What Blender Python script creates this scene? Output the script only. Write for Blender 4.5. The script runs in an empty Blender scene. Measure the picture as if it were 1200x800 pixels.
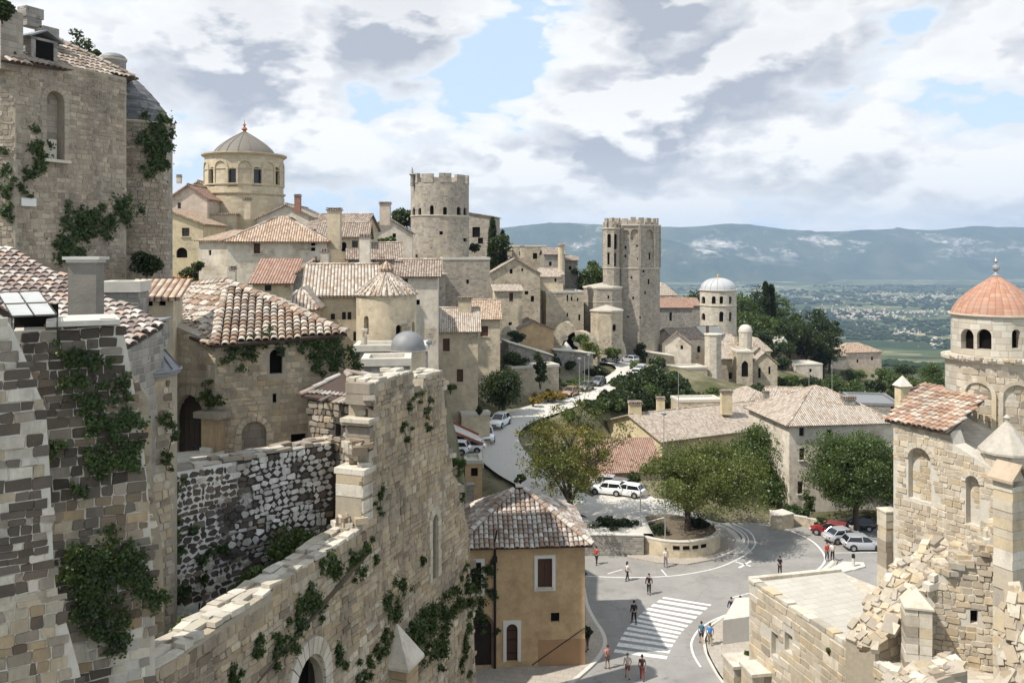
import bpy, math, random
import numpy as np
from mathutils import Vector, noise as mnoise
from mathutils.geometry import tessellate_polygon
random.seed(7); RNG = np.random.default_rng(11)
R = math.radians
Z = Vector((0, 0, 1))
F = 1000.0; HY = 295.0; EYE = 30.0
scene = bpy.context.scene
COL = scene.collection

def P(px, py, Y):
    """world point seen at photo pixel (px,py) at depth Y metres"""
    return Vector(((px-600)/F*Y, Y, EYE-(py-HY)/F*Y))
def ray(px, py):
    return Vector(((px-600)/F, 1.0, (HY-py)/F))
CAM = Vector((0, 0, EYE))
def hit(px, py, O, N):
    d = ray(px, py); return CAM + d*((Vector(O)-CAM).dot(N)/d.dot(N))
def G(px, py, z=0.0):
    Y = (EYE-z)*F/(py-HY); return Vector(((px-600)/F*Y, Y, z))

# ------------------------------------------------------------------ mesh builder
def tag(o, label=None, cat=None, group=None, kind=None):
    if label: o['label'] = label
    if cat: o['category'] = cat
    if group: o['group'] = group
    if kind: o['kind'] = kind
    return o
def root(name, label, cat, loc=(0, 0, 0), rz=0.0, group=None):
    o = bpy.data.objects.new(name, None); COL.objects.link(o)
    o.empty_display_size = .3
    o.location = loc; o.rotation_euler = (0, 0, rz)
    return tag(o, label, cat, group)

class MB:
    def __init__(s): s.v = []; s.f = []; s.m = []; s.c = []
    def add(s, vs, fs, mat=0, col=None):
        b = len(s.v); s.v.extend([tuple(q) for q in vs])
        s.c.extend([col or (1, 1, 1)]*len(vs))
        for f in fs: s.f.append([b+i for i in f]); s.m.append(mat)
    def box(s, c, hx, hy, hz, U=(1, 0, 0), mat=0, col=None, W=None):
        U = Vector(U).normalized(); W = Vector(W) if W is not None else Z; V = W.cross(U).normalized(); c = Vector(c)
        vs = [c+U*(a*hx)+V*(b*hy)+W*(d*hz) for d in (-1, 1) for b in (-1, 1) for a in (-1, 1)]
        s.add(vs, [(0, 2, 3, 1), (4, 5, 7, 6), (0, 1, 5, 4), (2, 6, 7, 3), (0, 4, 6, 2), (1, 3, 7, 5)], mat, col)
    def prism(s, base, top, mat=0, col=None, cap=True):
        n = len(base); fs = [(i, (i+1) % n, n+(i+1) % n, n+i) for i in range(n)]
        if cap: fs += [tuple(range(n-1, -1, -1)), tuple(range(n, 2*n))]
        s.add(list(base)+list(top), fs, mat, col)
    def ring(s, c, rs, zs, n=24, mat=0, a0=0.0, cap=True, col=None, ax=None):
        """lathe: list of radii and heights"""
        c = Vector(c); vs = []; fs = []
        for r, z in zip(rs, zs):
            for i in range(n):
                a = a0+2*math.pi*i/n
                vs.append((c.x+r*math.cos(a), c.y+r*math.sin(a), c.z+z))
        for k in range(len(rs)-1):
            for i in range(n):
                j = (i+1) % n; fs.append((k*n+i, k*n+j, (k+1)*n+j, (k+1)*n+i))
        if cap:
            fs.append(tuple(range(n-1, -1, -1))); fs.append(tuple((len(rs)-1)*n+i for i in range(n)))
        s.add(vs, fs, mat, col)
    def tube(s, pts, rads, n=6, mat=0, col=None):
        pts = [Vector(p) for p in pts]; vs = []; fs = []
        for i, p in enumerate(pts):
            d = (pts[min(i+1, len(pts)-1)]-pts[max(i-1, 0)])
            d = d.normalized() if d.length > 1e-6 else Z
            a = d.cross(Vector((0.3, 1, 0.1))).normalized(); b = d.cross(a)
            for k in range(n):
                t = 2*math.pi*k/n; vs.append(p+(a*math.cos(t)+b*math.sin(t))*rads[i])
        for i in range(len(pts)-1):
            for k in range(n):
                j = (k+1) % n; fs.append((i*n+k, i*n+j, (i+1)*n+j, (i+1)*n+k))
        fs.append(tuple(range(n))); fs.append(tuple((len(pts)-1)*n+k for k in range(n-1, -1, -1)))
        s.add(vs, fs, mat, col)
    def ell(s, c, rx, ry, rz, n=12, k=8, mat=0, col=None, U=(1, 0, 0)):
        U = Vector(U).normalized(); V = Z.cross(U); c = Vector(c); vs = []; fs = []
        for j in range(1, k):
            ph = math.pi*j/k
            for i in range(n):
                a = 2*math.pi*i/n
                vs.append(c+U*(rx*math.sin(ph)*math.cos(a))+V*(ry*math.sin(ph)*math.sin(a))+Z*(rz*math.cos(ph)))
        for j in range(k-2):
            for i in range(n):
                fs.append((j*n+i, (j+1)*n+i, (j+1)*n+(i+1) % n, j*n+(i+1) % n))
        vs += [c+Z*rz, c-Z*rz]; t = len(vs)-2
        for i in range(n):
            fs.append((t, i, (i+1) % n)); fs.append((t+1, (k-2)*n+(i+1) % n, (k-2)*n+i))
        s.add(vs, fs, mat, col)
    def build(s, name, mats, parent=None, smooth=None, world=True, cyl=None, uv=True, merge=False):
        me = bpy.data.meshes.new(name)
        off = Vector((0, 0, 0))
        if parent is not None and world:
            q = parent
            while q is not None: off += q.location; q = q.parent
        V = np.array(s.v, dtype=np.float64)-np.array(off)
        me.from_pydata(V.tolist(), [], s.f)
        if not isinstance(mats, (list, tuple)): mats = [mats]
        for m in mats: me.materials.append(m)
        me.polygons.foreach_set('material_index', s.m)
        if any(c != (1, 1, 1) for c in s.c[:1]+s.c[-1:]) or len(set(s.c[::max(1, len(s.c)//50)])) > 1:
            at = me.color_attributes.new('Col', 'FLOAT_COLOR', 'POINT')
            ca = np.ones((len(s.c), 4), dtype=np.float32); ca[:, :3] = np.array(s.c)
            at.data.foreach_set('color', ca.ravel())
        me.update()
        if uv: auto_uv(me, cyl, np.array(off))
        if merge:
            import bmesh
            bm_ = bmesh.new(); bm_.from_mesh(me); bmesh.ops.remove_doubles(bm_, verts=bm_.verts, dist=.0008); bm_.to_mesh(me); bm_.free()
        if smooth is not None:
            me.polygons.foreach_set('use_smooth', [True]*len(me.polygons))
            if smooth < 3: me.set_sharp_from_angle(angle=smooth)
        o = bpy.data.objects.new(name, me); COL.objects.link(o)
        if parent is not None: o.parent = parent
        return o

def auto_uv(me, cyl=None, off=np.zeros(3)):
    nl = len(me.loops)
    if not nl: return
    lv = np.empty(nl, dtype=np.int32); me.loops.foreach_get('vertex_index', lv)
    co = np.empty(len(me.vertices)*3); me.vertices.foreach_get('co', co); co = co.reshape(-1, 3)+off
    npoly = len(me.polygons)
    nr = np.empty(npoly*3); me.polygons.foreach_get('normal', nr); nr = nr.reshape(-1, 3)
    lt = np.empty(npoly, dtype=np.int32); me.polygons.foreach_get('loop_total', lt)
    n = np.repeat(nr, lt, axis=0); p = co[lv]
    t = np.stack([-n[:, 1], n[:, 0], np.zeros(nl)], 1); L = np.linalg.norm(t, axis=1)
    flat = L < .05; t[flat] = (1, 0, 0); L[flat] = 1; t /= L[:, None]
    nn = n.copy(); nn[flat] = (0, 0, 1); q = np.cross(nn, t)
    u = (p*t).sum(1); v = (p*q).sum(1)
    if cyl is not None:
        cx, cy, rr = cyl; vert = np.abs(n[:, 2]) < .8
        a = np.arctan2(-(p[:, 0]-cx), -(p[:, 1]-cy)+1e-9)*-rr
        u = np.where(vert, a, u); v = np.where(vert, p[:, 2], v)
    uvl = me.uv_layers.new(name='UVMap')
    uvl.data.foreach_set('uv', np.stack([u, v], 1).ravel())

# ------------------------------------------------------------------ node helpers
class NT:
    def __init__(s, m): s.nt = m.node_tree; s.nt.nodes.clear()
    def n(s, t, **kw):
        nd = s.nt.nodes.new(t); ins = kw.pop('ins', {})
        for k, v in kw.items(): setattr(nd, k, v)
        for k, v in ins.items():
            if hasattr(v, 'is_output'): s.nt.links.new(v, nd.inputs[k])
            else: nd.inputs[k].default_value = v
        return nd
    def math(s, op, a, b=None, c=None, clamp=False):
        nd = s.nt.nodes.new('ShaderNodeMath'); nd.operation = op; nd.use_clamp = clamp
        for i, x in enumerate((a, b, c)):
            if x is None: continue
            if hasattr(x, 'is_output'): s.nt.links.new(x, nd.inputs[i])
            else: nd.inputs[i].default_value = x
        return nd.outputs[0]
    def ramp(s, fac, stops, interp='LINEAR'):
        nd = s.nt.nodes.new('ShaderNodeValToRGB'); cr = nd.color_ramp; cr.interpolation = interp
        while len(cr.elements) < len(stops): cr.elements.new(.5)
        for e, (p, c) in zip(cr.elements, stops):
            e.position = p; e.color = (*c, 1) if not isinstance(c, (int, float)) else (c, c, c, 1)
        s.nt.links.new(fac, nd.inputs[0]); return nd.outputs[0]
    def mix(s, fac, a, b, typ='MIX'):
        nd = s.nt.nodes.new('ShaderNodeMix'); nd.data_type = 'RGBA'; nd.blend_type = typ
        for i, x in ((0, fac), (6, a), (7, b)):
            if hasattr(x, 'is_output'): s.nt.links.new(x, nd.inputs[i])
            elif i == 0: nd.inputs[0].default_value = x
            else: nd.inputs[i].default_value = (*x, 1) if len(x) == 3 else x
        return nd.outputs[2]
    def noise(s, vec, scale, detail=4, rough=.55, out=0, dim='3D'):
        nd = s.n('ShaderNodeTexNoise', noise_dimensions=dim); nd.inputs['Scale'].default_value = scale
        nd.inputs['Detail'].default_value = detail; nd.inputs['Roughness'].default_value = rough
        if vec is not None: s.nt.links.new(vec, nd.inputs['Vector'])
        return nd.outputs[out]
    def out(s, bsdf, disp=None, vol=None):
        o = s.nt.nodes.new('ShaderNodeOutputMaterial')
        if bsdf is not None: s.nt.links.new(bsdf, o.inputs[0])
        if vol is not None: s.nt.links.new(vol, o.inputs['Volume'])
    def bump(s, h, strength=.5, dist=.05):
        nd = s.n('ShaderNodeBump'); nd.inputs['Strength'].default_value = strength
        nd.inputs['Distance'].default_value = dist; s.nt.links.new(h, nd.inputs['Height']); return nd.outputs[0]
    def pbsdf(s, color, rough=.85, normal=None, spec=.25, **kw):
        nd = s.n('ShaderNodeBsdfPrincipled')
        if hasattr(color, 'is_output'): s.nt.links.new(color, nd.inputs['Base Color'])
        else: nd.inputs['Base Color'].default_value = (*color, 1)
        if hasattr(rough, 'is_output'): s.nt.links.new(rough, nd.inputs['Roughness'])
        else: nd.inputs['Roughness'].default_value = rough
        nd.inputs['Specular IOR Level'].default_value = spec
        if normal is not None: s.nt.links.new(normal, nd.inputs['Normal'])
        for k, v in kw.items(): nd.inputs[k].default_value = v
        return nd.outputs[0]
def newmat(name):
    m = bpy.data.materials.new(name); m.use_nodes = True; return m, NT(m)
def geo_pos(t): return t.n('ShaderNodeNewGeometry').outputs['Position']

def m_plain(name, col, rough=.8, var=.15, scale=3.0, metal=0.0, spec=.3, bump=0.0):
    m, t = newmat(name); p = geo_pos(t)
    f = t.noise(p, scale, 5, .6)
    c = t.mix(f, tuple(x*(1-var) for x in col), tuple(min(1, x*(1+var)) for x in col))
    nrm = t.bump(t.noise(p, scale*6, 3), bump, .02) if bump else None
    t.out(t.pbsdf(c, rough, nrm, spec, Metallic=metal)); return m

def masonry_nodes(t, h, w, distort=.03, edge=.02):
    """returns (cell random value, second random, mortar mask 0..1)"""
    uv = t.n('ShaderNodeTexCoord').outputs['UV']
    nz = t.n('ShaderNodeTexNoise'); nz.inputs['Scale'].default_value = 2.2; nz.inputs['Detail'].default_value = 3
    t.nt.links.new(uv, nz.inputs['Vector'])
    d = t.n('ShaderNodeVectorMath', operation='MULTIPLY_ADD', ins={0: nz.outputs['Color'], 1: (distort*2, distort*2, 0), 2: uv}).outputs[0]
    sp = t.n('ShaderNodeSeparateXYZ', ins={0: d}); u, v = sp.outputs[0], sp.outputs[1]
    vr = t.math('DIVIDE', v, h); row = t.math('FLOOR', vr); fy = t.math('FRACT', vr)
    rr = t.n('ShaderNodeTexWhiteNoise', noise_dimensions='1D', ins={'W': row}).outputs[0]
    wv = t.n('ShaderNodeCombineXYZ', ins={0: t.math('MULTIPLY', u, .9/w), 1: t.math('MULTIPLY', row, 7.31)}).outputs[0]
    nn = t.noise(wv, 1.0, 0)
    u2 = t.math('ADD', t.math('ADD', t.math('DIVIDE', u, w), t.math('MULTIPLY', rr, 17.0)), t.math('MULTIPLY', nn, 1.3))
    ci = t.math('FLOOR', u2); fx = t.math('FRACT', u2)
    wn = t.n('ShaderNodeTexWhiteNoise', noise_dimensions='2D', ins={'Vector': t.n('ShaderNodeCombineXYZ', ins={0: ci, 1: row}).outputs[0]})
    ex = t.math('MULTIPLY', t.math('MINIMUM', fx, t.math('SUBTRACT', 1.0, fx)), w)
    ey = t.math('MULTIPLY', t.math('MINIMUM', fy, t.math('SUBTRACT', 1.0, fy)), h)
    e = t.math('MINIMUM', ex, ey)
    mask = t.math('DIVIDE', e, edge, clamp=True)   # 0 in mortar, 1 in stone
    sep = t.n('ShaderNodeSeparateColor', ins={0: wn.outputs['Color']})
    return sep.outputs[0], sep.outputs[1], mask, uv

def m_masonry(name, stones, mortar, h=.3, w=.55, edge=.03, plaster=None, pl_amt=.5, distort=.03, bump=.6, holes=True, stain=.3):
    """coursed stone with optional plaster patches"""
    m, t = newmat(name); p = geo_pos(t)
    r1, r2, mask, uv = masonry_nodes(t, h, w, distort, edge)
    k = len(stones)
    c = t.ramp(r1, [(i/k, s_) for i, s_ in enumerate(stones)], 'CONSTANT')
    c = t.mix(t.math('MULTIPLY', t.noise(p, 9, 4, .7), .5), c, tuple(x*.55 for x in stones[0]))
    c = t.mix(mask, mortar, c)
    hgt = mask
    if plaster:
        pm = t.ramp(t.noise(p, .35, 6, .65), [(pl_amt-.06, 0.0), (pl_amt+.06, 1.0)])
        pc = t.mix(t.ramp(t.noise(p, .9, 8, .72), [(.3, 0.0), (.7, 1.0)]), tuple(x*.66 for x in plaster), tuple(min(1, x*1.12) for x in plaster)); pc = t.mix(t.math('MULTIPLY', t.ramp(t.noise(p, 5, 5, .75), [(.5, 0.0), (.75, 1.0)]), .3), pc, tuple(x*.5 for x in plaster))
        c = t.mix(pm, pc, c); hgt = t.math('MULTIPLY', mask, pm)
    # weather stains, streaked downwards
    sc = t.n('ShaderNodeMapping', ins={'Vector': p, 'Scale': (1.1, 1.1, .22)}).outputs[0]
    st = t.ramp(t.noise(sc, 1.0, 6, .7), [(.42, 0.0), (.72, 1.0)])
    c = t.mix(t.math('MULTIPLY', st, stain), c, (.13, .115, .10))
    if holes:
        hv = t.n('ShaderNodeTexVoronoi', feature='F1', ins={'Vector': p, 'Scale': .95}).outputs['Distance']
        hm = t.ramp(hv, [(.07, 1.0), (.1, 0.0)])
        c = t.mix(hm, c, (.05, .045, .04))
    b = t.bump(t.math('ADD', hgt, t.math('MULTIPLY', t.noise(p, 14, 4, .7), .7)), bump, .04)
    t.out(t.pbsdf(c, .9, b, .15)); return m

def m_vcol(name, rough=.88, mott=.35, scale=7, bump=.6, dirt=(.09, .08, .07), dirt_amt=.35, spec=.15):
    """per-stone / per-tile colour attribute, mottled and weathered"""
    m, t = newmat(name); p = geo_pos(t)
    c = t.n('ShaderNodeVertexColor', layer_name='Col').outputs[0]
    n1 = t.noise(p, scale, 7, .7)
    c = t.mix(t.math('MULTIPLY', t.ramp(n1, [(.35, 0.0), (.7, 1.0)]), mott), c, t.mix(.5, c, dirt))
    n2 = t.ramp(t.noise(p, 1.1, 7, .75), [(.5, 0.0), (.68, 1.0)])
    c = t.mix(t.math('MULTIPLY', n2, dirt_amt), c, dirt)
    sv = t.n('ShaderNodeMapping', ins={'Vector': p, 'Scale': (.8, .8, .2)}).outputs[0]
    n4 = t.ramp(t.noise(sv, 1.0, 8, .75), [(.46, 0.0), (.66, 1.0)]); c = t.mix(t.math('MULTIPLY', n4, min(.62, dirt_amt*1.7)), c, tuple(x*1.15 for x in dirt))
    n5 = t.ramp(t.noise(p, .45, 5, .7), [(.5, 0.0), (.62, 1.0)]); c = t.mix(t.math('MULTIPLY', n5, min(.35, dirt_amt)), c, t.mix(.5, c, (.30, .20, .11)))
    n3 = t.ramp(t.noise(p, 23, 3, .8), [(.62, 0.0), (.75, 1.0)])
    c = t.mix(t.math('MULTIPLY', n3, .35), c, (.5, .47, .4))
    b = t.bump(t.noise(p, scale*3, 6, .75), bump, .03)
    t.out(t.pbsdf(c, rough, b, spec)); return m

def m_tiles(name, cols, cw=.24, rl=.38, bump=1.0, grey=.3, joint=1.0):
    """roman tile roof sheet: u across, v up the slope"""
    m, t = newmat(name); p = geo_pos(t)
    uv = t.n('ShaderNodeTexCoord').outputs['UV']
    sp = t.n('ShaderNodeSeparateXYZ', ins={0: uv}); u, v = sp.outputs[0], sp.outputs[1]
    uc = t.math('DIVIDE', u, cw); vc = t.math('DIVIDE', v, rl)
    ci = t.math('FLOOR', uc)
    off = t.n('ShaderNodeTexWhiteNoise', noise_dimensions='1D', ins={'W': ci}).outputs[0]
    vc = t.math('ADD', vc, t.math('MULTIPLY', off, .35))
    ri = t.math('FLOOR', vc); fx = t.math('FRACT', uc); fy = t.math('FRACT', vc)
    wn = t.n('ShaderNodeTexWhiteNoise', noise_dimensions='2D', ins={'Vector': t.n('ShaderNodeCombineXYZ', ins={0: ci, 1: ri}).outputs[0]})
    k = len(cols)
    c = t.ramp(wn.outputs[0], [(i/k, s_) for i, s_ in enumerate(cols)], 'CONSTANT')
    arch = t.math('SINE', t.math('MULTIPLY', fx, math.pi))
    c = t.mix(t.math('MULTIPLY', t.ramp(arch, [(.15, 1.0), (.45, 0.0)]), joint), c, (.07, .055, .045))
    c = t.mix(t.math('MULTIPLY', t.ramp(fy, [(0.0, 1.0), (.12, 0.0)]), .5), c, (.08, .06, .05))
    lich = t.ramp(t.noise(p, 1.2, 6, .7), [(.4, 0.0), (.7, 1.0)])
    c = t.mix(t.math('MULTIPLY', lich, grey), c, (.36, .33, .29))
    hgt = t.math('ADD', arch, t.math('MULTIPLY', t.math('SUBTRACT', 1.0, fy), .35))
    b = t.bump(hgt, bump, .07)
    t.out(t.pbsdf(c, .88, b, .15)); return m

def m_leaf(name, dark, light, hue=(1, 1, 1), autumn=None, amt=.0, cs=.45):
    m, t = newmat(name); p = geo_pos(t)
    f = t.math('ADD', t.math('MULTIPLY', t.noise(p, cs, 3, .6), .75), t.math('MULTIPLY', t.noise(p, 6, 2, .6), .3))
    c = t.ramp(f, [(.32, dark), (.72, light)])
    if autumn:
        am = t.ramp(t.noise(p, cs*.55, 3, .6), [(amt-.08, 0.0), (amt+.12, 1.0)])
        c = t.mix(am, c, autumn)
    d = t.n('ShaderNodeBsdfDiffuse', ins={'Color': c}).outputs[0]
    tr = t.n('ShaderNodeBsdfTranslucent', ins={'Color': t.mix(.5, c, (.16, .2, .02))}).outputs[0]
    g = t.n('ShaderNodeBsdfGlossy', ins={'Color': (.7, .75, .7, 1), 'Roughness': .45}).outputs[0]
    a = t.n('ShaderNodeMixShader', ins={0: .3, 1: d, 2: tr}).outputs[0]
    a = t.n('ShaderNodeMixShader', ins={0: .035, 1: a, 2: g}).outputs[0]
    t.out(a); return m

CREAM = [(.52, .44, .32), (.46, .38, .27), (.36, .30, .22), (.57, .50, .39), (.28, .235, .18), (.49, .385, .26)]
M = {}
M['town_stone'] = m_masonry('pale town stone', CREAM, (.40, .35, .28), .26, .5, .03, plaster=(.55, .465, .34), pl_amt=.5, stain=.25)
M['tower_stone'] = m_masonry('weathered tower stone', [(.42, .37, .30), (.36, .31, .25), (.46, .41, .34), (.29, .25, .20), (.40, .34, .27)], (.33, .29, .24), .32, .6, .035, plaster=(.49, .415, .31), pl_amt=.40, stain=.32)
M['grey_stone'] = m_masonry('grey rubble stone', [(.36, .33, .29), (.28, .26, .23), (.42, .39, .34), (.22, .20, .18), (.33, .29, .25)], (.36, .33, .28), .24, .38, .035, distort=.07, plaster=(.42, .38, .32), pl_amt=.36, stain=.4)
M['cream_plaster'] = m_masonry('cream lime plaster', CREAM, (.5, .44, .34), .26, .5, .03, plaster=(.62, .52, .37), pl_amt=.57, holes=False, stain=.2)
M['white_plaster'] = m_masonry('off white plaster', CREAM, (.5, .45, .38), .26, .5, .03, plaster=(.70, .62, .51), pl_amt=.60, holes=False, stain=.18)
M['yellow_plaster'] = m_masonry('pale yellow plaster', CREAM, (.5, .45, .36), .26, .5, .03, plaster=(.64, .53, .34), pl_amt=.66, holes=False, stain=.12)
M['ochre_plaster'] = m_masonry('ochre plaster', CREAM, (.5, .4, .25), .26, .5, .03, plaster=(.60, .42, .24), pl_amt=.9, holes=False, stain=.1)
M['brown_plaster'] = m_plain('brown plaster plinth', (.36, .22, .12), .9, .15, 2, bump=.3)
M['pink_plaster'] = m_masonry('pinkish plaster', CREAM, (.5, .42, .34), .26, .5, .03, plaster=(.60, .49, .39), pl_amt=.58, holes=False, stain=.25)
M['dome_stone'] = m_masonry('dressed yellow limestone', [(.58, .49, .34), (.54, .45, .31), (.62, .53, .39), (.5, .42, .29)], (.46, .38, .26), .4, .9, .018, stain=.15, holes=False, bump=.3)
M['pale_stone'] = m_masonry('pale dressed limestone', [(.60, .54, .44), (.54, .48, .38), (.64, .59, .50), (.50, .43, .34)], (.42, .37, .29), .34, .6, .025, stain=.2, bump=.5)
M['trim'] = m_plain('pale stone trim', (.56, .50, .41), .9, .18, 4, bump=.3)
M['slab'] = m_plain('white weathered slabs', (.53, .49, .42), .9, .28, 2.5, bump=.4)
M['old_cap'] = m_plain('old lichened cap stone', (.40, .36, .30), .9, .4, 3, bump=.6)
M['lead'] = m_plain('lead sheet', (.22, .22, .22), .6, .25, 2.5, metal=.2, bump=.2)
M['lead_dome'] = m_plain('grey brown lead dome', (.17, .15, .125), .65, .25, 3, bump=.2)
M['zinc'] = m_plain('pale grey dome sheet', (.42, .42, .42), .6, .15, 3, bump=.2)
M['lead_slate'] = m_masonry('old grey slate shingles', [(.17, .17, .17), (.22, .215, .21), (.13, .13, .135), (.26, .25, .24)], (.08, .08, .08), .22, .4, .015, holes=False, stain=.3, bump=.5)
M['brick'] = m_masonry('red brick', [(.30, .13, .08), (.36, .17, .11), (.25, .10, .07)], (.35, .28, .22), .07, .22, .01, holes=False, stain=.3, bump=.3)
M['tile_pale'] = m_tiles('pale weathered tiles', [(.50, .42, .33), (.42, .33, .25), (.55, .48, .40), (.36, .27, .20), (.46, .40, .34)], .26, .4, grey=.35)
M['tile_warm'] = m_tiles('warm clay tiles', [(.46, .32, .22), (.40, .27, .18), (.52, .40, .29), (.34, .22, .15), (.48, .36, .27)], .26, .4, grey=.25)
M['tile_red'] = m_tiles('red clay tiles', [(.36, .20, .14), (.31, .17, .12), (.40, .25, .18), (.33, .21, .16)], .26, .4, grey=.25)
M['tile_brown'] = m_tiles('brown old tiles', [(.27, .20, .15), (.33, .26, .20), (.22, .16, .12), (.36, .30, .25)], .26, .4, grey=.3)
M['tile_coral'] = m_tiles('coral dome tiles', [(.39, .205, .135), (.35, .18, .12), (.42, .24, .165), (.37, .22, .155)], .24, .2, bump=.25, grey=.12, joint=.3)
M['glass'] = m_plain('dark window glass', (.02, .022, .025), .15, .1, 2, spec=.5)
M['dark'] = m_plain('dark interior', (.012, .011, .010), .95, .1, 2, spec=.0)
M['wood'] = m_plain('brown shutter wood', (.085, .040, .025), .7, .3, 5, bump=.3)
M['darkwood'] = m_plain('dark door wood', (.035, .024, .018), .7, .4, 6, bump=.4)
M['white_frame'] = m_plain('white painted frame', (.72, .70, .65), .6, .06, 3)
M['iron'] = m_plain('dark iron', (.03, .03, .032), .5, .2, 5, metal=.5)
M['greypost'] = m_plain('galvanised grey', (.32, .32, .32), .5, .1, 5, metal=.4)
M['rust'] = m_plain('rusty orange finial', (.32, .12, .05), .7, .3, 6)
M['concrete'] = m_plain('pale concrete', (.50, .47, .42), .9, .12, 2.5, bump=.2)
M['stones'] = m_vcol('laid stones')
M['stones_pale'] = m_vcol('laid pale stones', dirt=(.2, .16, .12), dirt_amt=.3, mott=.3)
M['mortar_pale'] = m_plain('pale lime mortar', (.50, .46, .39), .95, .25, 5, bump=.6)
M['mortar_dark'] = m_plain('dark deep mortar', (.07, .06, .05), .95, .35, 5, bump=.5)
def m_mortar_mix():
    m, t = newmat('patchy pale and dark mortar'); p = geo_pos(t)
    f = t.ramp(t.noise(p, .55, 5, .6), [(.42, 0.0), (.56, 1.0)])
    c = t.mix(f, (.50, .47, .41), (.10, .09, .08)); c = t.mix(t.math('MULTIPLY', t.noise(p, 8, 4, .7), .5), c, (.2, .17, .14))
    t.out(t.pbsdf(c, .95, t.bump(t.noise(p, 20, 4, .7), .6, .03), .1)); return m
M['mortar_mix'] = m_mortar_mix()
def m_mortar_bw():
    m, t = newmat('dark mortar turning pale to the left'); p = geo_pos(t); x = t.n('ShaderNodeSeparateXYZ', ins={0: p}).outputs[0]
    f = t.ramp(t.math('ADD', t.math('MULTIPLY', t.math('ADD', x, 9.6), .35), t.noise(p, .7, 4, .6)), [(.40, 0.0), (.58, 1.0)])
    c = t.mix(f, (.62, .59, .54), (.045, .04, .037)); t.out(t.pbsdf(c, .95, t.bump(t.noise(p, 20, 4, .7), .6, .03), .1)); return m
M['mortar_bw'] = m_mortar_bw()
M['mortar_mid'] = m_plain('tan mortar', (.34, .29, .22), .95, .3, 4, bump=.6)
M['tiles3d'] = m_vcol('clay barrel tiles', mott=.5, scale=11, dirt=(.13, .10, .08), dirt_amt=.32, bump=.4)
M['underlay'] = m_plain('tile underlay', (.07, .05, .04), .95, .3, 5)
M['bark'] = m_plain('bark', (.065, .05, .038), .95, .4, 6, bump=.8)
M['leaf'] = m_leaf('green leaves', (.024, .045, .012), (.11, .155, .040))
M['leaf_olive'] = m_leaf('olive green leaves', (.040, .058, .014), (.17, .19, .045))
M['leaf_dark'] = m_leaf('dark evergreen leaves', (.010, .020, .008), (.045, .065, .022))
M['leaf_autumn'] = m_leaf('turning leaves', (.040, .055, .014), (.15, .16, .035), autumn=(.27, .20, .035), amt=.55, cs=.5)
M['leaf_gold'] = m_leaf('golden leaves', (.10, .09, .02), (.34, .21, .04), cs=.8)
M['leaf_ivy'] = m_leaf('ivy leaves', (.014, .030, .009), (.085, .125, .032), cs=1.6)
M['flower'] = m_plain('orange flowers', (.5, .16, .06), .8, .3, 20)
M['hedge'] = m_leaf('clipped hedge leaves', (.02, .045, .012), (.07, .11, .03))

# ------------------------------------------------------------------ wall panels with real openings
def arch_loop(u0, u1, z0, z1, kind='rect', n=10):
    """opening outline, ccw. z1 is the very top"""
    if kind == 'rect': return [(u0, z0), (u1, z0), (u1, z1), (u0, z1)]
    w = (u1-u0)/2; cu = (u0+u1)/2
    if kind == 'arch':
        zs = z1-w; return [(u0, z0), (u1, z0)]+[(cu+w*math.cos(math.pi*i/n), zs+w*math.sin(math.pi*i/n)) for i in range(n+1)]
    if kind == 'pointed':
        zs = z1-w*1.45; r = w*2; pts = [(u0, z0), (u1, z0)]; am = math.acos(.5)*1.0
        hgt = r*math.sin(am)
        for i in range(6): a = am*i/5; pts.append((cu-w+r*math.cos(a), zs+r*math.sin(a)*(z1-zs)/hgt))
        for i in range(1, 6): a = am*(5-i)/5; pts.append((cu+w-r*math.cos(a), zs+r*math.sin(a)*(z1-zs)/hgt))
        return pts
    if kind == 'round':
        cz = (z0+z1)/2; return [(cu+w*math.cos(2*math.pi*i/16), cz+(z1-z0)/2*math.sin(2*math.pi*i/16)) for i in range(16)]
def panel(mb, O, U, poly, holes=(), N=None, depth=.25, mat=0):
    O = Vector(O); U = Vector(U).normalized()
    if N is None: N = U.cross(Z)
    loops = [[Vector((a, b, 0)) for a, b in poly]]+[[Vector((a, b, 0)) for a, b in h] for h in holes]
    tris = tessellate_polygon(loops)
    flat = [q for l in loops for q in l]
    mb.add([O+U*q.x+Z*q.y for q in flat], [tuple(t) for t in tris], mat)
    for h in holes:
        n = len(h); vs = [O+U*a+Z*b for a, b in h]+[O+U*a+Z*b-N*depth for a, b in h]
        mb.add(vs, [(i, (i+1) % n, n+(i+1) % n, n+i) for i in range(n)], mat)
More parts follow.
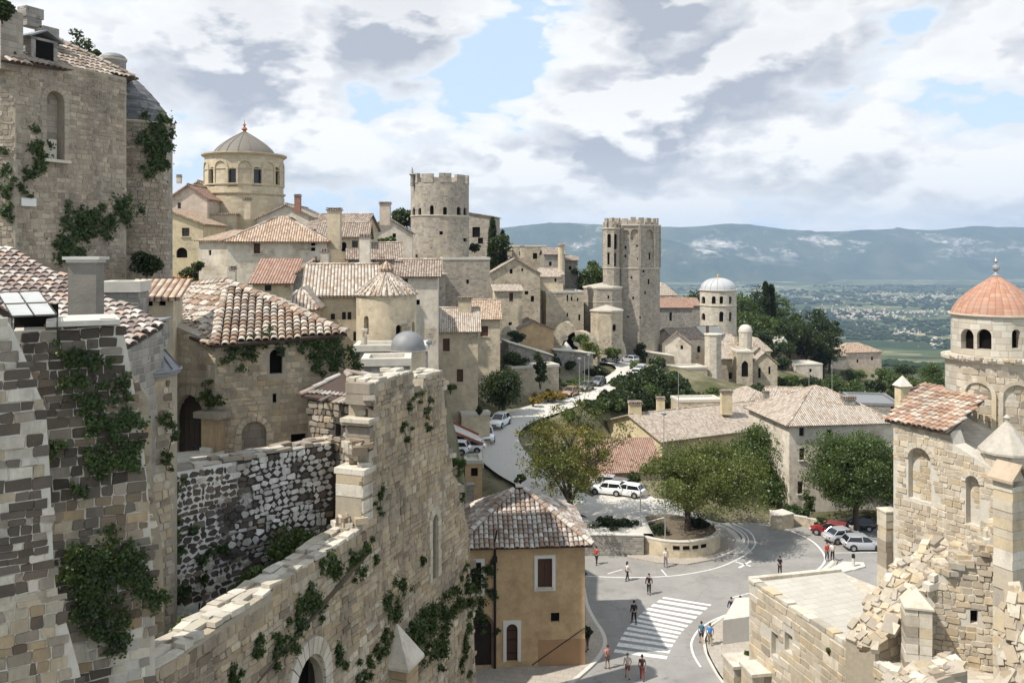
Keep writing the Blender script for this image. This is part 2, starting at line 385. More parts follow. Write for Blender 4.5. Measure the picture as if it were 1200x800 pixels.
def opening_fill(par, O, U, N, spec, depth, style='glass', small=False):
    """window or door as a part with sub-parts"""
    u0, u1, z0, z1, kind = spec
    loop = arch_loop(u0-.02, u1+.02, z0-.02, z1+.02, kind); O = Vector(O); U = Vector(U).normalized()
    d = depth*.85; back = [O+U*a+Z*b-N*d for a, b in loop]
    mb = MB(); n = len(loop); mb.add(back, [tuple(range(n))])
    mat = {'glass': M['glass'], 'dark': M['dark'], 'wood': M['wood'], 'door': M['darkwood'], 'stone': M['tower_stone'], 'reddoor': M['wood']}[style]
    nm = 'door' if style in ('door', 'reddoor') else ('blind_arch' if style == 'stone' else 'window')
    w = mb.build(nm, mat, par)
    if small or style in ('dark', 'stone'): return w
    f = MB(); t = min(.06, (u1-u0)*.08); c = (u0+u1)/2
    zt = z1 if kind == 'rect' else z1-(u1-u0)*.1
    if style == 'glass':
        for a in (u0+t, c, u1-t): f.box(O+U*a+Z*((z0+zt)/2)-N*(d-.03), t*.6, .03, (zt-z0)/2, U)
        for b in (z0+t, (z0+z1)/2, zt-t): f.box(O+U*c+Z*b-N*(d-.035), (u1-u0)/2, .025, t*.6, U)
        f.build('window_frame', M['wood'] if not small else M['iron'], w)
    elif style == 'wood':
        for k in range(2):
            a = u0+(u1-u0)*(.25+.5*k); f.box(O+U*a+Z*((z0+zt)/2)-N*(d-.04), (u1-u0)*.235, .03, (zt-z0)/2-.03, U)
        f.build('shutter', M['wood'], w)
    else:
        k = 6
        for i in range(k):
            a = u0+(u1-u0)*(i+.5)/k; x = abs(a-c)/((u1-u0)/2)
            top = zt-(0 if kind == 'rect' else (u1-u0)*.5*(1-math.sqrt(max(0, 1-x*x))))-.03
            f.box(O+U*a+Z*((z0+top)/2)-N*(d-.03), (u1-u0)/k*.46, .02, (top-z0)/2, U)
        f.build('door_planks', mat, w)
        for b in (.2, .55, .8): g = MB(); g.box(O+U*c+Z*(z0+(z1-z0)*b)-N*(d-.06), (u1-u0)*.42, .012, .04, U); g.build('door_strap', M['iron'], w)
    return w

def pip(x, y, poly):
    c = False; n = len(poly); j = n-1
    for i in range(n):
        xi, yi = poly[i]; xj, yj = poly[j]
        if (yi > y) != (yj > y) and x < (xj-xi)*(y-yi)/(yj-yi)+xi: c = not c
        j = i
    return c

# ------------------------------------------------------------------ laid stone facing (real relief)
W_, C_, G_, D_, O_, B_ = (.66, .60, .50), (.50, .41, .29), (.32, .275, .22), (.072, .058, .047), (.43, .32, .19), (.23, .175, .12)
def stones(mb, mapf, poly, holes=(), rows=(.22, .38), lens=(.3, .85), relief=(.02, .08), jit=.02, gap=.02,
           pal=None, colf=None, mat=0, cut=.25, seed=1, wav=.03, tilt=.012, blend=.32, edge=.36):
    rd = random.Random(seed)
    us = [p[0] for p in poly]; vs_ = [p[1] for p in poly]
    u0, u1, v0, v1 = min(us), max(us), min(vs_), max(vs_)
    v = v0
    while v < v1:
        h = rd.uniform(*rows); u = u0-rd.random()*lens[1]
        while u < u1:
            w = rd.uniform(*lens)
            if rd.random() < .12: w *= .5
            cu, cv = u+w/2, v+h/2
            a0, a1, b0, b1 = u+gap, u+w-gap, v+gap, v+h-gap
            ok = pip(cu, cv, poly) and all(pip(cu+dx*w*edge, cv+dy*h*edge, poly) for dx, dy in ((-1, 0), (1, 0), (0, 1), (0, -1))) and not any(pip(cu+dx*w*.5, cv+dy*h*.5, q) for q in holes for dx, dy in ((0, 0), (-1, -1), (1, -1), (-1, 1), (1, 1), (0, 1), (0, -1), (1, 0), (-1, 0)))
            if ok and a1-a0 > .05:
                c = min(w, h)*cut*rd.uniform(.25, 1)
                out = [(a0+c, b0), (a1-c, b0), (a1, b0+c), (a1, b1-c), (a1-c, b1), (a0+c, b1), (a0, b1-c), (a0, b0+c)]
                d = rd.uniform(*relief); tx, ty = rd.uniform(-tilt, tilt)*3, rd.uniform(-tilt, tilt)*3
                pts = []; wz = wav*math.sin(cu*.9+seed)+wav*.6*math.sin(cu*2.3+cv)
                for (a, b) in out: pts.append((a+rd.uniform(-jit, jit), b+rd.uniform(-jit, jit)+wz))
                ins = min(w, h)*rd.uniform(.04, .09)
                V = [mapf(a, b, 0) for a, b in pts]
                for a, b in pts:
                    aa = cu+(a-cu)*(1-ins/(w/2)); bb = cv+wz+(b-cv-wz)*(1-ins/(h/2))
                    V.append(mapf(aa, bb, max(.006, d+tx*(aa-cu)/w+ty*(bb-cv)/h)))
                col = colf(cu, cv, rd) if colf else rd.choice(pal)
                q = rd.uniform(.80, 1.15); ln_ = .5+.5*mnoise.noise(Vector((cu*.45, cv*.7, seed*1.7))); bm = (.33+.23*ln_, .255+.18*ln_, .165+.125*ln_); col = tuple(min(.85, (x*(1-blend)+y*blend)*q) for x, y in zip(col, bm))
                mb.add(V, [tuple(range(8, 16))]+[(i, (i+1) % 8, 8+(i+1) % 8, 8+i) for i in range(8)], mat, col)
            u += w
        v += h
def flatmap(O, U, N):
    O = Vector(O); U = Vector(U).normalized()
    return lambda a, b, d: O+U*a+Z*b+N*d
def cylmap(c, r):
    """u = arc length from the camera-facing direction (-Y), growing to +X; v = world z"""
    return lambda a, b, d: Vector((c[0]+(r+d)*math.sin(a/r), c[1]-(r+d)*math.cos(a/r), b))
def wts(**k):
    items = list(k.items()); cols = {'W': W_, 'C': C_, 'G': G_, 'D': D_, 'O': O_, 'B': B_}
    names = [cols[a] for a, b in items]; ws = [b for a, b in items]
    return lambda rd: rd.choices(names, ws)[0]

# ------------------------------------------------------------------ barrel tiles (real geometry)
TP = [(.56, .48, .39), (.49, .40, .31), (.40, .28, .20), (.31, .20, .14), (.44, .38, .32), (.24, .17, .13), (.62, .56, .48), (.35, .29, .24)]
def plane_axes(pts):
    n = (pts[1]-pts[0]).cross(pts[2]-pts[0]).normalized()
    if n.z < 0: n = -n
    U = Z.cross(n).normalized(); S = n.cross(U).normalized(); return U, S, n
def tiles(mb, pts, cw=.3, rl=.38, pal=TP, seed=1, mat=0, bias=None, U=None):
    pts = [Vector(p) for p in pts]; U0, S, N = plane_axes(pts)
    if U is None: U = U0
    O = pts[0]; poly = [((p-O).dot(U), (p-O).dot(S)) for p in pts]; rd = random.Random(seed)
    umin = min(p[0] for p in poly); umax = max(p[0] for p in poly); smin = min(p[1] for p in poly); smax = max(p[1] for p in poly)
    k = 6
    for i in range(int((umax-umin)/cw)+1):
        so = rd.uniform(-.05, .05)
        for j in range(int((smax-smin)/rl)+2):
            cu = umin+(i+.5)*cw+rd.uniform(-.012, .012); s0 = smin+j*rl+so-.06
            if not pip(cu, s0+rl*.55, poly): continue
            col = rd.choice(pal) if bias is None else bias(cu, s0, rd)
            q = rd.uniform(.85, 1.12); col = tuple(min(.8, x*q) for x in col)
            L = rl*1.2; yaw = rd.uniform(-.02, .02); lift = rd.uniform(0, .02)
            V = []
            for (s, r, hh, bz) in ((s0, cw*.47, cw*.36, .045+lift), (s0+L, cw*.38, cw*.28, .005), (s0+.005, cw*.38, cw*.25, .04+lift)):
                for a in range(k+1):
                    th = math.pi*a/k
                    V.append(O+U*(cu-math.cos(th)*r+yaw*(s-s0))+S*s+N*(math.sin(th)*hh+bz))
            fs = [(a, a+1, k+2+a, k+1+a) for a in range(k)]+[(a, a+1, 2*k+3+a, 2*k+2+a) for a in range(k)]
            mb.add(V, fs, mat, col)
def slab(mb, pts, th=.14, mat=0):
    pts = [Vector(p) for p in pts]; _, _, N = plane_axes(pts)
    if (pts[1]-pts[0]).cross(pts[2]-pts[0]).z < 0: pts = pts[::-1]
    mb.prism([p-N*th for p in pts], pts, mat)
def ridge_tiles(mb, a, b, r=.16, l=.4, seed=3, pal=TP, mat=0):
    a = Vector(a); b = Vector(b); d = (b-a); n = max(1, int(d.length/l)); d.normalize(); s = d.cross(Z).normalized(); up = s.cross(d).normalized(); rd = random.Random(seed)
    if up.z < 0: up = -up
    for i in range(n):
        p0 = a+d*(i*l); p1 = a+d*((i+1.12)*l); V = []
        for p, rr, bz in ((p0, r, .05), (p1, r*.85, .02)):
            for k in range(7):
                th = math.pi*k/6; V.append(p+s*(math.cos(th)*rr)+up*(math.sin(th)*rr*.85+bz-.02))
        mb.add(V, [(k, k+1, 8+k, 7+k) for k in range(6)]+[tuple(range(7))], mat, rd.choice(pal))

# ------------------------------------------------------------------ foliage
def leaf_mesh(name, pts, size, mat, parent, nrm=None, flat=0.0):
    """pts (n,3) world; each becomes a small folded leaf card"""
    n = len(pts)
    if n == 0: return None
    pts = np.asarray(pts)
    d = RNG.normal(size=(n, 3))
    if nrm is not None: d = d*(1-flat)+np.asarray(nrm)*flat*2
    d /= np.linalg.norm(d, axis=1)[:, None]+1e-9
    r = RNG.normal(size=(n, 3)); a = np.cross(d, r); a /= np.linalg.norm(a, axis=1)[:, None]+1e-9
    b = np.cross(d, a)
    s = size*RNG.uniform(.55, 1.25, size=(n, 1))
    fold = d*s*.18
    q = np.stack([pts-a*s*.5, pts-b*s*.36+fold, pts+a*s*.5, pts+b*s*.36+fold], 1)
    off = Vector((0, 0, 0))
    if parent is not None:
        k = parent
        while k is not None: off += k.location; k = k.parent
    q = q.reshape(-1, 3)-np.array(off)
    me = bpy.data.meshes.new(name); me.vertices.add(4*n); me.vertices.foreach_set('co', q.ravel())
    me.loops.add(4*n); me.loops.foreach_set('vertex_index', np.arange(4*n, dtype=np.int32))
    me.polygons.add(n); me.polygons.foreach_set('loop_start', np.arange(0, 4*n, 4, dtype=np.int32))
    try: me.polygons.foreach_set('loop_total', np.full(n, 4, dtype=np.int32))
    except Exception: pass
    me.update(calc_edges=True); me.materials.append(mat)
    o = bpy.data.objects.new(name, me); COL.objects.link(o)
    if parent is not None: o.parent = parent
    return o
def clump_points(c, rx, ry, rz, nclump, per, spread, shell=.55, low=-.75):
    """leaf positions gathered in clumps spread through an uneven crown"""
    C = []
    while len(C) < nclump:
        v = RNG.normal(size=3); v /= np.linalg.norm(v); rr = (shell+(1-shell)*RNG.random())*RNG.uniform(.7, 1.08)
        rr *= .78+.42*(.5+.9*mnoise.noise(Vector((v[0]*1.6+c[0], v[1]*1.6+c[1], v[2]*1.9))))
        q = v*rr
        if q[2] < low: continue
        C.append((c[0]+q[0]*rx, c[1]+q[1]*ry, c[2]+q[2]*rz))
    C = np.array(C); sz = spread*RNG.uniform(.5, 1.35, size=(nclump, 1))
    cnt = (per*RNG.uniform(.5, 1.4, size=nclump)).astype(int)
    idx = np.repeat(np.arange(nclump), cnt)
    v = RNG.normal(size=(len(idx), 3)); v /= np.linalg.norm(v, axis=1)[:, None]
    rad = RNG.random((len(idx), 1))**.45
    return C[idx]+v*rad*sz[idx]*np.array([1.15, 1.15, .8]), C
def tree(name, label, px, Y, zb, ztop, rad, mat='leaf', leaf=.3, nclump=60, per=160, crown_low=.3, trunk=True, group=None, cat='tree', trunk_r=.25, spread=None, tall=None, X=None, lean=0):
    X = (px-600)/F*Y if X is None else X
    base = Vector((X, Y, zb)); H = ztop-zb
    rt = root(name, label, cat, base, group=group)
    cz0 = zb+H*crown_low; cc = Vector((X+lean, Y, (cz0+ztop)/2)); rz = (ztop-cz0)/2
    spread = spread or rad*.33
    pts, C = clump_points(cc, rad-spread*.4, rad-spread*.4, rz-spread*.3, nclump, per, spread)
    leaf_mesh('crown', pts, leaf, M[mat], rt)
    if trunk:
        mb = MB(); top = Vector((X+lean*.6, Y, cz0+rz*.9))
        mb.tube([base-Z*.3, base+Vector((.05*H*.1, 0, H*.15)), (base+top)/2+Vector((.15, .1, 0)), top], [trunk_r*1.25, trunk_r, trunk_r*.7, trunk_r*.2], 8)
        for i in range(min(14, len(C))):
            q = Vector(C[i*len(C)//14 % len(C)]); s = base+(top-base)*random.uniform(.35, .75)
            mid = (s+q)/2+Vector((random.uniform(-.3, .3), random.uniform(-.3, .3), random.uniform(0, .6)))*(rad*.12)
            mb.tube([s, mid, q], [trunk_r*.42, trunk_r*.25, trunk_r*.07], 5)
        mb.build('trunk', M['bark'], rt, smooth=1.2)
    return rt
def cypress(label, px, Y, zb, ztop, rad, group=None):
    X = (px-600)/F*Y; rt = root('cypress_tree', label, 'tree', (X, Y, zb), group=group); H = ztop-zb
    n = 1500; t = RNG.random(n)**.9; a = RNG.random(n)*6.283; r = rad*np.sqrt(1-t)*np.sin(np.clip(t*4+.5, 0, 1.57))*(.6+.4*RNG.random(n))
    pts = np.stack([X+r*np.cos(a), Y+r*np.sin(a), zb+.3+t*H], 1)
    leaf_mesh('crown', pts, H*.07, M['leaf_dark'], rt)
    mb = MB(); mb.tube([(X, Y, zb-.3), (X, Y, ztop-.8)], [rad*.2, .03]); mb.build('trunk', M['bark'], rt)
def bush(label, px, py, Y, rpx_w, rpx_h, mat='leaf', leaf=.3, n=14, per=120, name='bush', group=None, ry=None, cat='bush'):
    """bush centred on photo pixel with half sizes in px"""
    c = P(px, py, Y); rx = rpx_w*Y/F; rz = rpx_h*Y/F; ry = ry or rx*.8
    rt = root(name, label, cat, (c.x, c.y, c.z-rz), group=group)
    pts, C = clump_points(c, rx*.8, ry*.8, rz*.8, n, per, min(rx, rz)*.5, shell=.3, low=-1)
    leaf_mesh('foliage', pts, leaf, M[mat], rt)
    mb = MB()
    for i in range(5):
        q = Vector(C[i]); mb.tube([Vector((c.x, c.y, c.z-rz*1.1)), q], [.05*rx**.5, .02], 4)
    mb.build('stems', M['bark'], rt)
    return rt
def ivy(label, O, N, spots, leaf=.13, mat='leaf_ivy', name='ivy', depth=.18, back=False, cat='ivy', stem=True):
    """spots: (px,py,radius px,count) on the wall plane through O with normal N"""
    N = Vector(N).normalized(); U = Z.cross(N).normalized(); pts = []; first = None; mb = MB(); prev = None
    for (px, py, r, cnt) in spots:
        c = hit(px, py, O, N); rr = r*1.22*c.y/F
        if first is None: first = c
        k = max(4, int(r*.9)); subs = [(RNG.normal()*rr*.7, RNG.normal()*rr*.8) for _ in range(k)]
        for _ in range(int(cnt*2.6)):
            su, sv = subs[RNG.integers(k)]; a = RNG.random()*6.283; q = rr*.42*abs(RNG.normal())*.75
            p = c+U*(su+math.cos(a)*q)+Z*(sv+math.sin(a)*q)+N*(.03+depth*RNG.random()**1.5); pts.append(tuple(p))
        if prev is not None and (prev-c).length < .9: mb.tube([prev+N*.03, (prev+c)/2+N*.05, c+N*.03], [.02, .018, .015], 4)
        else: mb.tube([c+N*.01-Z*rr*.5, c+N*.01+U*rr*.15, c+N*.01+Z*rr*.5], [.012, .012, .008], 4)
        prev = c
    rt = root(name, label, cat, first)
    leaf_mesh('leaves', pts, leaf, M[mat], rt, np.tile(np.array(N), (len(pts), 1)), .45)
    mb.build('vine_stem', M['bark'], rt)
    return rt
# ================================================================== builders for buildings
def chimney(par, px, top, w, h, Y, mat='cream_plaster', X=None, style='cap', rz=0.0, as_thing=None):
    c = P(px, top, Y); hw = w*Y/F/2; zt = c.z; zb = zt-h*Y/F
    mb = MB(); U = (math.cos(rz), math.sin(rz), 0)
    capm = 1
    if style == 'round':
        mb.ring((c.x, c.y, 0), [hw, hw*.9, hw*.9], [zb, zb+.3, zt-hw], 10, 0); mb.ring((c.x, c.y, 0), [hw*1.2, hw*1.2, .02], [zt-hw*1.0, zt-hw*.8, zt], 10, 1)
    else:
        mb.box((c.x, c.y, (zb+zt-.25)/2), hw, hw*.8, (zt-.25-zb)/2, U)
        mb.box((c.x, c.y, zt-.20), hw*1.18, hw*.98, .06, U, capm)
        for sx in (-1, 0, 1): mb.box((c.x+sx*hw*.7*U[0], c.y+sx*hw*.7*U[1], zt-.10), hw*.16, hw*.7, .06, U, 0)
        mb.box((c.x, c.y, zt-.01), hw*1.12, hw*.95, .04, U, capm)
    return mb.build('chimney', [M[mat], M['tile_brown'] if style != 'slab' else M['trim']], par)

def house(label, l, r, Y, th, D, ev, zb, roof='gx', rise=1.5, wall='cream_plaster', tile='tile_pale', wins=(), over=.35,
          group='houses of the old hill town', chim=(), name='stone_house', cat='house', sth=.16, extra=None, wmat_open=None):
    th = R(th); O = Vector(((l-600)/F*Y, Y, 0)); U = Vector((math.cos(th), math.sin(th), 0)); V = Vector((-math.sin(th), math.cos(th), 0))
    k = (r-600)/F; W = (k*O.y-O.x)/(math.cos(th)-k*math.sin(th)); ze = EYE-(ev-HY)/F*Y
    rt = root(name, label, cat, (O.x, O.y, zb), group=group)
    faces = {'F': (O, U, W), 'L': (O+V*D, -V, D), 'R': (O+U*W, V, D), 'B': (O+U*W+V*D, -U, W)}
    def prof(f):
        L = faces[f][2]; h = ze-0
        base = [(0, zb), (L, zb)]
        if roof == 'gx' and f in 'LR' or roof == 'gy' and f in 'FB': return base+[(L, h), (L/2, h+rise), (0, h)]
        if roof == 'sf': a, b = {'F': (0, 0), 'R': (0, rise), 'B': (rise, rise), 'L': (rise, 0)}[f]; return base+[(L, h+b), (0, h+a)]
        if roof == 'sr': a, b = {'F': (0, rise), 'R': (rise, rise), 'B': (rise, 0), 'L': (0, 0)}[f]; return base+[(L, h+b), (0, h+a)]
        if roof == 'sl': a, b = {'F': (rise, 0), 'R': (0, 0), 'B': (0, rise), 'L': (rise, rise)}[f]; return base+[(L, h+b), (0, h+a)]
        if roof == 'flat': return base+[(L, h), (0, h)]
        return base+[(L, h), (0, h)]
    mb = MB(); fills = []
    for f, (fo, fu, L) in faces.items():
        N = fu.cross(Z); holes = []
        for w in wins:
            if w[0] != f: continue
            _, px, py, wp, hp = w[:5]; kind = w[5] if len(w) > 5 else 'rect'; sty = w[6] if len(w) > 6 else 'glass'
            a = hit(px-wp/2, py, fo, N); b = hit(px+wp/2, py, fo, N); Yc = (a.y+b.y)/2
            u0 = (a-fo).dot(fu); u1 = (b-fo).dot(fu)
            if u0 > u1: u0, u1 = u1, u0
            zc = (a.z+b.z)/2; hh = hp*Yc/F/2
            if u0 < .15 or u1 > L-.15 or u1-u0 < .1: continue
            sp = (u0, u1, zc-hh, zc+hh, kind)
            if not all(pip(x, z, prof(f)) for x in (u0-.05, u1+.05) for z in (zc-hh-.05, zc+hh+.05)): continue
            holes.append(arch_loop(*sp)); fills.append((fo, fu, N, sp, sty, hp*wp < 90))
        panel(mb, fo, fu, prof(f), holes, N, .28)
    mb.build('wall', M[wall], rt)
    for fo, fu, N, sp, sty, small in fills:
        w = opening_fill(rt, fo, fu, N, sp, .28, sty, small)
        if sty in ('glass', 'wood') and not small and sp[4] == 'rect':
            s = MB(); s.box(fo+fu*((sp[0]+sp[1])/2)+Z*(sp[2]-.05)+N*.05, (sp[1]-sp[0])/2+.12, .1, .05, fu); s.build('window_sill', M['trim'], w)
    # roof slabs
    def q(a, b, z): return O+U*a+V*b+Z*z
    o = over; sl = []
    if roof == 'gx':
        m = rise/(D/2); e = ze-o*m; t = ze+rise
        sl = [[q(-o, -o, e), q(W+o, -o, e), q(W+o, D/2, t), q(-o, D/2, t)], [q(W+o, D+o, e), q(-o, D+o, e), q(-o, D/2, t), q(W+o, D/2, t)]]
    elif roof == 'gy':
        m = rise/(W/2); e = ze-o*m; t = ze+rise
        sl = [[q(-o, D+o, e), q(-o, -o, e), q(W/2, -o, t), q(W/2, D+o, t)], [q(W+o, -o, e), q(W+o, D+o, e), q(W/2, D+o, t), q(W/2, -o, t)]]
    elif roof == 'hip':
        h = min(W, D)/2; m = rise/h; e = ze-o*m; t = ze+rise
        if W >= D: r1, r2 = q(h, D/2, t), q(W-h, D/2, t)
        else: r1, r2 = q(W/2, h, t), q(W/2, D-h, t)
        c = [q(-o, -o, e), q(W+o, -o, e), q(W+o, D+o, e), q(-o, D+o, e)]
        if W >= D: sl = [[c[0], c[1], r2, r1], [c[1], c[2], r2], [c[2], c[3], r1, r2], [c[3], c[0], r1]]
        else: sl = [[c[0], c[1], r1], [c[1], c[2], r2, r1], [c[2], c[3], r2], [c[3], c[0], r1, r2]]
    elif roof == 'pyr':
        e = ze-o*.4; t = q(W/2, D/2, ze+rise); c = [q(-o, -o, e), q(W+o, -o, e), q(W+o, D+o, e), q(-o, D+o, e)]
        sl = [[c[i], c[(i+1) % 4], t] for i in range(4)]
    elif roof == 'sf': m = rise/D; sl = [[q(-o, -o, ze-o*m), q(W+o, -o, ze-o*m), q(W+o, D+o, ze+rise+o*m), q(-o, D+o, ze+rise+o*m)]]
    elif roof == 'sr': m = rise/W; sl = [[q(-o, D+o, ze-o*m), q(-o, -o, ze-o*m), q(W+o, -o, ze+rise+o*m), q(W+o, D+o, ze+rise+o*m)]]
    elif roof == 'sl': m = rise/W; sl = [[q(W+o, -o, ze-o*m), q(W+o, D+o, ze-o*m), q(-o, D+o, ze+rise+o*m), q(-o, -o, ze+rise+o*m)]]
    rb = MB()
    if roof == 'flat':
        rb.prism([q(.02, .02, ze-.02), q(W-.02, .02, ze-.02), q(W-.02, D-.02, ze-.02), q(.02, D-.02, ze-.02)], [q(.02, .02, ze+.05), q(W-.02, .02, ze+.05), q(W-.02, D-.02, ze+.05), q(.02, D-.02, ze+.05)])
        for (a, b, c_, d_) in ((-.08, -.08, W+.08, .3), (-.08, D-.3, W+.08, D+.08), (-.08, .303, .3, D-.303), (W-.3, .303, W+.08, D-.303)):
            rb.prism([q(a, b, ze-.05), q(c_, b, ze-.05), q(c_, d_, ze-.05), q(a, d_, ze-.05)], [q(a, b, ze+.35), q(c_, b, ze+.35), q(c_, d_, ze+.35), q(a, d_, ze+.35)])
        ro = rb.build('roof', M[tile if tile.startswith('s') or tile == 'lead' else 'slab'], rt)
    else:
        for s_ in sl:
            n = plane_axes(s_)[2]; slab(rb, [p+n*.10 for p in s_], sth)
        ro = rb.build('roof', M[tile], rt)
        rd = MB()
        if roof in ('gx', 'gy'): ridge_tiles(rd, sl[0][2]+Z*.09, sl[0][3]+Z*.09, .15, .5, 4)
        elif roof in ('hip', 'pyr'):
            for s_ in sl:
                ridge_tiles(rd, s_[0]+Z*.08, s_[-1]+Z*.08, .14, .5, 4)
        if rd.v: rd.build('ridge_tiles', M['tiles3d'], ro)
    for c in chim: chimney(rt, *c)
    if extra: extra(rt, faces, ze)
    return rt

def tower(label, cpx, rpx, Y, top, zb, n=24, mat='tower_stone', a0=0.0, wins=(), name='stone_tower', cat='tower', group=None,
          crenel=None, cornices=(), roof=None, roofmat='lead', smooth=True, batter=0.0, depth=.35, corn_mat='trim', taper_z=None, lit_top=False):
    """regular polygon tower; wins=(px,py,w,h,kind,style); roof=('dome'|'cone', apex_py, overhang, ribs)"""
    cx = (cpx-600)/F*Y; c = Vector((cx, Y, 0)); r = rpx*Y/F; zt = EYE-(top-HY)/F*Y
    rt = root(name, label, cat, (cx, Y, zb), group=group); mb = MB(); fills = []
    Rv = r/math.cos(math.pi/n) if n < 16 else r
    vs = [c+Vector((Rv*math.sin(a0+2*math.pi*i/n), -Rv*math.cos(a0+2*math.pi*i/n), 0)) for i in range(n)]
    fac = []
    for i in range(n):
        A, B = vs[i], vs[(i+1) % n]; U = (B-A).normalized(); N = U.cross(Z)
        fac.append([A, U, (B-A).length, N, []])
    for w in wins:
        px, py, wp, hp = w[:4]; kind = w[4] if len(w) > 4 else 'arch'; sty = w[5] if len(w) > 5 else 'dark'
        best = None
        for k, (A, U, L, N, hs) in enumerate(fac):
            if N.dot(ray(px, py)) >= -.05: continue
            p = hit(px, py, A, N); u = (p-A).dot(U)
            if -.01 <= u <= L+.01 and (best is None or p.y < best[2]): best = (k, u, p.y, p.z)
        if best is None: continue
        k, u, yy, zc = best; A, U, L, N, hs = fac[k]
        ww = wp*yy/F; cosv = abs(N.dot(Vector((0, -1, 0))));  ww = min(ww/max(.35, cosv), L*.9)
        u = min(max(u, ww/2+.04), L-ww/2-.04); hh = hp*yy/F/2
        sp = (u-ww/2, u+ww/2, zc-hh, zc+hh, kind); hs.append((sp, sty))
    for A, U, L, N, hs in fac:
        panel(mb, A, U, [(0, zb), (L, zb), (L, zt), (0, zt)], [arch_loop(*h[0]) for h in hs], N, depth)
    mb.add([v+Z*(zt-.02) for v in vs], [tuple(range(n))])
    mb.build('wall', M[mat], rt, cyl=(cx, Y, r) if n >= 16 else None, smooth=.5 if n >= 16 else None, merge=n >= 16)
    for A, U, L, N, hs in fac:
        for sp, sty in hs: opening_fill(rt, A, U, N, sp, depth, sty, True)
    for (py, hpx, out) in cornices:
        zc = EYE-(py-HY)/F*Y; h = hpx*Y/F; m = MB(); o = out*Y/F
        k = 1/math.cos(math.pi/n) if n < 16 else 1
        nn = n; base = lambda rr, z: [c+Vector((rr*k*math.sin(a0+2*math.pi*i/nn), -rr*k*math.cos(a0+2*math.pi*i/nn), z)) for i in range(nn)]
        m.prism(base(r+o*.4, zc-h/2), base(r+o, zc)); m.prism(base(r+o*1.15, zc+.003), base(r+o*1.15, zc+h/2)); m.build('cornice', M[corn_mat], rt)
    if crenel:
        cn, hpx, frac = crenel; h = hpx*Y/F; m = MB()
        for i in range(cn):
            a1 = 2*math.pi*(i)/cn+a0; a2 = a1+2*math.pi/cn*frac; k = 3
            bo = []; bi = []
            for j in range(k+1):
                a = a1+(a2-a1)*j/k; bo.append(c+Vector((math.sin(a)*(r+.04), -math.cos(a)*(r+.04), 0))); bi.append(c+Vector((math.sin(a)*(r-.7), -math.cos(a)*(r-.7), 0)))
            hv = h*random.uniform(.88, 1.05)
            lp = bo+bi[::-1]; m.prism([p+Z*(zt-.05) for p in lp], [p+Z*(zt+hv) for p in lp])
        m.build('battlement', M[mat], rt, cyl=(cx, Y, r))
    if roof:
        kind, ap, ov, ribs = roof; za = EYE-(ap-HY)/F*Y; H = za-zt; ro = r+ov*Y/F; m = MB(); nr = max(n, 24) if kind != 'cone' or n > 12 else n
        if kind == 'dome': prof = [(ro, 0), (ro, .06*H+.02)]+[(ro*.93*math.cos(t)**.9 if t < 1.56 else .03, .08*H+H*.92*math.sin(t)) for t in np.linspace(.0, 1.57, 14)]
        elif kind == 'lantern': prof = [(ro, 0), (ro, .1), (ro*.76, .32)]+[(ro*.74*(math.cos(t*1.571)*.62+(1-t)*.38)+.02, .32+(H-.32)*t) for t in np.linspace(0, 1, 16)]
        elif kind == 'onion': prof = [(ro, 0), (ro, .1)]+[(ro*.97*(1-t)**.62*(1+.0*t)+.02, .1+(H-.1)*t) for t in np.linspace(0.02, 1, 16)]
        elif kind == 'bell': prof = [(ro, 0), (ro, .08)]+[(ro*.96*(math.cos(t*1.571)*.75+(1-t)*.25)+.02, .08+(H-.08)*t) for t in np.linspace(0, 1, 16)]
        else: prof = [(ro, 0), (ro, .08), (.03, H)]
        k = 1/math.cos(math.pi/nr) if nr < 16 else 1
        m.ring((cx, Y, zt), [p[0]*k for p in prof], [p[1] for p in prof], nr, 0, a0=a0-math.pi/2)
        ro_ = m.build('roof', M[roofmat], rt, smooth=.6 if nr >= 16 else None, cyl=(cx, Y, ro*.6))
        if ribs:
            g = MB()
            for i in range(ribs):
                a = 2*math.pi*i/ribs+.1
                g.tube([Vector((cx+math.cos(a)*p[0]*1.0, Y+math.sin(a)*p[0]*1.0, zt+p[1]+.01)) for p in prof[1:]], [.035*max(1, Y/70)]*len(prof[1:]), 4)
            g.build('roof_rib', M[roofmat], ro_)
    return rt, c, zt, r

def cylinder_stones(par, c, r, z0, z1, a_range, **kw):
    m = MB(); L0, L1 = a_range; mp = cylmap(c, r)
    stones(m, mp, [(L0, z0), (L1, z0), (L1, z1), (L0, z1)], **kw)
    return m.build('stone_facing', M['stones'], par, uv=False)

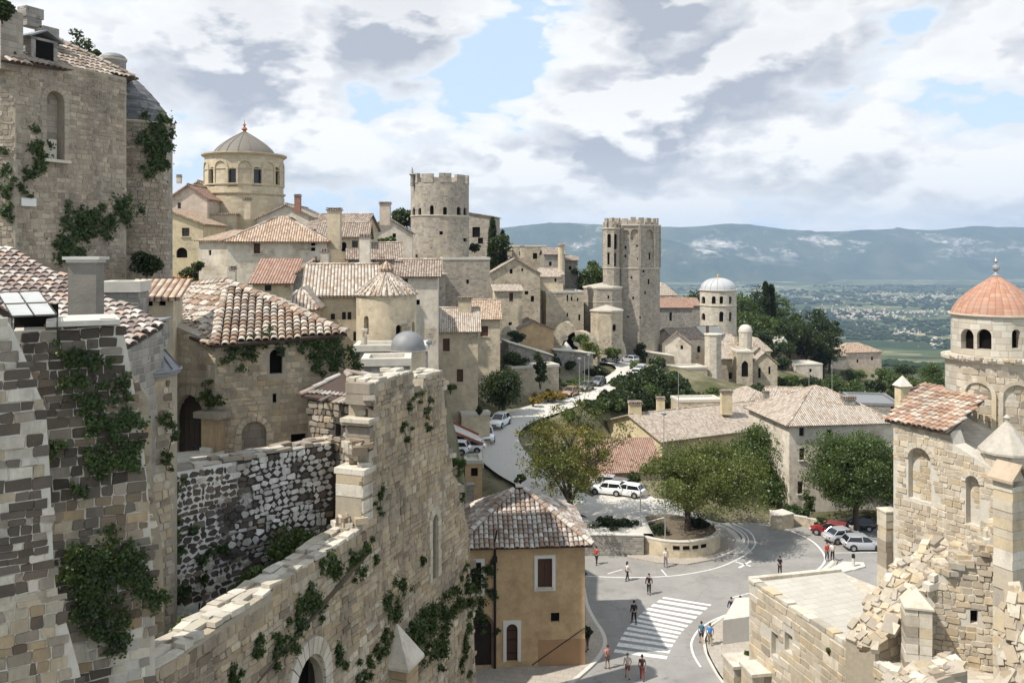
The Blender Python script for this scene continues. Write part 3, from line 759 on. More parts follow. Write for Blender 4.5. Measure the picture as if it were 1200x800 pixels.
# ================================================================== terrain
CT = [(210,325,100),(300,335,92),(360,338,85),(400,345,100),(450,345,115),(515,375,148),(560,335,185),(600,402,165),(640,418,166),(670,418,170),
      (560,489,108),(600,478,120),(640,462,132),(625,440,134),(680,453,146),(700,420,178),(760,428,172),(745,408,192),(700,380,205),(650,360,200),
      (800,460,185),(850,458,190),(900,455,200),(950,450,215),(860,400,250),(940,430,270),(1000,432,290),(1050,450,240),(1100,462,200),
      (500,420,78),(440,415,70),(420,440,58)]
ctl = [tuple(P(*c)) for c in CT]
ctl += [(-60, 60, 27), (-60, 100, 30), (-50, 140, 30), (-70, 200, 26), (-30, 190, 27), (-110, 120, 25), (-140, 250, 0), (-60, 300, -10), (-20, 260, 5),
        (-40, 40, 24), (-40, 10, 20), (-20, 45, 21), (0, 50, 0), (-5, 60, 0), (-10, 74, 5), (-14, 92, 12), (20, 45, 0), (40, 45, 0), (60, 50, 0), (20, 65, 0), (35, 70, 0), (5, 70, 0), (15, 80, 0), (30, 84, 0), (44, 90, .2), (60, 85, 0),
        (8, 95, 2), (14, 100, 2), (0, 98, 3.2), (-4, 102, 6), (20, 112, .8), (30, 105, .3), (40, 110, .3), (30, 130, 0), (45, 125, -.5), (60, 120, -1), (20, 140, 0), (12, 120, 2.5),
        (90, 90, -4), (120, 130, -18), (90, 170, -12), (110, 230, -25), (60, 330, -32), (120, 330, -48), (0, 350, -30), (-60, 400, -50), (150, 420, -90), (60, 430, -70),
        (0, 500, -110), (200, 250, -60), (-8, 97, 7.3), (-7, 108, 9.2), (-4, 112, 7.2), (250, 500, -140), (-200, 500, -120), (20, 0, 0), (0, 5, 8), (80, 20, -2)]
ctl = np.array(ctl)
ROADP = [P(*p) for p in ((700,597,92.8),(655,577,94.5),(610,551,97.5),(583,525,103),(580,507,109),(600,492,115),(640,478,123),(680,464.5,133),(705,455,141),(725,445,150),(737,437,158),(741,431,164),(732,426,168),(715,423,170),(690,421,171))]
def smooth_path(pts, k=5):
    out = []
    for i in range(len(pts)-1):
        p0 = pts[max(0, i-1)]; p1 = pts[i]; p2 = pts[i+1]; p3 = pts[min(len(pts)-1, i+2)]
        for j in range(k):
            t = j/k; out.append(.5*((2*p1)+(-p0+p2)*t+(2*p0-5*p1+4*p2-p3)*t*t+(-p0+3*p1-3*p2+p3)*t**3))
    out.append(pts[-1]); return out
RP = smooth_path(ROADP, 6); RPA = np.array([tuple(p) for p in RP])
def idw(X, Y):
    d2 = (X[..., None]-ctl[:, 0])**2+(Y[..., None]-ctl[:, 1])**2
    w = 1/(d2+9)**1.6; return (w*ctl[:, 2]).sum(-1)/w.sum(-1)
def terrain_z(X, Y):
    X = np.asarray(X, float); Y = np.asarray(Y, float)
    z = idw(X, Y)
    rad = np.hypot(X, Y); t = np.clip((rad-330)/900, 0, 1); t = t*t*(3-2*t)
    t2 = np.clip((rad-1100)/1400, 0, 1)
    far = -110-150*t2-70*np.clip((rad-2000)/2500, 0, 1)
    z = z*(1-t)+far*t
    und = np.sin(X*.0021+1.3)*np.cos(Y*.0017)*14*np.clip((rad-1500)/1500, 0, 1); z = z+und*np.clip((9000-rad)/4000, 0, 1)
    # plaza and parking terrace lie flat; ground kept just under them
    pl = np.clip(np.minimum(np.minimum(X+6, 62-X), np.minimum(Y-46, 97-Y))/3, 0, 1); z = z*(1-pl)+np.minimum(z, -.35)*pl
    d = np.sqrt(((X[..., None]-RPA[:, 0])**2+(Y[..., None]-RPA[:, 1])**2)); k = d.argmin(-1); dm = d.min(-1)
    rz = RPA[k, 2]-.55; s = np.clip((9.5-dm)/4, 0, 1); s = s*s*(3-2*s); z = z*(1-s)+rz*s
    return z
def tz(x, y): return float(terrain_z(np.array([x]), np.array([y]))[0])

def grid_obj(name, X, Yg, Zg, mat, kind='structure', smooth=True):
    nr, nc = X.shape; co = np.stack([X, Yg, Zg], -1).reshape(-1, 3)
    i = np.arange(nr-1)[:, None]*nc+np.arange(nc-1)[None, :]; i = i.ravel()
    q = np.stack([i, i+1, i+nc+1, i+nc], 1)
    me = bpy.data.meshes.new(name); me.from_pydata(co.tolist(), [], q.tolist()); me.materials.append(mat)
    if smooth: me.polygons.foreach_set('use_smooth', [True]*len(me.polygons))
    me.update(); o = bpy.data.objects.new(name, me); COL.objects.link(o); return tag(o, kind=kind)

# ground material: scrub near, patchwork of fields and woods far out on the plain
def mat_ground():
    m, t = newmat('ground scrub and fields'); p = geo_pos(t); sp = t.n('ShaderNodeSeparateXYZ', ins={0: p})
    near = t.ramp(t.noise(p, .12, 7, .7), [(.3, (.055, .065, .028)), (.45, (.105, .10, .055)), (.58, (.21, .185, .125)), (.68, (.12, .115, .06)), (.8, (.05, .065, .025))])
    wp = t.n('ShaderNodeVectorMath', operation='ADD', ins={0: p, 1: t.n('ShaderNodeVectorMath', operation='SCALE', ins={0: t.noise(p, .004, 2, .5, 1), 3: 220.0}).outputs[0]}).outputs[0]
    mp = t.n('ShaderNodeMapping', ins={'Vector': wp, 'Rotation': (0, 0, .5), 'Scale': (.0075, .013, 0)}).outputs[0]
    vo = t.n('ShaderNodeTexVoronoi', distance='CHEBYCHEV', ins={'Vector': mp, 'Scale': 1.0, 'Randomness': .85})
    sepc = t.n('ShaderNodeSeparateColor', ins={0: vo.outputs['Color']})
    fc = t.ramp(sepc.outputs[0], [(0, (.075, .10, .035)), (.16, (.11, .13, .05)), (.26, (.045, .065, .03)), (.42, (.22, .20, .10)), (.54, (.09, .115, .05)), (.62, (.42, .34, .22)), (.74, (.065, .09, .035)), (.9, (.16, .18, .07))], 'CONSTANT')
    fine = t.noise(p, .02, 6, .7); fc = t.mix(t.math('MULTIPLY', fine, .5), fc, (.05, .065, .03))
    wood = t.ramp(t.noise(t.n('ShaderNodeMapping', ins={'Vector': p, 'Scale': (.55, 1.6, 1)}).outputs[0], .0011, 7, .62), [(.49, 0.0), (.54, 1.0)])
    fc = t.mix(wood, fc, t.ramp(fine, [(.3, (.018, .032, .012)), (.7, (.045, .065, .025))]))
    far = t.ramp(t.math('DIVIDE', sp.outputs[1], 1000.0), [(.42, 0.0), (.9, 1.0)])
    c = t.mix(far, near, fc)
    b = t.bump(t.noise(p, .8, 6, .7), .6, .5)
    t.out(t.pbsdf(c, .95, b, .05)); return m
rows = np.concatenate([np.linspace(-15, 260, 170), 260*np.exp(np.linspace(0, math.log(16000/260), 130))[1:]])
kx = np.linspace(-1.15, 1.15, 200); kn = np.linspace(-150, 150, 200)
Xg = np.stack([kx*max(y, 130) for y in rows]); Yg = np.repeat(rows[:, None], 200, 1)
Zg = terrain_z(Xg, Yg)
rough = np.array([[mnoise.noise(Vector((x*.25, y*.25, 0)))*.5+mnoise.noise(Vector((x*.06, y*.06, 3)))*1.2 for x, y in zip(rx, ry)] for rx, ry in zip(Xg[:300], Yg[:300])])
inpl = (Xg > -9) & (Xg < 66) & (Yg > 44) & (Yg < 114); Zg = Zg+np.where(inpl, 0, rough*np.clip((400-Yg)/200, 0, 1)*.6)
grid_obj('ground', Xg, Yg, Zg, mat_ground())

# mountains across the plain
def mat_mount():
    m, t = newmat('wooded limestone mountain'); p = geo_pos(t); sp = t.n('ShaderNodeSeparateXYZ', ins={0: p})
    n1 = t.noise(p, .0018, 8, .65)
    c = t.ramp(n1, [(.3, (.022, .036, .018)), (.5, (.045, .062, .028)), (.66, (.075, .08, .04)), (.8, (.12, .11, .06))])
    st = t.n('ShaderNodeMapping', ins={'Vector': p, 'Scale': (1, .6, 2.6)}).outputs[0]
    ro = t.ramp(t.noise(st, .0011, 10, .74), [(.535, 0.0), (.62, 1.0)])
    hm = t.ramp(t.math('DIVIDE', t.math('ADD', sp.outputs[2], 400), 900), [(.25, 0.0), (.5, 1.0), (.80, 1.0), (.92, 0.0)])
    rk = t.math('MULTIPLY', ro, hm)
    c = t.mix(t.math('MULTIPLY', rk, .72), c, t.ramp(t.noise(p, .006, 6, .75), [(.38, (.10, .10, .07)), (.6, (.72, .66, .58))]))
    t.out(t.pbsdf(c, .95, None, .05)); return m
def ridge(name, prof, Yc, depthm, amp, mat, seed):
    xs = np.linspace((prof[0][0]-600)/F*Yc, (prof[-1][0]-600)/F*Yc, 260); pxs = xs/Yc*F+600
    top = np.interp(pxs, [a for a, b in prof], [EYE-(b-HY)/F*Yc for a, b in prof]); base = -360
    nr = 46; X = []; Yy = []; Zz = []
    for j in range(nr):
        t = j/(nr-1)*1.6
        s = t if t <= 1 else 1-(t-1)*.8
        sh = s*s*(3-2*s)*.55+s*.45
        yy = Yc-depthm*(1-t)
        row = []
        for i, x in enumerate(xs):
            q = Vector((x*.0009+seed, yy*.0006, 0)); rdg = 1-abs(mnoise.noise(q*1.3))*2; n2 = mnoise.fractal(Vector((x*.0022, yy*.0022, seed)), .8, 2.1, 5)
            env = math.sin(math.pi*min(1, s))**.6 if s < 1 else 0
            row.append(base+(top[i]-base)*sh+amp*env*(.55*rdg+.7*n2-.3)+(n2*amp*.05))
        X.append(xs); Yy.append(np.full(len(xs), yy)); Zz.append(row)
    grid_obj(name, np.array(X), np.array(Yy), np.array(Zz), mat)
mm = mat_mount()
ridge('mountain_range', [(-700,268),(0,262),(400,266),(590,267),(640,263),(680,261),(705,264),(760,266),(800,266),(850,263),(890,265),(920,269),(955,272),(985,271),(1010,269),(1060,268.5),(1110,268.5),(1150,266),(1210,266),(1500,262),(1900,268)], 12500, 1700, 170, mm, 3.1)
ridge('mountain_range', [(300,290),(500,275),(560,270),(600,265),(640,261.5),(670,260.5),(700,263),(740,272),(800,285),(900,310),(960,318)], 11000, 1100, 110, mm, 8.4)

# ================================================================== plaza, roads, kerbs, markings
def mat_asphalt():
    m, t = newmat('worn grey asphalt'); p = geo_pos(t)
    c = t.ramp(t.noise(p, .22, 6, .65), [(.35, (.24, .226, .21)), (.65, (.32, .303, .28))])
    c = t.mix(t.ramp(t.noise(p, 14, 3, .8), [(.45, 0.0), (.8, .5)]), c, (.12, .113, .105))
    stn = t.ramp(t.noise(p, .55, 7, .75), [(.52, 0.0), (.7, 1.0)]); c = t.mix(t.math('MULTIPLY', stn, .45), c, (.12, .112, .10))
    pt = t.ramp(t.n('ShaderNodeTexVoronoi', feature='DISTANCE_TO_EDGE', ins={'Vector': t.n('ShaderNodeVectorMath', operation='ADD', ins={0: p, 1: t.noise(p, .8, 3, .6, 1)}).outputs[0], 'Scale': .11}).outputs[0], [(.0, 1.0), (.006, 0.0)])
    c = t.mix(t.math('MULTIPLY', pt, .22), c, (.06, .058, .055))
    t.out(t.pbsdf(c, .9, t.bump(t.noise(p, 30, 3, .7), .3, .01), .2)); return m
M['asphalt'] = mat_asphalt()
def mat_paving(name, c1, c2, w=.6, h=.6, rot=.2):
    m, t = newmat(name); p = geo_pos(t)
    mp = t.n('ShaderNodeMapping', ins={'Vector': p, 'Rotation': (0, 0, rot)}).outputs[0]
    b = t.n('ShaderNodeTexBrick', ins={'Vector': mp, 'Color1': (*c1, 1), 'Color2': (*c2, 1), 'Mortar': tuple(x*.55 for x in c1)+(1,), 'Scale': 1.0, 'Mortar Size': .012, 'Brick Width': w, 'Row Height': h})
    c = t.mix(t.math('MULTIPLY', t.ramp(t.noise(p, .9, 6, .7), [(.4, 0.0), (.7, 1.0)]), .35), b.outputs[0], tuple(x*.6 for x in c1))
    t.out(t.pbsdf(c, .9, t.bump(b.outputs[1], -.3, .02), .15)); return m
M['paving'] = mat_paving('sidewalk paving', (.42, .37, .31), (.36, .32, .27))
M['slab_roof'] = mat_paving('pale terrace paving', (.50, .47, .41), (.45, .42, .37), 1.1, .55, -.38)
def mat_paint():
    m, t = newmat('worn white road paint'); p = geo_pos(t)
    w = t.ramp(t.noise(p, 3.5, 8, .8), [(.46, 0.0), (.66, .75)]); c = t.mix(w, (.70, .69, .66), (.30, .29, .27)); t.out(t.pbsdf(c, .85, None, .2)); return m
M['paint'] = mat_paint()
M['kerb'] = m_plain('pale kerb stone', (.55, .51, .45), .9, .15, 3, bump=.2)
M['soil'] = m_plain('dry soil', (.14, .11, .075), .95, .4, 1.5, bump=.5)
def sheet(name, pts, mat, kind='structure', z=None, th=None):
    mb = MB(); pts = [Vector(p) for p in pts]
    if z is not None: pts = [Vector((p.x, p.y, z)) for p in pts]
    tris = tessellate_polygon([[Vector((p.x, p.y, 0)) for p in pts]])
    mb.add(pts, [tuple(t) for t in tris])
    if th:
        n = len(pts); mb.add(pts+[p-Z*th for p in pts], [(i, (i+1) % n, n+(i+1) % n, n+i) for i in range(n)])
    o = mb.build(name, M[mat]); tag(o, kind=kind); return o
def strip(mb, pts, w, z=None, mat=0):
    pts = [Vector(p) for p in pts]; L = []; Rr = []
    for i, p in enumerate(pts):
        d = pts[min(i+1, len(pts)-1)]-pts[max(0, i-1)]; d.z = 0; d.normalize(); s = Vector((-d.y, d.x, 0))*(w/2)
        zz = p.z if z is None else z
        L.append(Vector((p.x+s.x, p.y+s.y, zz))); Rr.append(Vector((p.x-s.x, p.y-s.y, zz)))
    n = len(pts); mb.add(L+Rr, [(i, n+i, n+i+1, i+1) for i in range(n-1)], mat)
    return L, Rr
def gp(lst, z=0.0, k=5): return smooth_path([G(x, y, z) for x, y in lst], k)
sheet('plaza_road', [(-7, 44, 0), (70, 44, 0), (70, 98, 0), (22, 112, 0), (22, 84.6, 0), (-7, 84.6, 0)], 'asphalt')
mb = MB()
# crossing stripes
Lp = [G(*p) for p in ((778,699),(762,710),(749,721),(737,733),(727,748),(718,766))]; Rp_ = [G(*p) for p in ((834,708),(820,720),(806,733),(796,744),(788,757),(780,774))]
Lp = smooth_path(Lp, 10); Rp_ = smooth_path(Rp_, 10)
def at(path, t):
    f = t*(len(path)-1); i = min(int(f), len(path)-2); return path[i].lerp(path[i+1], f-i)
ns = 13
for i in range(ns):
    t0 = i/ns; t1 = (i+.55)/ns
    a, b, c, d = at(Lp, t0), at(Rp_, t0), at(Rp_, t1), at(Lp, t1)
    for q in (a, b, c, d): q.z = .008
    mb.add([a, b, c, d], [(0, 1, 2, 3)])
for ln, w in (([(677,674),(720,676),(760,676),(800,673),(840,665),(868,653),(883,641),(884,631),(876,621),(858,613)], .16), ([(866,649),(876,639),(876,629),(867,620),(850,613)], .12),
              ([(712,672),(729,667)], .14), ([(775,667),(781,674)], .14), ([(890,614),(915,618),(935,625),(952,634),(963,645),(967,655),(962,664),(950,672)], .2),
              ([(978,647.5),(1050,646.5)], .12), ([(877,714),(848,721),(823,734),(811,750),(812,765),(821,781)], .16), ([(857,700),(880,694)], .12), ([(700,656),(700,656.2)], .1)):
    strip(mb, gp(ln, 0), w, .008)
for a, b in (((862,658),(880,663)), ((880,657),(866,665))): strip(mb, [G(*a), G(*b)], .25, .008)
tag(mb.build('road_markings', M['paint']), kind='structure')
# left pavement with kerb
kerbL = gp([(684,690),(688,710),(697,728),(706,742),(709,756),(700,773),(680,792),(655,812)], 0, 5)
sheet('pavement', [(p.x, p.y, .13) for p in kerbL]+[(-6, 56, .13), (-6, 71, .13), (6, 71, .13)], 'paving', th=.13)
mb = MB(); L, Rr = strip(mb, kerbL, .3, .145); mb2 = MB()
for i in range(len(kerbL)-1):
    mb2.prism([L[i].xy.to_3d(), L[i+1].xy.to_3d(), Rr[i+1].xy.to_3d(), Rr[i].xy.to_3d()], [L[i], L[i+1], Rr[i+1], Rr[i]])
tag(mb2.build('kerb', M['kerb']), kind='structure')
def kerb(lst, w=.28, h=.13, k=5):
    pts = gp(lst, 0, k); m = MB(); tmp = MB(); L, Rr = strip(tmp, pts, w, h)
    for i in range(len(pts)-1): m.prism([L[i].xy.to_3d(), L[i+1].xy.to_3d(), Rr[i+1].xy.to_3d(), Rr[i].xy.to_3d()], [L[i], L[i+1], Rr[i+1], Rr[i]])
    tag(m.build('kerb', M['kerb']), kind='structure')
# right pavement
sheet('pavement', [G(876,718), G(850,724), G(832,736), G(826,750), G(829,768), G(842,792), G(860,815), G(980,815), G(960,745)], 'paving', z=.13, th=.13)
kerb([(880,717),(852,723),(833,735),(826,750),(829,768),(842,792),(860,815)])
kerb([(835,636+20),(862,645),(871,636),(870,628),(858,619),(845,614)], .3)
kerb([(945,678),(962,670),(973,662),(979,655)], .35); kerb([(985,667),(1000,668),(1012,662)], .3)
sheet('traffic_island', [G(972,668), G(988,659), G(1012,660), G(1014,665), G(990,671)], 'kerb', z=.14, th=.14)
sheet('traffic_island', [G(953,676), G(968,664), G(974,656), G(982,656), G(978,668), G(966,677)], 'paving', z=.12, th=.12)
# strip of pavement in front of the planter
sheet('pavement', [G(735,653), G(770,660), G(805,662), G(838,656), G(858,643), G(862,632), G(850,620), G(838,615), (17, 96, 0), (12, 90, 0)], 'paving', z=.12, th=.12)
# upper road and parking terrace
m = MB(); strip(m, RP, 6.2); tag(m.build('upper_road', M['concrete']), kind='structure')
nx, ny = 24, 24; Xt, Yt = np.meshgrid(np.linspace(1, 24, 40), np.linspace(84.9, 112, 30))
ss_ = lambda s: s*s*(3-2*s)
far_ = ss_(np.clip((Yt-91)/5, 0, 1)); hz = 2.0*(far_*ss_(np.clip((23.5-Xt)/6.5, 0, 1))+(1-far_)*np.clip((15.2-Xt)/1.2, 0, 1))
grid_obj('parking_terrace', Xt, Yt, hz+.004, M['concrete'])
m = MB()
for a, b in (((735,602),(758,597)), ((744,607),(768,601)), ((755,612),(778,606)), ((728,597),(748,592))): strip(m, [G(*a, 2.02), G(*b, 2.02)], .18)
tag(m.build('road_markings', M['paint']), kind='structure')

# ================================================================== world, sun, haze
SUN_EL = R(54); sun_from = Vector((-math.cos(R(27)), -math.sin(R(27)), 0))
world = bpy.data.worlds.new('World'); scene.world = world; world.use_nodes = True
t = NT.__new__(NT); t.nt = world.node_tree; t.nt.nodes.clear()
sky = t.n('ShaderNodeTexSky', sky_type='NISHITA', sun_disc=False); sky.sun_elevation = SUN_EL
sky.sun_rotation = math.atan2(sun_from.x, sun_from.y); sky.air_density = 1.0; sky.dust_density = 1.2; sky.altitude = 200
dirv = t.n('ShaderNodeTexCoord').outputs['Generated']
sp = t.n('ShaderNodeSeparateXYZ', ins={0: dirv}); dz = sp.outputs[2]
def vdir(px, py):
    return ray(px, py).normalized()
def blob(px, py, rad, sx=1.0):
    """soft bump of cloud around one direction of the sky"""
    d = vdir(px, py)
    df = t.n('ShaderNodeVectorMath', operation='SUBTRACT', ins={0: dirv, 1: tuple(d)}).outputs[0]
    df = t.n('ShaderNodeVectorMath', operation='MULTIPLY', ins={0: df, 1: (1/sx, 1, 1)}).outputs[0]
    l = t.n('ShaderNodeVectorMath', operation='LENGTH', ins={0: df}).outputs['Value']
    return t.math('SUBTRACT', 1.0, t.math('DIVIDE', l, rad), clamp=True)
def cloud_field(shift):
    zz = t.math('ADD', dz, shift)
    v = t.n('ShaderNodeCombineXYZ', ins={0: sp.outputs[0], 1: sp.outputs[1], 2: t.math('MULTIPLY', zz, 2.0)}).outputs[0]
    v = t.n('ShaderNodeVectorMath', operation='ADD', ins={0: v, 1: (3.7, 1.3, .4)}).outputs[0]
    wv = t.n('ShaderNodeVectorMath', operation='MULTIPLY_ADD', ins={0: t.noise(v, 9, 4, .6, 1), 1: (.09, .09, .09), 2: v}).outputs[0]
    big = t.noise(v, 3.0, 2, .5); fine = t.noise(v, 11.0, 7, .62)
    vo = t.n('ShaderNodeTexVoronoi', feature='F1', ins={'Vector': wv, 'Scale': 6.5, 'Detail': 2.0, 'Roughness': .5, 'Lacunarity': 2.4}).outputs['Distance']
    puff = t.math('SUBTRACT', 1.0, vo)
    return t.math('ADD', t.math('ADD', t.math('MULTIPLY', big, .62), t.math('MULTIPLY', fine, .28)), t.math('MULTIPLY', puff, .30))
f0 = cloud_field(0.0); f1 = cloud_field(.045)
add = t.math('MULTIPLY', blob(765, 115, .17, 1.3), .20)
for (px, py, rad, sx, a) in ((420, 60, .12, 1.6, .16), (330, 100, .16, 1.6, .10), (430, 175, .10, 2, .12), (1000, 60, .25, 2.2, .12), (900, 190, .10, 3.0, .10), (1060, 205, .10, 2.5, .12), (600, 215, .06, 3.5, .08), (80, 60, .3, 1.4, .10),
                             (575, 80, .085, 1.3, -.16), (660, 45, .07, 1.4, -.12), (548, 135, .04, 2.2, -.08), (500, 30, .06, 2, .08), (640, 5, .05, 3, .10), (1150, 135, .08, 1.6, -.16), (700, 258, .05, 9, -.05), (215, 180, .06, 1.5, -.14), (420, 130, .07, 2.0, -.12), (930, 165, .05, 3.0, -.06)):
    add = t.math('ADD', add, t.math('MULTIPLY', blob(px, py, rad, sx), a))
g0 = t.math('ADD', f0, add)
mask = t.ramp(g0, [(.455, 0.0), (.49, .7), (.56, 1.0)])
thick = t.ramp(g0, [(.50, 0.0), (.74, 1.0)])
dif = t.math('SUBTRACT', f0, f1)                       # >0 where the cloud thins out upward: sunlit crest
lit = t.math('ADD', t.math('MULTIPLY', dif, 8.0), .50, clamp=True)
shade = t.math('MULTIPLY', t.math('SUBTRACT', 1.0, lit), t.math('ADD', t.math('MULTIPLY', thick, .95), .25), clamp=True)
highg = t.ramp(dz, [(.14, 0.0), (.30, 1.0)])
shade = t.math('ADD', shade, t.math('MULTIPLY', highg, t.math('MULTIPLY', thick, .45)), clamp=True)
CL_W, CL_G = (9.1, 9.0, 8.8), (4.0, 4.25, 4.8)
ccol = t.mix(shade, CL_W, CL_G)
lowc = t.ramp(dz, [(0.0, 1.0), (.12, 0.0)])
ccol = t.mix(t.math('MULTIPLY', lowc, .5), ccol, (8.6, 8.4, 7.5))
SKYS = .092
skyc = t.mix(.72, sky.outputs[0], (6.6, 8.3, 9.9))
hz_ = t.ramp(dz, [(0.0, 1.0), (.16, 0.0)])
skyc = t.mix(t.math('MULTIPLY', hz_, .5), skyc, (6.9, 7.9, 9.2))
final = t.mix(t.math('MULTIPLY', mask, .97), skyc, ccol)
bg = t.n('ShaderNodeBackground', ins={'Color': final, 'Strength': SKYS})
wo = t.n('ShaderNodeOutputWorld', ins={0: bg.outputs[0]})
ld = bpy.data.lights.new('Sun', 'SUN'); ld.energy = 4.5; ld.angle = R(.5); ld.color = (1.0, .955, .88)
lo = bpy.data.objects.new('Sun', ld); COL.objects.link(lo)
sv = sun_from*math.cos(SUN_EL)+Z*math.sin(SUN_EL); lo.rotation_euler = sv.to_track_quat('Z', 'Y').to_euler(); lo.location = (-50, -50, 90)
world.cycles.sampling_method = 'MANUAL'; world.cycles.sample_map_resolution = 512
# air
hm, ht = newmat('valley haze'); v = ht.n('ShaderNodeVolumePrincipled', ins={'Color': (.56, .72, 1.0, 1), 'Density': 5.4e-5, 'Anisotropy': .2})
ht.out(None, vol=v.outputs[0])
hb = MB(); hb.box((0, 8200, 130), 20500, 8600, 530); hz_o = hb.build('haze', hm, uv=False); tag(hz_o, kind='stuff')

# ================================================================== camera
cd = bpy.data.cameras.new('Camera'); cd.sensor_width = 36; cd.lens = 30.0; cd.shift_y = -(400-HY)/1200; cd.clip_start = .5; cd.clip_end = 60000
co = bpy.data.objects.new('Camera', cd); co.location = (0, 0, EYE); co.rotation_euler = (R(90), 0, 0); COL.objects.link(co); scene.camera = co
scene.view_settings.view_transform = 'Standard'; scene.view_settings.look = 'None'; scene.view_settings.exposure = 0.38; scene.view_settings.gamma = 1
scene.render.resolution_x = 1024; scene.render.resolution_y = 682
scene.render.engine = 'CYCLES'; scene.cycles.volume_bounces = 1; scene.cycles.max_bounces = 6; scene.cycles.transparent_max_bounces = 6
# ================================================================== FOREGROUND LEFT
def wallthing(name, label, cat, O, U, poly, holes=(), th=1.0, backing='mortar_mid', stonekw=None, mat='stones', part='wall', facing='stone_facing', loc=None, par=None, depth=.3, shift=.0):
    """solid wall: mortar core with individually laid stones on its face"""
    O = Vector(O); U = Vector(U).normalized(); N = U.cross(Z)
    if par is None: par = root(name, label, cat, loc if loc is not None else O)
    mb = MB(); panel(mb, O, U, poly, holes, N, depth)
    n = len(poly); fr = [O+U*a+Z*b for a, b in poly]; bk = [p-N*th for p in fr]
    mb.add(fr+bk, [(i, (i+1) % n, n+(i+1) % n, n+i) for i in range(n)]); mb.add(bk, [tuple(range(n))])
    w = mb.build(part, M[backing], par)
    if stonekw is not None:
        sm = MB(); stones(sm, flatmap(O, U, N), poly, holes=[[(a, b) for a, b in h] for h in holes], **stonekw)
        sm.build(facing, M[mat], w, uv=False)
    return par, O, U, N, w
def coping(par, O, U, N, u0, u1, z, th, seed=1, mat='stones_pale', pal=(W_, (.58, .53, .44), (.50, .45, .36), (.62, .58, .50)), zf=None, name='coping', lens=(.28, .75), out=.06):
    rd = random.Random(seed); m = MB()
    for row in (-1, 0, 1):
        u = u0
        while u < u1-.06:
            l = min(rd.uniform(*lens), u1-u); zz = z if zf is None else zf(u+l/2); hh = rd.uniform(.06, .17)
            c = O+U*(u+l/2)+Z*(zz+hh/2+rd.uniform(-.03, .05))-N*(th/2-out/2+row*th/3+rd.uniform(-.03, .03))
            q = rd.uniform(.8, 1.08); col = tuple(min(.8, x*q) for x in rd.choice(pal))
            if rd.random() > .07: m.box(c, l/2-.008, th/6*rd.uniform(.85, 1.1), hh/2, (U+Z*rd.uniform(-.08, .08)+N*rd.uniform(-.12, .12)), 0, col, W=(Z+N*rd.uniform(-.1, .1)+U*rd.uniform(-.05, .05)).normalized())
            u += l
    return m.build(name, M[mat], par, uv=False)
def voussoirs(par, O, U, N, u0, u1, zs, z0, w=.35, n=11, col=(.58, .53, .44), pointed=False, proud=.09, name='arch_ring', jamb=True):
    m = MB(); cu = (u0+u1)/2; r = (u1-u0)/2; rd = random.Random(int(u0*100) % 97)
    def quad(pts, c_):
        m.prism([O+U*a+Z*b-N*.05 for a, b in pts], [O+U*a+Z*b+N*(proud+rd.uniform(0, .02)) for a, b in pts], 0, c_)
    for i in range(n):
        a0 = math.pi*i/n+.015; a1 = math.pi*(i+1)/n-.015; q = rd.uniform(.85, 1.12); c_ = tuple(x*q for x in col)
        k = 1.0+(.28 if pointed else 0)
        f = lambda a, rr: (cu+rr*math.cos(a), zs+rr*math.sin(a)*k)
        quad([f(a0, r), f(a0, r+w), f(a1, r+w), f(a1, r)], c_)
    if jamb:
        for s in (-1, 1):
            z = z0
            while z < zs-.05:
                h = min(rd.uniform(.28, .42), zs-z); ww = w*rd.uniform(.7, 1.3); q = rd.uniform(.85, 1.12)
                a, b = (cu+s*r, cu+s*(r+ww)); a, b = min(a, b), max(a, b)
                quad([(a, z+.01), (b, z+.01), (b, z+h-.01), (a, z+h-.01)], tuple(x*q for x in col)); z += h
    return m.build(name, M['stones_pale'], par, uv=False)

# ---- long diagonal curtain wall running away to the right
UD = Vector((.3362, .9418, 0)); OD = Vector((-9.85, 18, 0)); ND = UD.cross(Z)
def dpt(px, py):
    p = hit(px, py, OD, ND); return ((p-OD).dot(UD), p.z)
arch1 = arch_loop(19.15, 19.62, 16.1, 18.95, 'pointed'); gate = arch_loop(9.0, 10.75, 12.5, 17.1, 'pointed')
prof = [(-3, 4), (26, 4), (26, 8), (24.2, 9), (23.9, 12), (23.35, 15.5), (23.2, 17.2), (22.8, 17.7), (22.7, 18.4), (22.2, 18.6), (22.0, 19.6), (21.5, 20.1), (21.3, 20.9), (20.8, 21.5), (20.7, 22.6), (20.45, 23.9), (20.3, 24.75),
        (18.4, 24.75), (18.3, 24.1), (17.5, 23.9), (17.35, 25.15), (14.2, 25.15), (14.15, 22.1), (13.3, 22.0), (13.25, 20.05), (-3, 19.5)]
def dcol(u, v, rd):
    d = mnoise.noise(Vector((u*.33, v*.42, 2)))+.6*mnoise.noise(Vector((u*1.1, v*1.2, 7)))
    if d > .28: return rd.choices([G_, D_, (.19, .17, .15), C_], [5, 2, 3, 1])[0]
    if v < 19.8 and d < -.2: return rd.choices([W_, (.56, .50, .40), C_], [3, 4, 2])[0]
    return rd.choices([C_, (.50, .41, .28), G_, O_, B_, (.56, .49, .37)], [5, 5, 1.4, 2.6, 1.0, 2.5])[0]
dw, _, _, _, dwall = wallthing('curtain_wall', 'long ruined rubble curtain wall climbing diagonally in front of the tan house, ivy on its face', 'wall', OD, UD, prof, [arch1, gate], th=1.05,
    stonekw=dict(rows=(.17, .33), lens=(.22, .62), relief=(.015, .06), jit=.02, gap=.010, colf=dcol, blend=.5, seed=5, cut=.22, edge=.15), loc=(OD.x, OD.y, 4))
coping(dw, OD, UD, ND, 0, 13.2, 0, 1.05, 3, zf=lambda u: 19.5+.55*(u+3)/16.3)
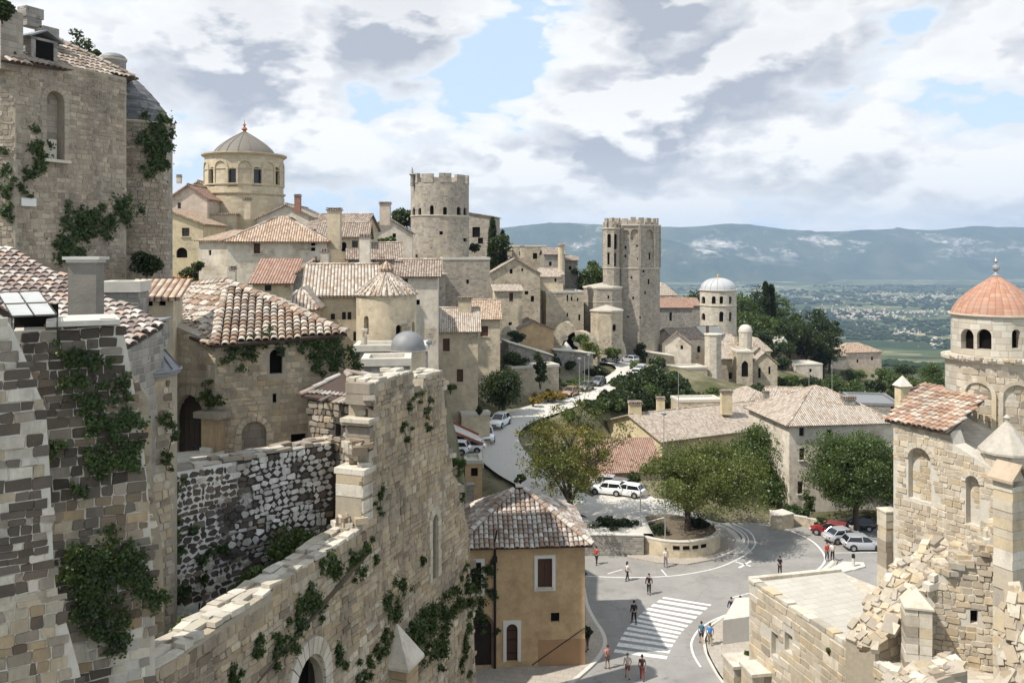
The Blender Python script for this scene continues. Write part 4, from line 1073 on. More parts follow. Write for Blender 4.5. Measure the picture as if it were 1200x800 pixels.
coping(dw, OD, UD, ND, 14.2, 17.3, 25.15, 1.2, 4); coping(dw, OD, UD, ND, 18.4, 20.3, 24.75, 1.05, 6)
coping(dw, OD, UD, ND, 17.5, 18.3, 23.95, 1.05, 7)
voussoirs(dw, OD, UD, ND, 19.1, 19.67, 18.5, 16.1, .28, 7, (.50, .44, .34), True)
voussoirs(dw, OD, UD, ND, 9.0, 10.75, 16.0, 12.5, .42, 13, (.60, .55, .46), True, .12)
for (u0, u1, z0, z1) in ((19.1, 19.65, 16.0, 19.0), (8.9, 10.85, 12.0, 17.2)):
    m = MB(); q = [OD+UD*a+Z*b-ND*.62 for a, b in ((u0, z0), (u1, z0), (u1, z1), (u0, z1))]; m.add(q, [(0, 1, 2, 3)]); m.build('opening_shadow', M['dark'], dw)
# step stones, pier and half pillar on the wall head
m = MB(); rd = random.Random(3)
for (u, z, w, h, c) in ((13.72, 22.0, .45, .2, W_), (13.6, 20.1, .40, .2, C_)):
    m.box(OD+UD*u+Z*(z+h/2)-ND*.5, w, .62, h/2, UD, 0, c)
for z in (20.15, 20.65, 21.2, 21.65): m.box(OD+UD*13.62+Z*(z+.22)-ND*.48, .36+rd.uniform(-.03, .03), .56, .21, UD, 0, rd.choice([C_, (.56, .5, .4), W_]))
for z in (22.35, 22.8, 23.2, 24.4, 24.8): m.box(OD+UD*14.12+Z*(z+.2)-ND*.5, .26+rd.uniform(-.03, .03), .50, .19, UD, 0, rd.choice([C_, (.56, .5, .4), G_]))
m.box(OD+UD*14.02+Z*23.85-ND*.5, .38, .6, .07, UD, 0, (.56, .5, .4)); m.box(OD+UD*14.03+Z*23.72-ND*.5, .31, .54, .06, UD, 0, C_)
for i in range(120):   # loose stones on the broken end
    k = rd.choice([(14.2, 24.6), (14.1, 22.2), (13.5, 20.3), (13.9, 22.9), (13.4, 20.1), (20.4, 24.3), (20.6, 23.2), (20.75, 22.0), (21.1, 21.2), (21.6, 20.2), (22.1, 19.2), (22.6, 18.4), (23.1, 17.4), (23.6, 15.4), (23.8, 13), (17.4, 24.5), (18.3, 24.3)])
    m.box(OD+UD*(k[0]+rd.uniform(-.25, .15))+Z*(k[1]+rd.uniform(-.3, .15))-ND*rd.uniform(.05, .95), rd.uniform(.14, .32), rd.uniform(.14, .3), rd.uniform(.08, .17), Vector((rd.uniform(-1, 1), rd.uniform(-1, 1), rd.uniform(-.2, .2))), 0, rd.choice([C_, G_, W_, (.56, .5, .4), B_]))
m.build('pier', M['stones'], dw, uv=False)
# small buttress with pyramid cap on the wall
m = MB(); b0 = OD+UD*15.9+Z*14.2+ND*.35
for k in range(12): m.box(b0-Z*(.22+.42*k), .5, .38, .2, UD, 0, rd.choice([C_, (.56, .5, .4), W_, O_]))
bt = m.build('buttress', M['stones_pale'], dw, uv=False)
m = MB(); q = [b0+UD*a+ND*b for a, b in ((-.7, -.5), (.7, -.5), (.7, .55), (-.7, .55))]; ap = b0+Z*1.5-ND*.3
m.add(q+[p+Z*.12 for p in q]+[ap], [(0, 1, 2, 3), (0, 1, 5, 4), (1, 2, 6, 5), (2, 3, 7, 6), (3, 0, 4, 7), (4, 5, 8), (5, 6, 8), (6, 7, 8), (7, 4, 8)], 0, W_); m.build('buttress_cap', M['stones_pale'], bt, uv=False)

# ---- dark and pale rubble terrace wall facing the courtyard
A0 = P(165, 560, 27.2); A1 = P(392, 520, 32.2); Ub = (A1-A0); Ub.z = 0; Lb = Ub.length; Ub.normalize(); Ob = Vector((A0.x, A0.y, 0)); Nb = Ub.cross(Z)
def bcol(u, v, rd):
    d = mnoise.noise(Vector((u*.30, v*.35, 11)))+.5*mnoise.noise(Vector((u*.9, v*.9, 4)))-(u/Lb-.42)*.75
    if v < 18.3: d -= .3
    if d > .06: return rd.choices([D_, (.05, .042, .035), (.15, .125, .10), W_, B_], [6, 5, 3, 1.6, .6])[0]
    return rd.choices([(.74, .71, .65), (.62, .59, .54), (.42, .40, .37), D_, G_, B_], [7, 6, 1.5, 1.6, .8, .4])[0]
bw, _, _, _, bwall = wallthing('terrace_wall', 'dark and white rubble retaining wall below the arched door', 'wall', Ob, Ub, [(0, 15), (Lb, 15), (Lb, 22.75), (0, 22.8)], th=1.2, backing='mortar_bw',
    stonekw=dict(rows=(.15, .29), lens=(.17, .42), relief=(.010, .035), jit=.035, gap=.013, colf=bcol, blend=0, seed=9, cut=.55, wav=.07), mat='stones', loc=(Ob.x, Ob.y, 15))
coping(bw, Ob, Ub, Nb, 0, Lb, 22.78, 1.0, 8, pal=(G_, (.36, .34, .31), W_, (.5, .46, .39)), lens=(.3, .8))
# courtyard grass between the two walls
cy = [Vector(p) for p in ((Ob.x-1, Ob.y+.3, 17.2), (A1.x+.2, A1.y+.2, 18.9), (-5.0, 30.6, 19.3), (OD.x+UD.x*3, OD.y+UD.y*3, 16.4), (OD.x-3, OD.y-1, 15.5), (-12, 22, 16))]
sheet('courtyard_ground', cy, 'soil')
gr = []
for _ in range(15000):
    i = random.random(); j = random.random(); a = cy[0].lerp(cy[1], i); b = cy[4].lerp(cy[2], i); p = a.lerp(b, j)+Vector((0, 0, random.random()**2*.32*(1+.8*mnoise.noise(Vector((i*9, j*6, 0)))))); gr.append(tuple(p))
g = leaf_mesh('courtyard_grass', gr, .16, M['leaf'], None); tag(g, kind='stuff')

# ---- turret with weathered stone tile roof
T0 = P(361, 470, 33.3); T1 = P(430, 473, 31.4); Ut = T1-T0; Ut.z = 0; Lt = Ut.length; Ut.normalize(); Ot = Vector((T0.x, T0.y, 0)); Nt = Ut.cross(Z)
def tcol(u, v, rd):
    d = mnoise.noise(Vector((u*.6, v*.4, 21)))+(v-22)*.07
    return rd.choices([D_, (.14, .13, .12), G_, (.36, .33, .28), B_, C_, O_], [2.5*max(.2, d+.5)*2, 3, 4, 3, 1.2, 2.5 if v < 22 else 1, 1.2 if v < 22 else .2])[0]
slit = [(1.55, 23.0), (1.85, 23.0), (1.85, 23.5), (1.55, 23.5)]
tu, _, _, _, tw = wallthing('wall_turret', 'low square turret of dark mixed stone with a ribbed stone roof, against the curtain wall', 'turret', Ot, Ut, [(0, 15), (Lt, 15), (Lt, 24.2), (0, 24.2)], [slit], th=.3,
    backing='mortar_dark', stonekw=dict(rows=(.2, .34), lens=(.22, .6), relief=(.02, .07), jit=.03, gap=.02, colf=tcol, blend=.1, seed=13), loc=(Ot.x, Ot.y, 15))
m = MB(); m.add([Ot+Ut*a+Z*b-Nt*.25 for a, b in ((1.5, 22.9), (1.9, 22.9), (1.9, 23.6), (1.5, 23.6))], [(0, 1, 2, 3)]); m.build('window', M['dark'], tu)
e0, e1, e2, e3 = P(352, 463, 33.2), P(437, 477, 31.3), P(486, 458, 35.0), P(372, 447, 36.6); ap1 = P(405, 436, 34.6); ap2 = P(440, 441, 34.8)
m = MB(); SL = [(.42, .38, .33), (.33, .29, .25), (.48, .44, .39), (.22, .18, .15), (.38, .31, .25)]
for k, pl in enumerate(([e0, e1, ap1], [e1, e2, ap2, ap1], [e3, e0, ap1], [e2, e3, ap1, ap2])):
    slab(m, pl, .12)
ro = m.build('roof', M['underlay'], tu)
m = MB()
tiles(m, [e0, e1, ap2, ap1], .20, .75, SL, 5); tiles(m, [e1, e2, ap2], .20, .75, SL, 6)
ridge_tiles(m, e1+Z*.02, ap1+Z*.05, .15, .6, 4, SL); ridge_tiles(m, ap1, ap2, .15, .6, 5, SL); ridge_tiles(m, e0, ap1, .14, .6, 5, SL)
m.build('roof_tiles', M['tiles3d'], ro, uv=False)

# ---- old chapel house with barrel tile roof
th = R(22); Yc = 34.0; Oc = Vector(((252-600)/F*Yc, Yc, 0)); Uc = Vector((math.cos(th), math.sin(th), 0)); Vc = Vector((-math.sin(th), math.cos(th), 0)); Nc = Uc.cross(Z)
kk = -.196; Wc = (kk*Yc-Oc.x)/(math.cos(th)-kk*math.sin(th)); zc = 26.35
ch = root('chapel_house', 'old tan stone house with big arched dark door and multicoloured barrel tile roof', 'house', (Oc.x, Oc.y, 20))
def chole(px0, px1, py0, py1, O, U, N, kind):
    a = hit(px0, (py0+py1)/2, O, N); b = hit(px1, (py0+py1)/2, O, N); Yk = (a.y+b.y)/2
    return ((a-O).dot(U), (b-O).dot(U), EYE-(py1-HY)/F*Yk, EYE-(py0-HY)/F*Yk, kind)
h1 = chole(316, 331, 409, 438, Oc, Uc, Nc, 'arch'); h2 = chole(319.5, 324, 461, 472, Oc, Uc, Nc, 'rect'); h3 = chole(283, 312, 493, 540, Oc, Uc, Nc, 'arch'); h4 = chole(341, 359, 508, 535, Oc, Uc, Nc, 'rect')
def ccol(u, v, rd):
    d = mnoise.noise(Vector((u*.5, v*.6, 31)))
    return rd.choices([C_, (.50, .42, .30), O_, (.38, .31, .22), G_, (.56, .48, .36)], [5, 5, 2, 2, .5 if d < .2 else 2, 2.5])[0]
hs = [arch_loop(*h) for h in (h1, h2, h3, h4)]
_, _, _, _, cw1 = wallthing('', '', '', Oc, Uc, [(0, 15), (Wc, 15), (Wc, zc), (0, zc)], hs, th=.6, backing='mortar_mid', par=ch, part='wall',
    stonekw=dict(rows=(.14, .28), lens=(.18, .5), relief=(.006, .03), jit=.018, gap=.009, colf=ccol, seed=17, tilt=.006), depth=.4)
for h, st in ((h1, 'dark'), (h2, 'dark'), (h3, 'stone'), (h4, 'dark')): opening_fill(ch, Oc, Uc, Nc, h, .4, st)
voussoirs(ch, Oc, Uc, Nc, h3[0], h3[1], h3[3]-(h3[1]-h3[0])/2, h3[2], .22, 9, (.50, .43, .32), proud=.05)
# left wing of the front (faces slightly left) with the great door
Uw = Vector((math.cos(R(-20)), math.sin(R(-20)), 0)); Lw = 3.4; Ow = Oc-Uw*Lw; Nw = Uw.cross(Z)
d1 = chole(204, 240, 460, 540, Ow, Uw, Nw, 'pointed')
_, _, _, _, cw2 = wallthing('', '', '', Ow, Uw, [(0, 15), (Lw, 15), (Lw, zc), (0, zc+1.1)], [arch_loop(*d1)], th=.6, par=ch, part='wall',
    stonekw=dict(rows=(.14, .28), lens=(.18, .5), relief=(.006, .03), jit=.018, gap=.009, colf=ccol, seed=18, tilt=.006), depth=.4)
opening_fill(ch, Ow, Uw, Nw, d1, .4, 'door')
voussoirs(ch, Ow, Uw, Nw, d1[0], d1[1], d1[3]-(d1[1]-d1[0])*.68, d1[2], .28, 11, (.44, .37, .28), True, .06)
m = MB(); bx = Ow+Uw*(d1[1]+.62)+Nw*.25
m.box(bx+Z*21.6, .33, .3, 1.9, Uw, 0, O_); m.box(bx+Z*23.6+Nw*.05, .6, .4, .12, Uw, 0, G_); m.box(bx+Z*22.2+Nw*.2, .25, .3, .15, Uw, 0, W_)
m.build('door_buttress', M['stones'], ch, uv=False)
m = MB(); bk = [Oc+Uc*Wc, Oc+Uc*Wc+Vc*9, Ow+Vc*9, Ow]
m.prism([Vector((p.x, p.y, 15))-Vc*-.3 for p in bk], [Vector((p.x, p.y, zc-.05))+Vc*.3 for p in bk]); m.build('wall', M['tower_stone'], ch)
E0 = P(249, 405, 33.6); E1 = P(407, 391, 35.7); R1 = P(266, 331, 39.5); R0 = P(196, 338, 43); E3 = P(166, 370, 36.2); E2 = P(330, 352, 44)
m = MB(); slab(m, [E0, E1, R1], .12); slab(m, [E0, R1, R0], .12); slab(m, [E0, R0, E3], .12); slab(m, [E1, E2, R1], .12); slab(m, [E2, R0+Vc*3, R0, R1], .12)
rf = m.build('roof', M['underlay'], ch); m = MB()
def tb(u, s, rd):
    d = mnoise.noise(Vector((u*.35, s*.35, 41)))
    return rd.choices(TP, [3+6*max(0, d), 4, 3+5*max(0, -d), 2+4*max(0, -d), 3, 1.5, 5+8*max(0, d), 2])[0]
tiles(m, [E0, E1, R1], .31, .36, TP, 7, bias=tb); tiles(m, [E0, R1, R0], .31, .36, TP, 8, bias=tb); tiles(m, [E0, R0, E3], .31, .36, TP, 28, bias=tb); tiles(m, [E1, E2, R1], .31, .36, TP, 9, bias=tb)
ridge_tiles(m, E1+Z*.05, R1+Z*.05, .19, .42, 5); ridge_tiles(m, R1+Z*.04, R0+Z*.04, .2, .42, 6); ridge_tiles(m, E0, R1, .16, .42, 7)
m.build('roof_tiles', M['tiles3d'], rf, uv=False)
# ledge in front of the great door
m = MB(); a = P(198, 542, 31.6); b = P(262, 536, 32.6); m.prism([a-Z*1.5, b-Z*1.5, b-Z*1.5+Vector((-.5, 1.6, 0)), a-Z*1.5+Vector((-.5, 1.6, 0))], [a, b, b+Vector((-.5, 1.6, 0)), a+Vector((-.5, 1.6, 0))], 0, W_)
tag(m.build('door_step', M['slab']), 'pale stone door step below the big arched door of the tan stone house', 'step')
sheet('terrace_paving', [(Ob.x, Ob.y+.6, 21.4), (A1.x, A1.y+.6, 21.4), (A1.x+1.4, A1.y+3, 21.4), (Oc.x+3, Oc.y+1, 21.4), (Ow.x-1, Ow.y+1, 21.4)], 'paving')

# ---- great keep top left
K0 = P(18, 66, 46); K1 = P(148, 88, 52.3); Uk = K1-K0; Uk.z = 0; Lk = Uk.length; Uk.normalize(); Ok = Vector((K0.x, K0.y, 0)); Nk = Uk.cross(Z); zk = 40.65
kp = root('stone_keep', 'huge weathered stone keep with a tall arched window, top left', 'keep', (Ok.x, Ok.y, 20))
kw_ = chole(54, 75, 107, 187, Ok, Uk, Nk, 'arch'); 
KP = [(.44, .37, .29), (.36, .30, .24), (.50, .43, .34), (.29, .25, .21), (.40, .35, .28), (.33, .27, .21)]
def kcol(u, v, rd):
    d = mnoise.noise(Vector((u*.3, v*.3, 51)))
    if v < 29.5 and u > 1: return rd.choices([KP[1], KP[3], KP[5], B_], [3, 2, 2, 1])[0]
    return rd.choice(KP[:3] if d > 0 else KP)
wallthing('', '', '', Ok, Uk, [(0, 20), (Lk, 20), (Lk, zk), (0, zk)], [arch_loop(*kw_)], th=1.0, backing='mortar_mid', par=kp,
    stonekw=dict(rows=(.15, .32), lens=(.2, .6), relief=(.008, .04), jit=.025, gap=.010, colf=kcol, seed=23, tilt=.008), depth=.7)
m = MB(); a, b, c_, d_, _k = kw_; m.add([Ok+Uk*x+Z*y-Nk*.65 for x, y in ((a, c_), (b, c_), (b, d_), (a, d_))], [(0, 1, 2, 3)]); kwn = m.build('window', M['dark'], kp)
m = MB(); m.box(Ok+Uk*((a+b)/2)+Z*(c_+.55)-Nk*.45, (b-a)*.28, .15, .6, Uk); m.box(Ok+Uk*((a+b)/2)+Z*(c_-.1)+Nk*.05, (b-a)*.7, .3, .08, Uk); m.build('window_sill', M['trim'], kwn)
voussoirs(kp, Ok, Uk, Nk, a, b, d_-(b-a)/2, c_, .3, 9, (.42, .36, .28), proud=.05)
Ukl = Vector((math.cos(R(4)), math.sin(R(4)), 0)); Llk = 6.0; Okl = Ok-Ukl*Llk; 
wallthing('', '', '', Okl, Ukl, [(0, 20), (Llk, 20), (Llk, zk), (0, zk)], [], th=1.0, par=kp, stonekw=dict(rows=(.15, .32), lens=(.2, .6), relief=(.008, .04), jit=.025, gap=.010, colf=kcol, seed=24))
m = MB(); bk = [Ok+Uk*Lk, Ok+Uk*Lk+Vector((-7, 7, 0)), Okl+Vector((0, 9, 0)), Okl, Ok]
m.prism([Vector((p.x, p.y, 20)) for p in bk], [Vector((p.x, p.y, zk-.1)) for p in bk]) if False else None
e_ = [Ok+Uk*(Lk-.02)-Nk*.5, Ok+Uk*Lk-Nk*9, Okl-Nk*9, Okl+Vector((0, .6, 0)), Ok-Nk*.5+Vector((0, .3, 0))]
m.prism([Vector((p.x, p.y, 20)) for p in e_], [Vector((p.x, p.y, zk-.05)) for p in e_]); m.build('wall', M['tower_stone'], kp)
KE0 = P(2, 70, 44.6); KE1 = P(157, 92, 53.6); KA = P(46, 37, 52); KE2 = P(150, 95, 62)
m = MB(); slab(m, [KE0, KE1, KA], .16); slab(m, [KE1, KE2, KA], .16); kr = m.build('roof', M['underlay'], kp); m = MB()
KT = [(.45, .38, .31), (.38, .31, .25), (.30, .23, .18), (.50, .44, .37), (.25, .2, .16)]
tiles(m, [KE0, KE1, KA], .34, .5, KT, 11); tiles(m, [KE1, KE2, KA], .34, .5, KT, 12); ridge_tiles(m, KE1+Z*.08, KA+Z*.05, .2, .5, 4, KT)
m.build('roof_tiles', M['tiles3d'], kr, uv=False)
# dormer and stair turret on the keep roof
dp = P(32, 55, 47.2); m = MB(); m.box(dp+Vector((0, .8, -.2)), .78, .8, .75, Uk); dm = m.build('dormer', M['grey_stone'], kp)
m = MB(); Nn = Uk.cross(Z); m.box(dp+Vector((0, .8, -.1))+Nn*.81, .52, .02, .5, Uk); m.build('window', M['dark'], dm)
m = MB(); c0 = dp+Vector((0, .8, .55)); V2 = Z.cross(Uk)
for s in (-1, 1): m.prism([c0+Uk*(s*1.0)-V2*1.05-Z*.1, c0-V2*1.05+Z*.4, c0+V2*1.0+Z*.4, c0+Uk*(s*1.0)+V2*1.0-Z*.1], [c0+Uk*(s*1.0)-V2*1.05, c0-V2*1.05+Z*.5, c0+V2*1.0+Z*.5, c0+Uk*(s*1.0)+V2*1.0])
m.build('dormer_roof', M['lead'], dm)
m = MB(); m.box(P(36, 16, 50), .55, .4, .3, Uk); m.box(P(36, 22, 50), .45, .35, .5, Uk); m.box(P(55, 40, 50.5), .5, .4, .35, Uk); m.build('chimney', M['grey_stone'], kp)
m = MB(); q = P(6, 40, 45.5); m.box((q.x-.3, q.y+.5, q.z-.3), .62, .6, 1.6, Uk); m.build('stair_turret', M['tower_stone'], kp)
# little plaque on the keep
pq = hit(33, 237, Ok, Nk); m = MB(); m.box(pq+Nk*.06, .42, .03, .22, Uk); tag(m.build('wall_plaque', M['white_frame']), 'small blank white plaque fixed on the keep wall', 'plaque')

# ---- round tower beside the keep
def r2col(u, v, rd): return rd.choice(KP)
rt2, c2, z2, r2 = tower('round stone tower with stepped slate dome and ivy, just right of the huge keep', 152, 47, 60, 147, 18, 24, 'tower_stone', name='round_tower', cornices=((148, 3, 3),),
      roof=None)
m = MB(); m.ring((c2.x, c2.y, 0), [r2*1.07, r2*1.07, r2*.98, r2*.86, r2*.86, r2*.70, r2*.70, r2*.54, r2*.52, r2*.36, r2*.34, r2*.2, r2*.04], [38.95, 39.05, 39.12, 39.75, 39.85, 40.4, 40.5, 41.0, 41.1, 41.55, 41.65, 42.0, 42.3], 24)
m.build('roof', M['lead_slate'], rt2, smooth=.25, cyl=(c2.x, c2.y, r2*.6))
cylinder_stones(rt2, c2, r2, 25, 38.7, (-r2*.3, r2*1.5), pal=KP, rows=(.2, .36), lens=(.25, .65), relief=(.01, .05), jit=.03, gap=.015, seed=31)
st, cs_, zs_, rs_ = tower('slim round stair turret with a slate cap peeping over the keep roof', 133, 13.5, 56, 70, 38, 14, 'grey_stone', name='stair_turret', cat='turret', roof=('dome', 62.5, 1.5, 0), cornices=((71, 2, 1.2),))

# ---- stacked dark buttress walls on the near left
def Apix(pts, Y, th):
    U = Vector((math.cos(R(th)), math.sin(R(th)), 0)); N = U.cross(Z); O = Vector((0, 0, 0)); q = P(pts[0][0], 400, Y); O = Vector((q.x, q.y, 0))
    return O, U, N, [((hit(a, b, O, N)-O).dot(U), hit(a, b, O, N).z) for a, b in pts]
def acol(u, v, rd):
    d = mnoise.noise(Vector((u*.8, v*.8, 61)))+.5*mnoise.noise(Vector((u*2, v*2, 6)))
    t = 25-v
    if t < 1.6: return rd.choices([W_, D_, (.115, .095, .08), G_, C_], [3, 4, 3, 2, 1])[0] if d > -.25 else rd.choice([C_, W_])
    if 3.4 < t < 5.3 or t > 5.8: return rd.choices([D_, G_, (.18, .16, .14), C_, O_, W_], [3, 4, 3, 2.5, 1.5, 1.2])[0]
    return rd.choices([C_, (.5, .44, .34), O_, G_, (.36, .31, .25), D_], [4, 4, 2, 2, 2, .6 if d < .2 else 3])[0]
Oa, Ua, Na, pa = Apix([(-90, 372), (0, 372), (14, 384), (30, 420), (42, 452), (54, 480), (58, 545), (62, 640), (66, 700), (78, 730), (92, 780), (112, 880), (-90, 880)], 15.6, 33)
wallthing('buttress', 'nearest tapering stone buttress with white topped blocks, cut off by the left edge', 'buttress', Oa, Ua, pa, th=2.2, backing='mortar_pale',
    stonekw=dict(rows=(.13, .26), lens=(.18, .46), relief=(.006, .035), jit=.016, gap=.005, colf=acol, blend=.1, seed=41, cut=.14, edge=.05), loc=(Oa.x, Oa.y, 20))
def b2col(u, v, rd):
    d = mnoise.noise(Vector((u*.8, v*.6, 71)))+.5*mnoise.noise(Vector((u*2, v*2, 9))); t = v-22.2
    if t > 2.2 or d > .12: return rd.choices([D_, (.05, .042, .035), (.15, .125, .10), G_, B_], [5, 4, 4, 1.5, 1])[0]
    if v < 21.4: return rd.choices([W_, (.54, .51, .46), G_, O_, (.3, .27, .23)], [3, 3, 2, 1, 1])[0]
    return rd.choices([B_, (.27, .21, .15), (.2, .17, .14), D_, C_, O_], [4, 4, 3, 2, 1.5, 1])[0]
Ob2, Ub2, Nb2, pb2 = Apix([(16, 388), (52, 386), (56, 379), (138, 376), (146, 395), (152, 425), (160, 470), (168, 520), (173, 570), (178, 640), (181, 700), (183, 900), (16, 900)], 18.6, 28)
bb, _, _, _, _ = wallthing('buttress', 'tall dark ivy covered stone buttress under the big slab chimney', 'buttress', Ob2, Ub2, pb2, th=2.5, backing='mortar_pale',
    stonekw=dict(rows=(.15, .27), lens=(.2, .46), relief=(.006, .035), jit=.02, gap=.007, colf=b2col, blend=.05, seed=43, cut=.16, edge=.1), loc=(Ob2.x, Ob2.y, 18))
m = MB(); a = hit(54, 381, Ob2, Nb2); b = hit(140, 378, Ob2, Nb2); m.box((a+b)/2-Nb2*.8+Z*.03, (b-a).length/2, 1.0, .06, Ub2, 0, W_); m.build('coping', M['slab'], bb)
Ob3, Ub3, Nb3, pb3 = Apix([(140, 420), (176, 470), (178, 560), (190, 640), (200, 900), (120, 900), (120, 420)], 24.0, 26)
wallthing('buttress', 'rubble corner wall joining the ivy covered buttress to the dark and white terrace wall', 'wall', Ob3, Ub3, pb3, th=2.0, backing='mortar_mid',
    stonekw=dict(rows=(.18, .32), lens=(.2, .5), relief=(.02, .07), jit=.03, gap=.018, colf=lambda u, v, rd: rd.choices([W_, C_, G_, D_, O_, B_], [3, 4, 3, 2 if v > 21 else .6, 1.5, 1.5])[0], seed=45), loc=(Ob3.x, Ob3.y, 18))
# round apse with lead roof
ca = P(160, 430, 27.4); ra = 1.22; ap_ = root('round_apse', 'rounded rubble apse with grey sheet lead roof next to the arched door', 'apse', (ca.x, ca.y, 18))
m = MB(); m.ring((ca.x, ca.y, 0), [ra, ra], [16, 26.2], 28); m.build('wall', M['mortar_mid'], ap_, smooth=.5)
cylinder_stones(ap_, ca, ra, 18, 26.15, (-ra*.6, ra*1.6), colf=lambda u, v, rd: rd.choices([W_, C_, (.56, .5, .4), G_, D_, O_], [2, 5, 4, 1.5, 3 if v > 25 else .5, 1])[0], rows=(.18, .32), lens=(.2, .5), relief=(.01, .05), jit=.025, gap=.014, seed=47)
m = MB(); q = ca+Vector((-1.5, 2.2, 0)); nn = 16; low = [Vector((ca.x+math.cos(a)*(ra+.12), ca.y+math.sin(a)*(ra+.12), 26.2)) for a in np.linspace(-math.pi*.98, .5, nn)]; hi = [Vector((q.x+math.cos(a)*.9, q.y+math.sin(a)*.5+.2, 27.15)) for a in np.linspace(-math.pi*.98, .5, nn)]
m.add(low+hi, [(i, i+1, nn+i+1, nn+i) for i in range(nn-1)]); m.add([p-Z*.1 for p in low]+low, [(i, i+1, nn+i+1, nn+i) for i in range(nn-1)]); lr = m.build('roof', M['lead'], ap_)
m = MB()
for i in range(0, nn, 2): m.tube([low[i]+Z*.02, hi[i]+Z*.02], [.025, .025], 4)
m.tube([p+Z*.02 for p in low], [.05]*nn, 5); m.build('roof_seam', M['lead'], lr)
m = MB(); dpipe = ca+Vector((ra*.93, -ra*.55, 0)); m.tube([dpipe+Z*26.1, dpipe+Z*24.6, dpipe+Z*21], [.035]*3, 6); m.build('downpipe', M['iron'], ap_)
# skylight hut with panes and dark opening
hut = P(165, 385, 28.5); hr = root('roof_hatch', 'small glazed roof hatch with tilted grey panes behind the slab chimney', 'hatch', hut)
m = MB(); m.box(hut+Z*-.25, .75, .6, .45, (1, .1, 0)); m.build('wall', M['grey_stone'], hr); m = MB(); m.box(hut+Z*.28+Vector((0, -.1, 0)), .85, .75, .03, (1, .1, .03)); m.build('roof', M['lead'], hr)
m = MB(); 
for s in (-.4, .05, .45): m.box(hut+Vector((s, -.62, -.18)), .17, .02, .22, (1, .1, 0))
m.build('window', M['glass'], hr)

# ---- near tiled roof and chimney at left
LT0 = P(-40, 268, 31); LT1 = P(192, 380, 27.2); LL0 = P(-40, 352, 24.6)
nL = (LT1-LT0).cross(LL0-LT0).normalized(); LL1 = hit(150, 404, LT0, nL)
lr_ = root('tiled_roof_house', 'low house with white tipped barrel tiles at the left edge, behind the slab chimney', 'house', LL0-Z*3)
m = MB(); slab(m, [LL0, LL1, LT1, LT0], .14); lrf = m.build('roof', M['underlay'], lr_)
m = MB(); tiles(m, [LL0, LL1, LT1, LT0], .30, .36, [(.58, .52, .46), (.40, .34, .30), (.30, .24, .21), (.50, .44, .39), (.22, .17, .15), (.46, .33, .26)], 15); m.build('roof_tiles', M['tiles3d'], lrf, uv=False)
m = MB(); m.prism([p-Z*4.5 for p in (LL0, LL1, LT1, LT0)], [p-Z*.16 for p in (LL0, LL1, LT1, LT0)]); m.build('wall', M['grey_stone'], lr_)
cq = P(101, 380, 23.2); cr = root('slab_chimney', 'big plain grey slab chimney with thin cap at the near left', 'chimney', cq)
m = MB(); m.box(cq+Z*.85, .36, .3, .9, (1, .12, 0)); m.build('stack', M['concrete'] if False else m_plain('sooty grey render', (.20, .18, .155), .9, .35, 2.2, bump=.4), cr)
m = MB(); m.box(cq+Z*1.80, .47, .4, .04, (1, .12, 0)); m.box(cq+Z*1.72, .40, .34, .04, (1, .12, 0)); m.build('cap', M['concrete'], cr)
ab = P(34, 372, 19.4); aw = root('glass_canopy', 'small canopy of four pale glass panes over a dark opening, left edge', 'canopy', ab-Z*.6)
m = MB(); m.box(ab+Vector((-.05, .4, -.25)), .36, .3, .52, (1, .1, 0)); m.build('opening', M['dark'], aw)
m = MB(); q = [P(-3, 343, 19.9), P(46, 341, 19.9), P(67, 369, 18.8), P(14, 371, 18.6)]
pane = m_plain('dusty glass pane', (.42, .42, .40), .35, .2, 3)
for i in range(2):
    for j in range(2):
        f = lambda a, b: q[0].lerp(q[1], a).lerp(q[3].lerp(q[2], a), b)
        a0, a1, b0, b1 = i/2+.02, i/2+.48, j/2+.02, j/2+.48; c4 = [f(a0, b0), f(a1, b0), f(a1, b1), f(a0, b1)]
        m = MB(); m.prism([p-Z*.02 for p in c4], c4); m.build('glass_pane', pane, aw)
m = MB()
for i in range(3):
    for a, b in ((f(i/2, 0), f(i/2, 1)), (f(0, i/2), f(1, i/2))): m.tube([a+Z*.012, b+Z*.012], [.014, .014], 4)
m.tube([q[2], q[2]-Z*.7], [.015, .015], 4); m.tube([q[3], q[3]-Z*.7], [.015, .015], 4); m.build('frame', M['iron'], aw)
# tiled hut in front of the chapel
house('low stone hut with shallow tiled roof and two square openings below the huge keep', 152, 203, 33.5, 12, 2.2, 349, 24, 'sf', .5, 'cream_plaster', 'tile_warm', [('F', 174, 355, 10, 7, 'rect', 'dark'), ('F', 190, 355, 8, 6, 'rect', 'dark')], over=.3, name='stone_hut', cat='hut')
house('low curved stone shed left of the shallow tiled hut', 118, 162, 31.5, 10, 1.6, 341, 23, 'flat', .3, 'grey_stone', 'slab', [('F', 146, 361, 16, 14, 'arch', 'dark')], name='stone_shed', cat='shed')

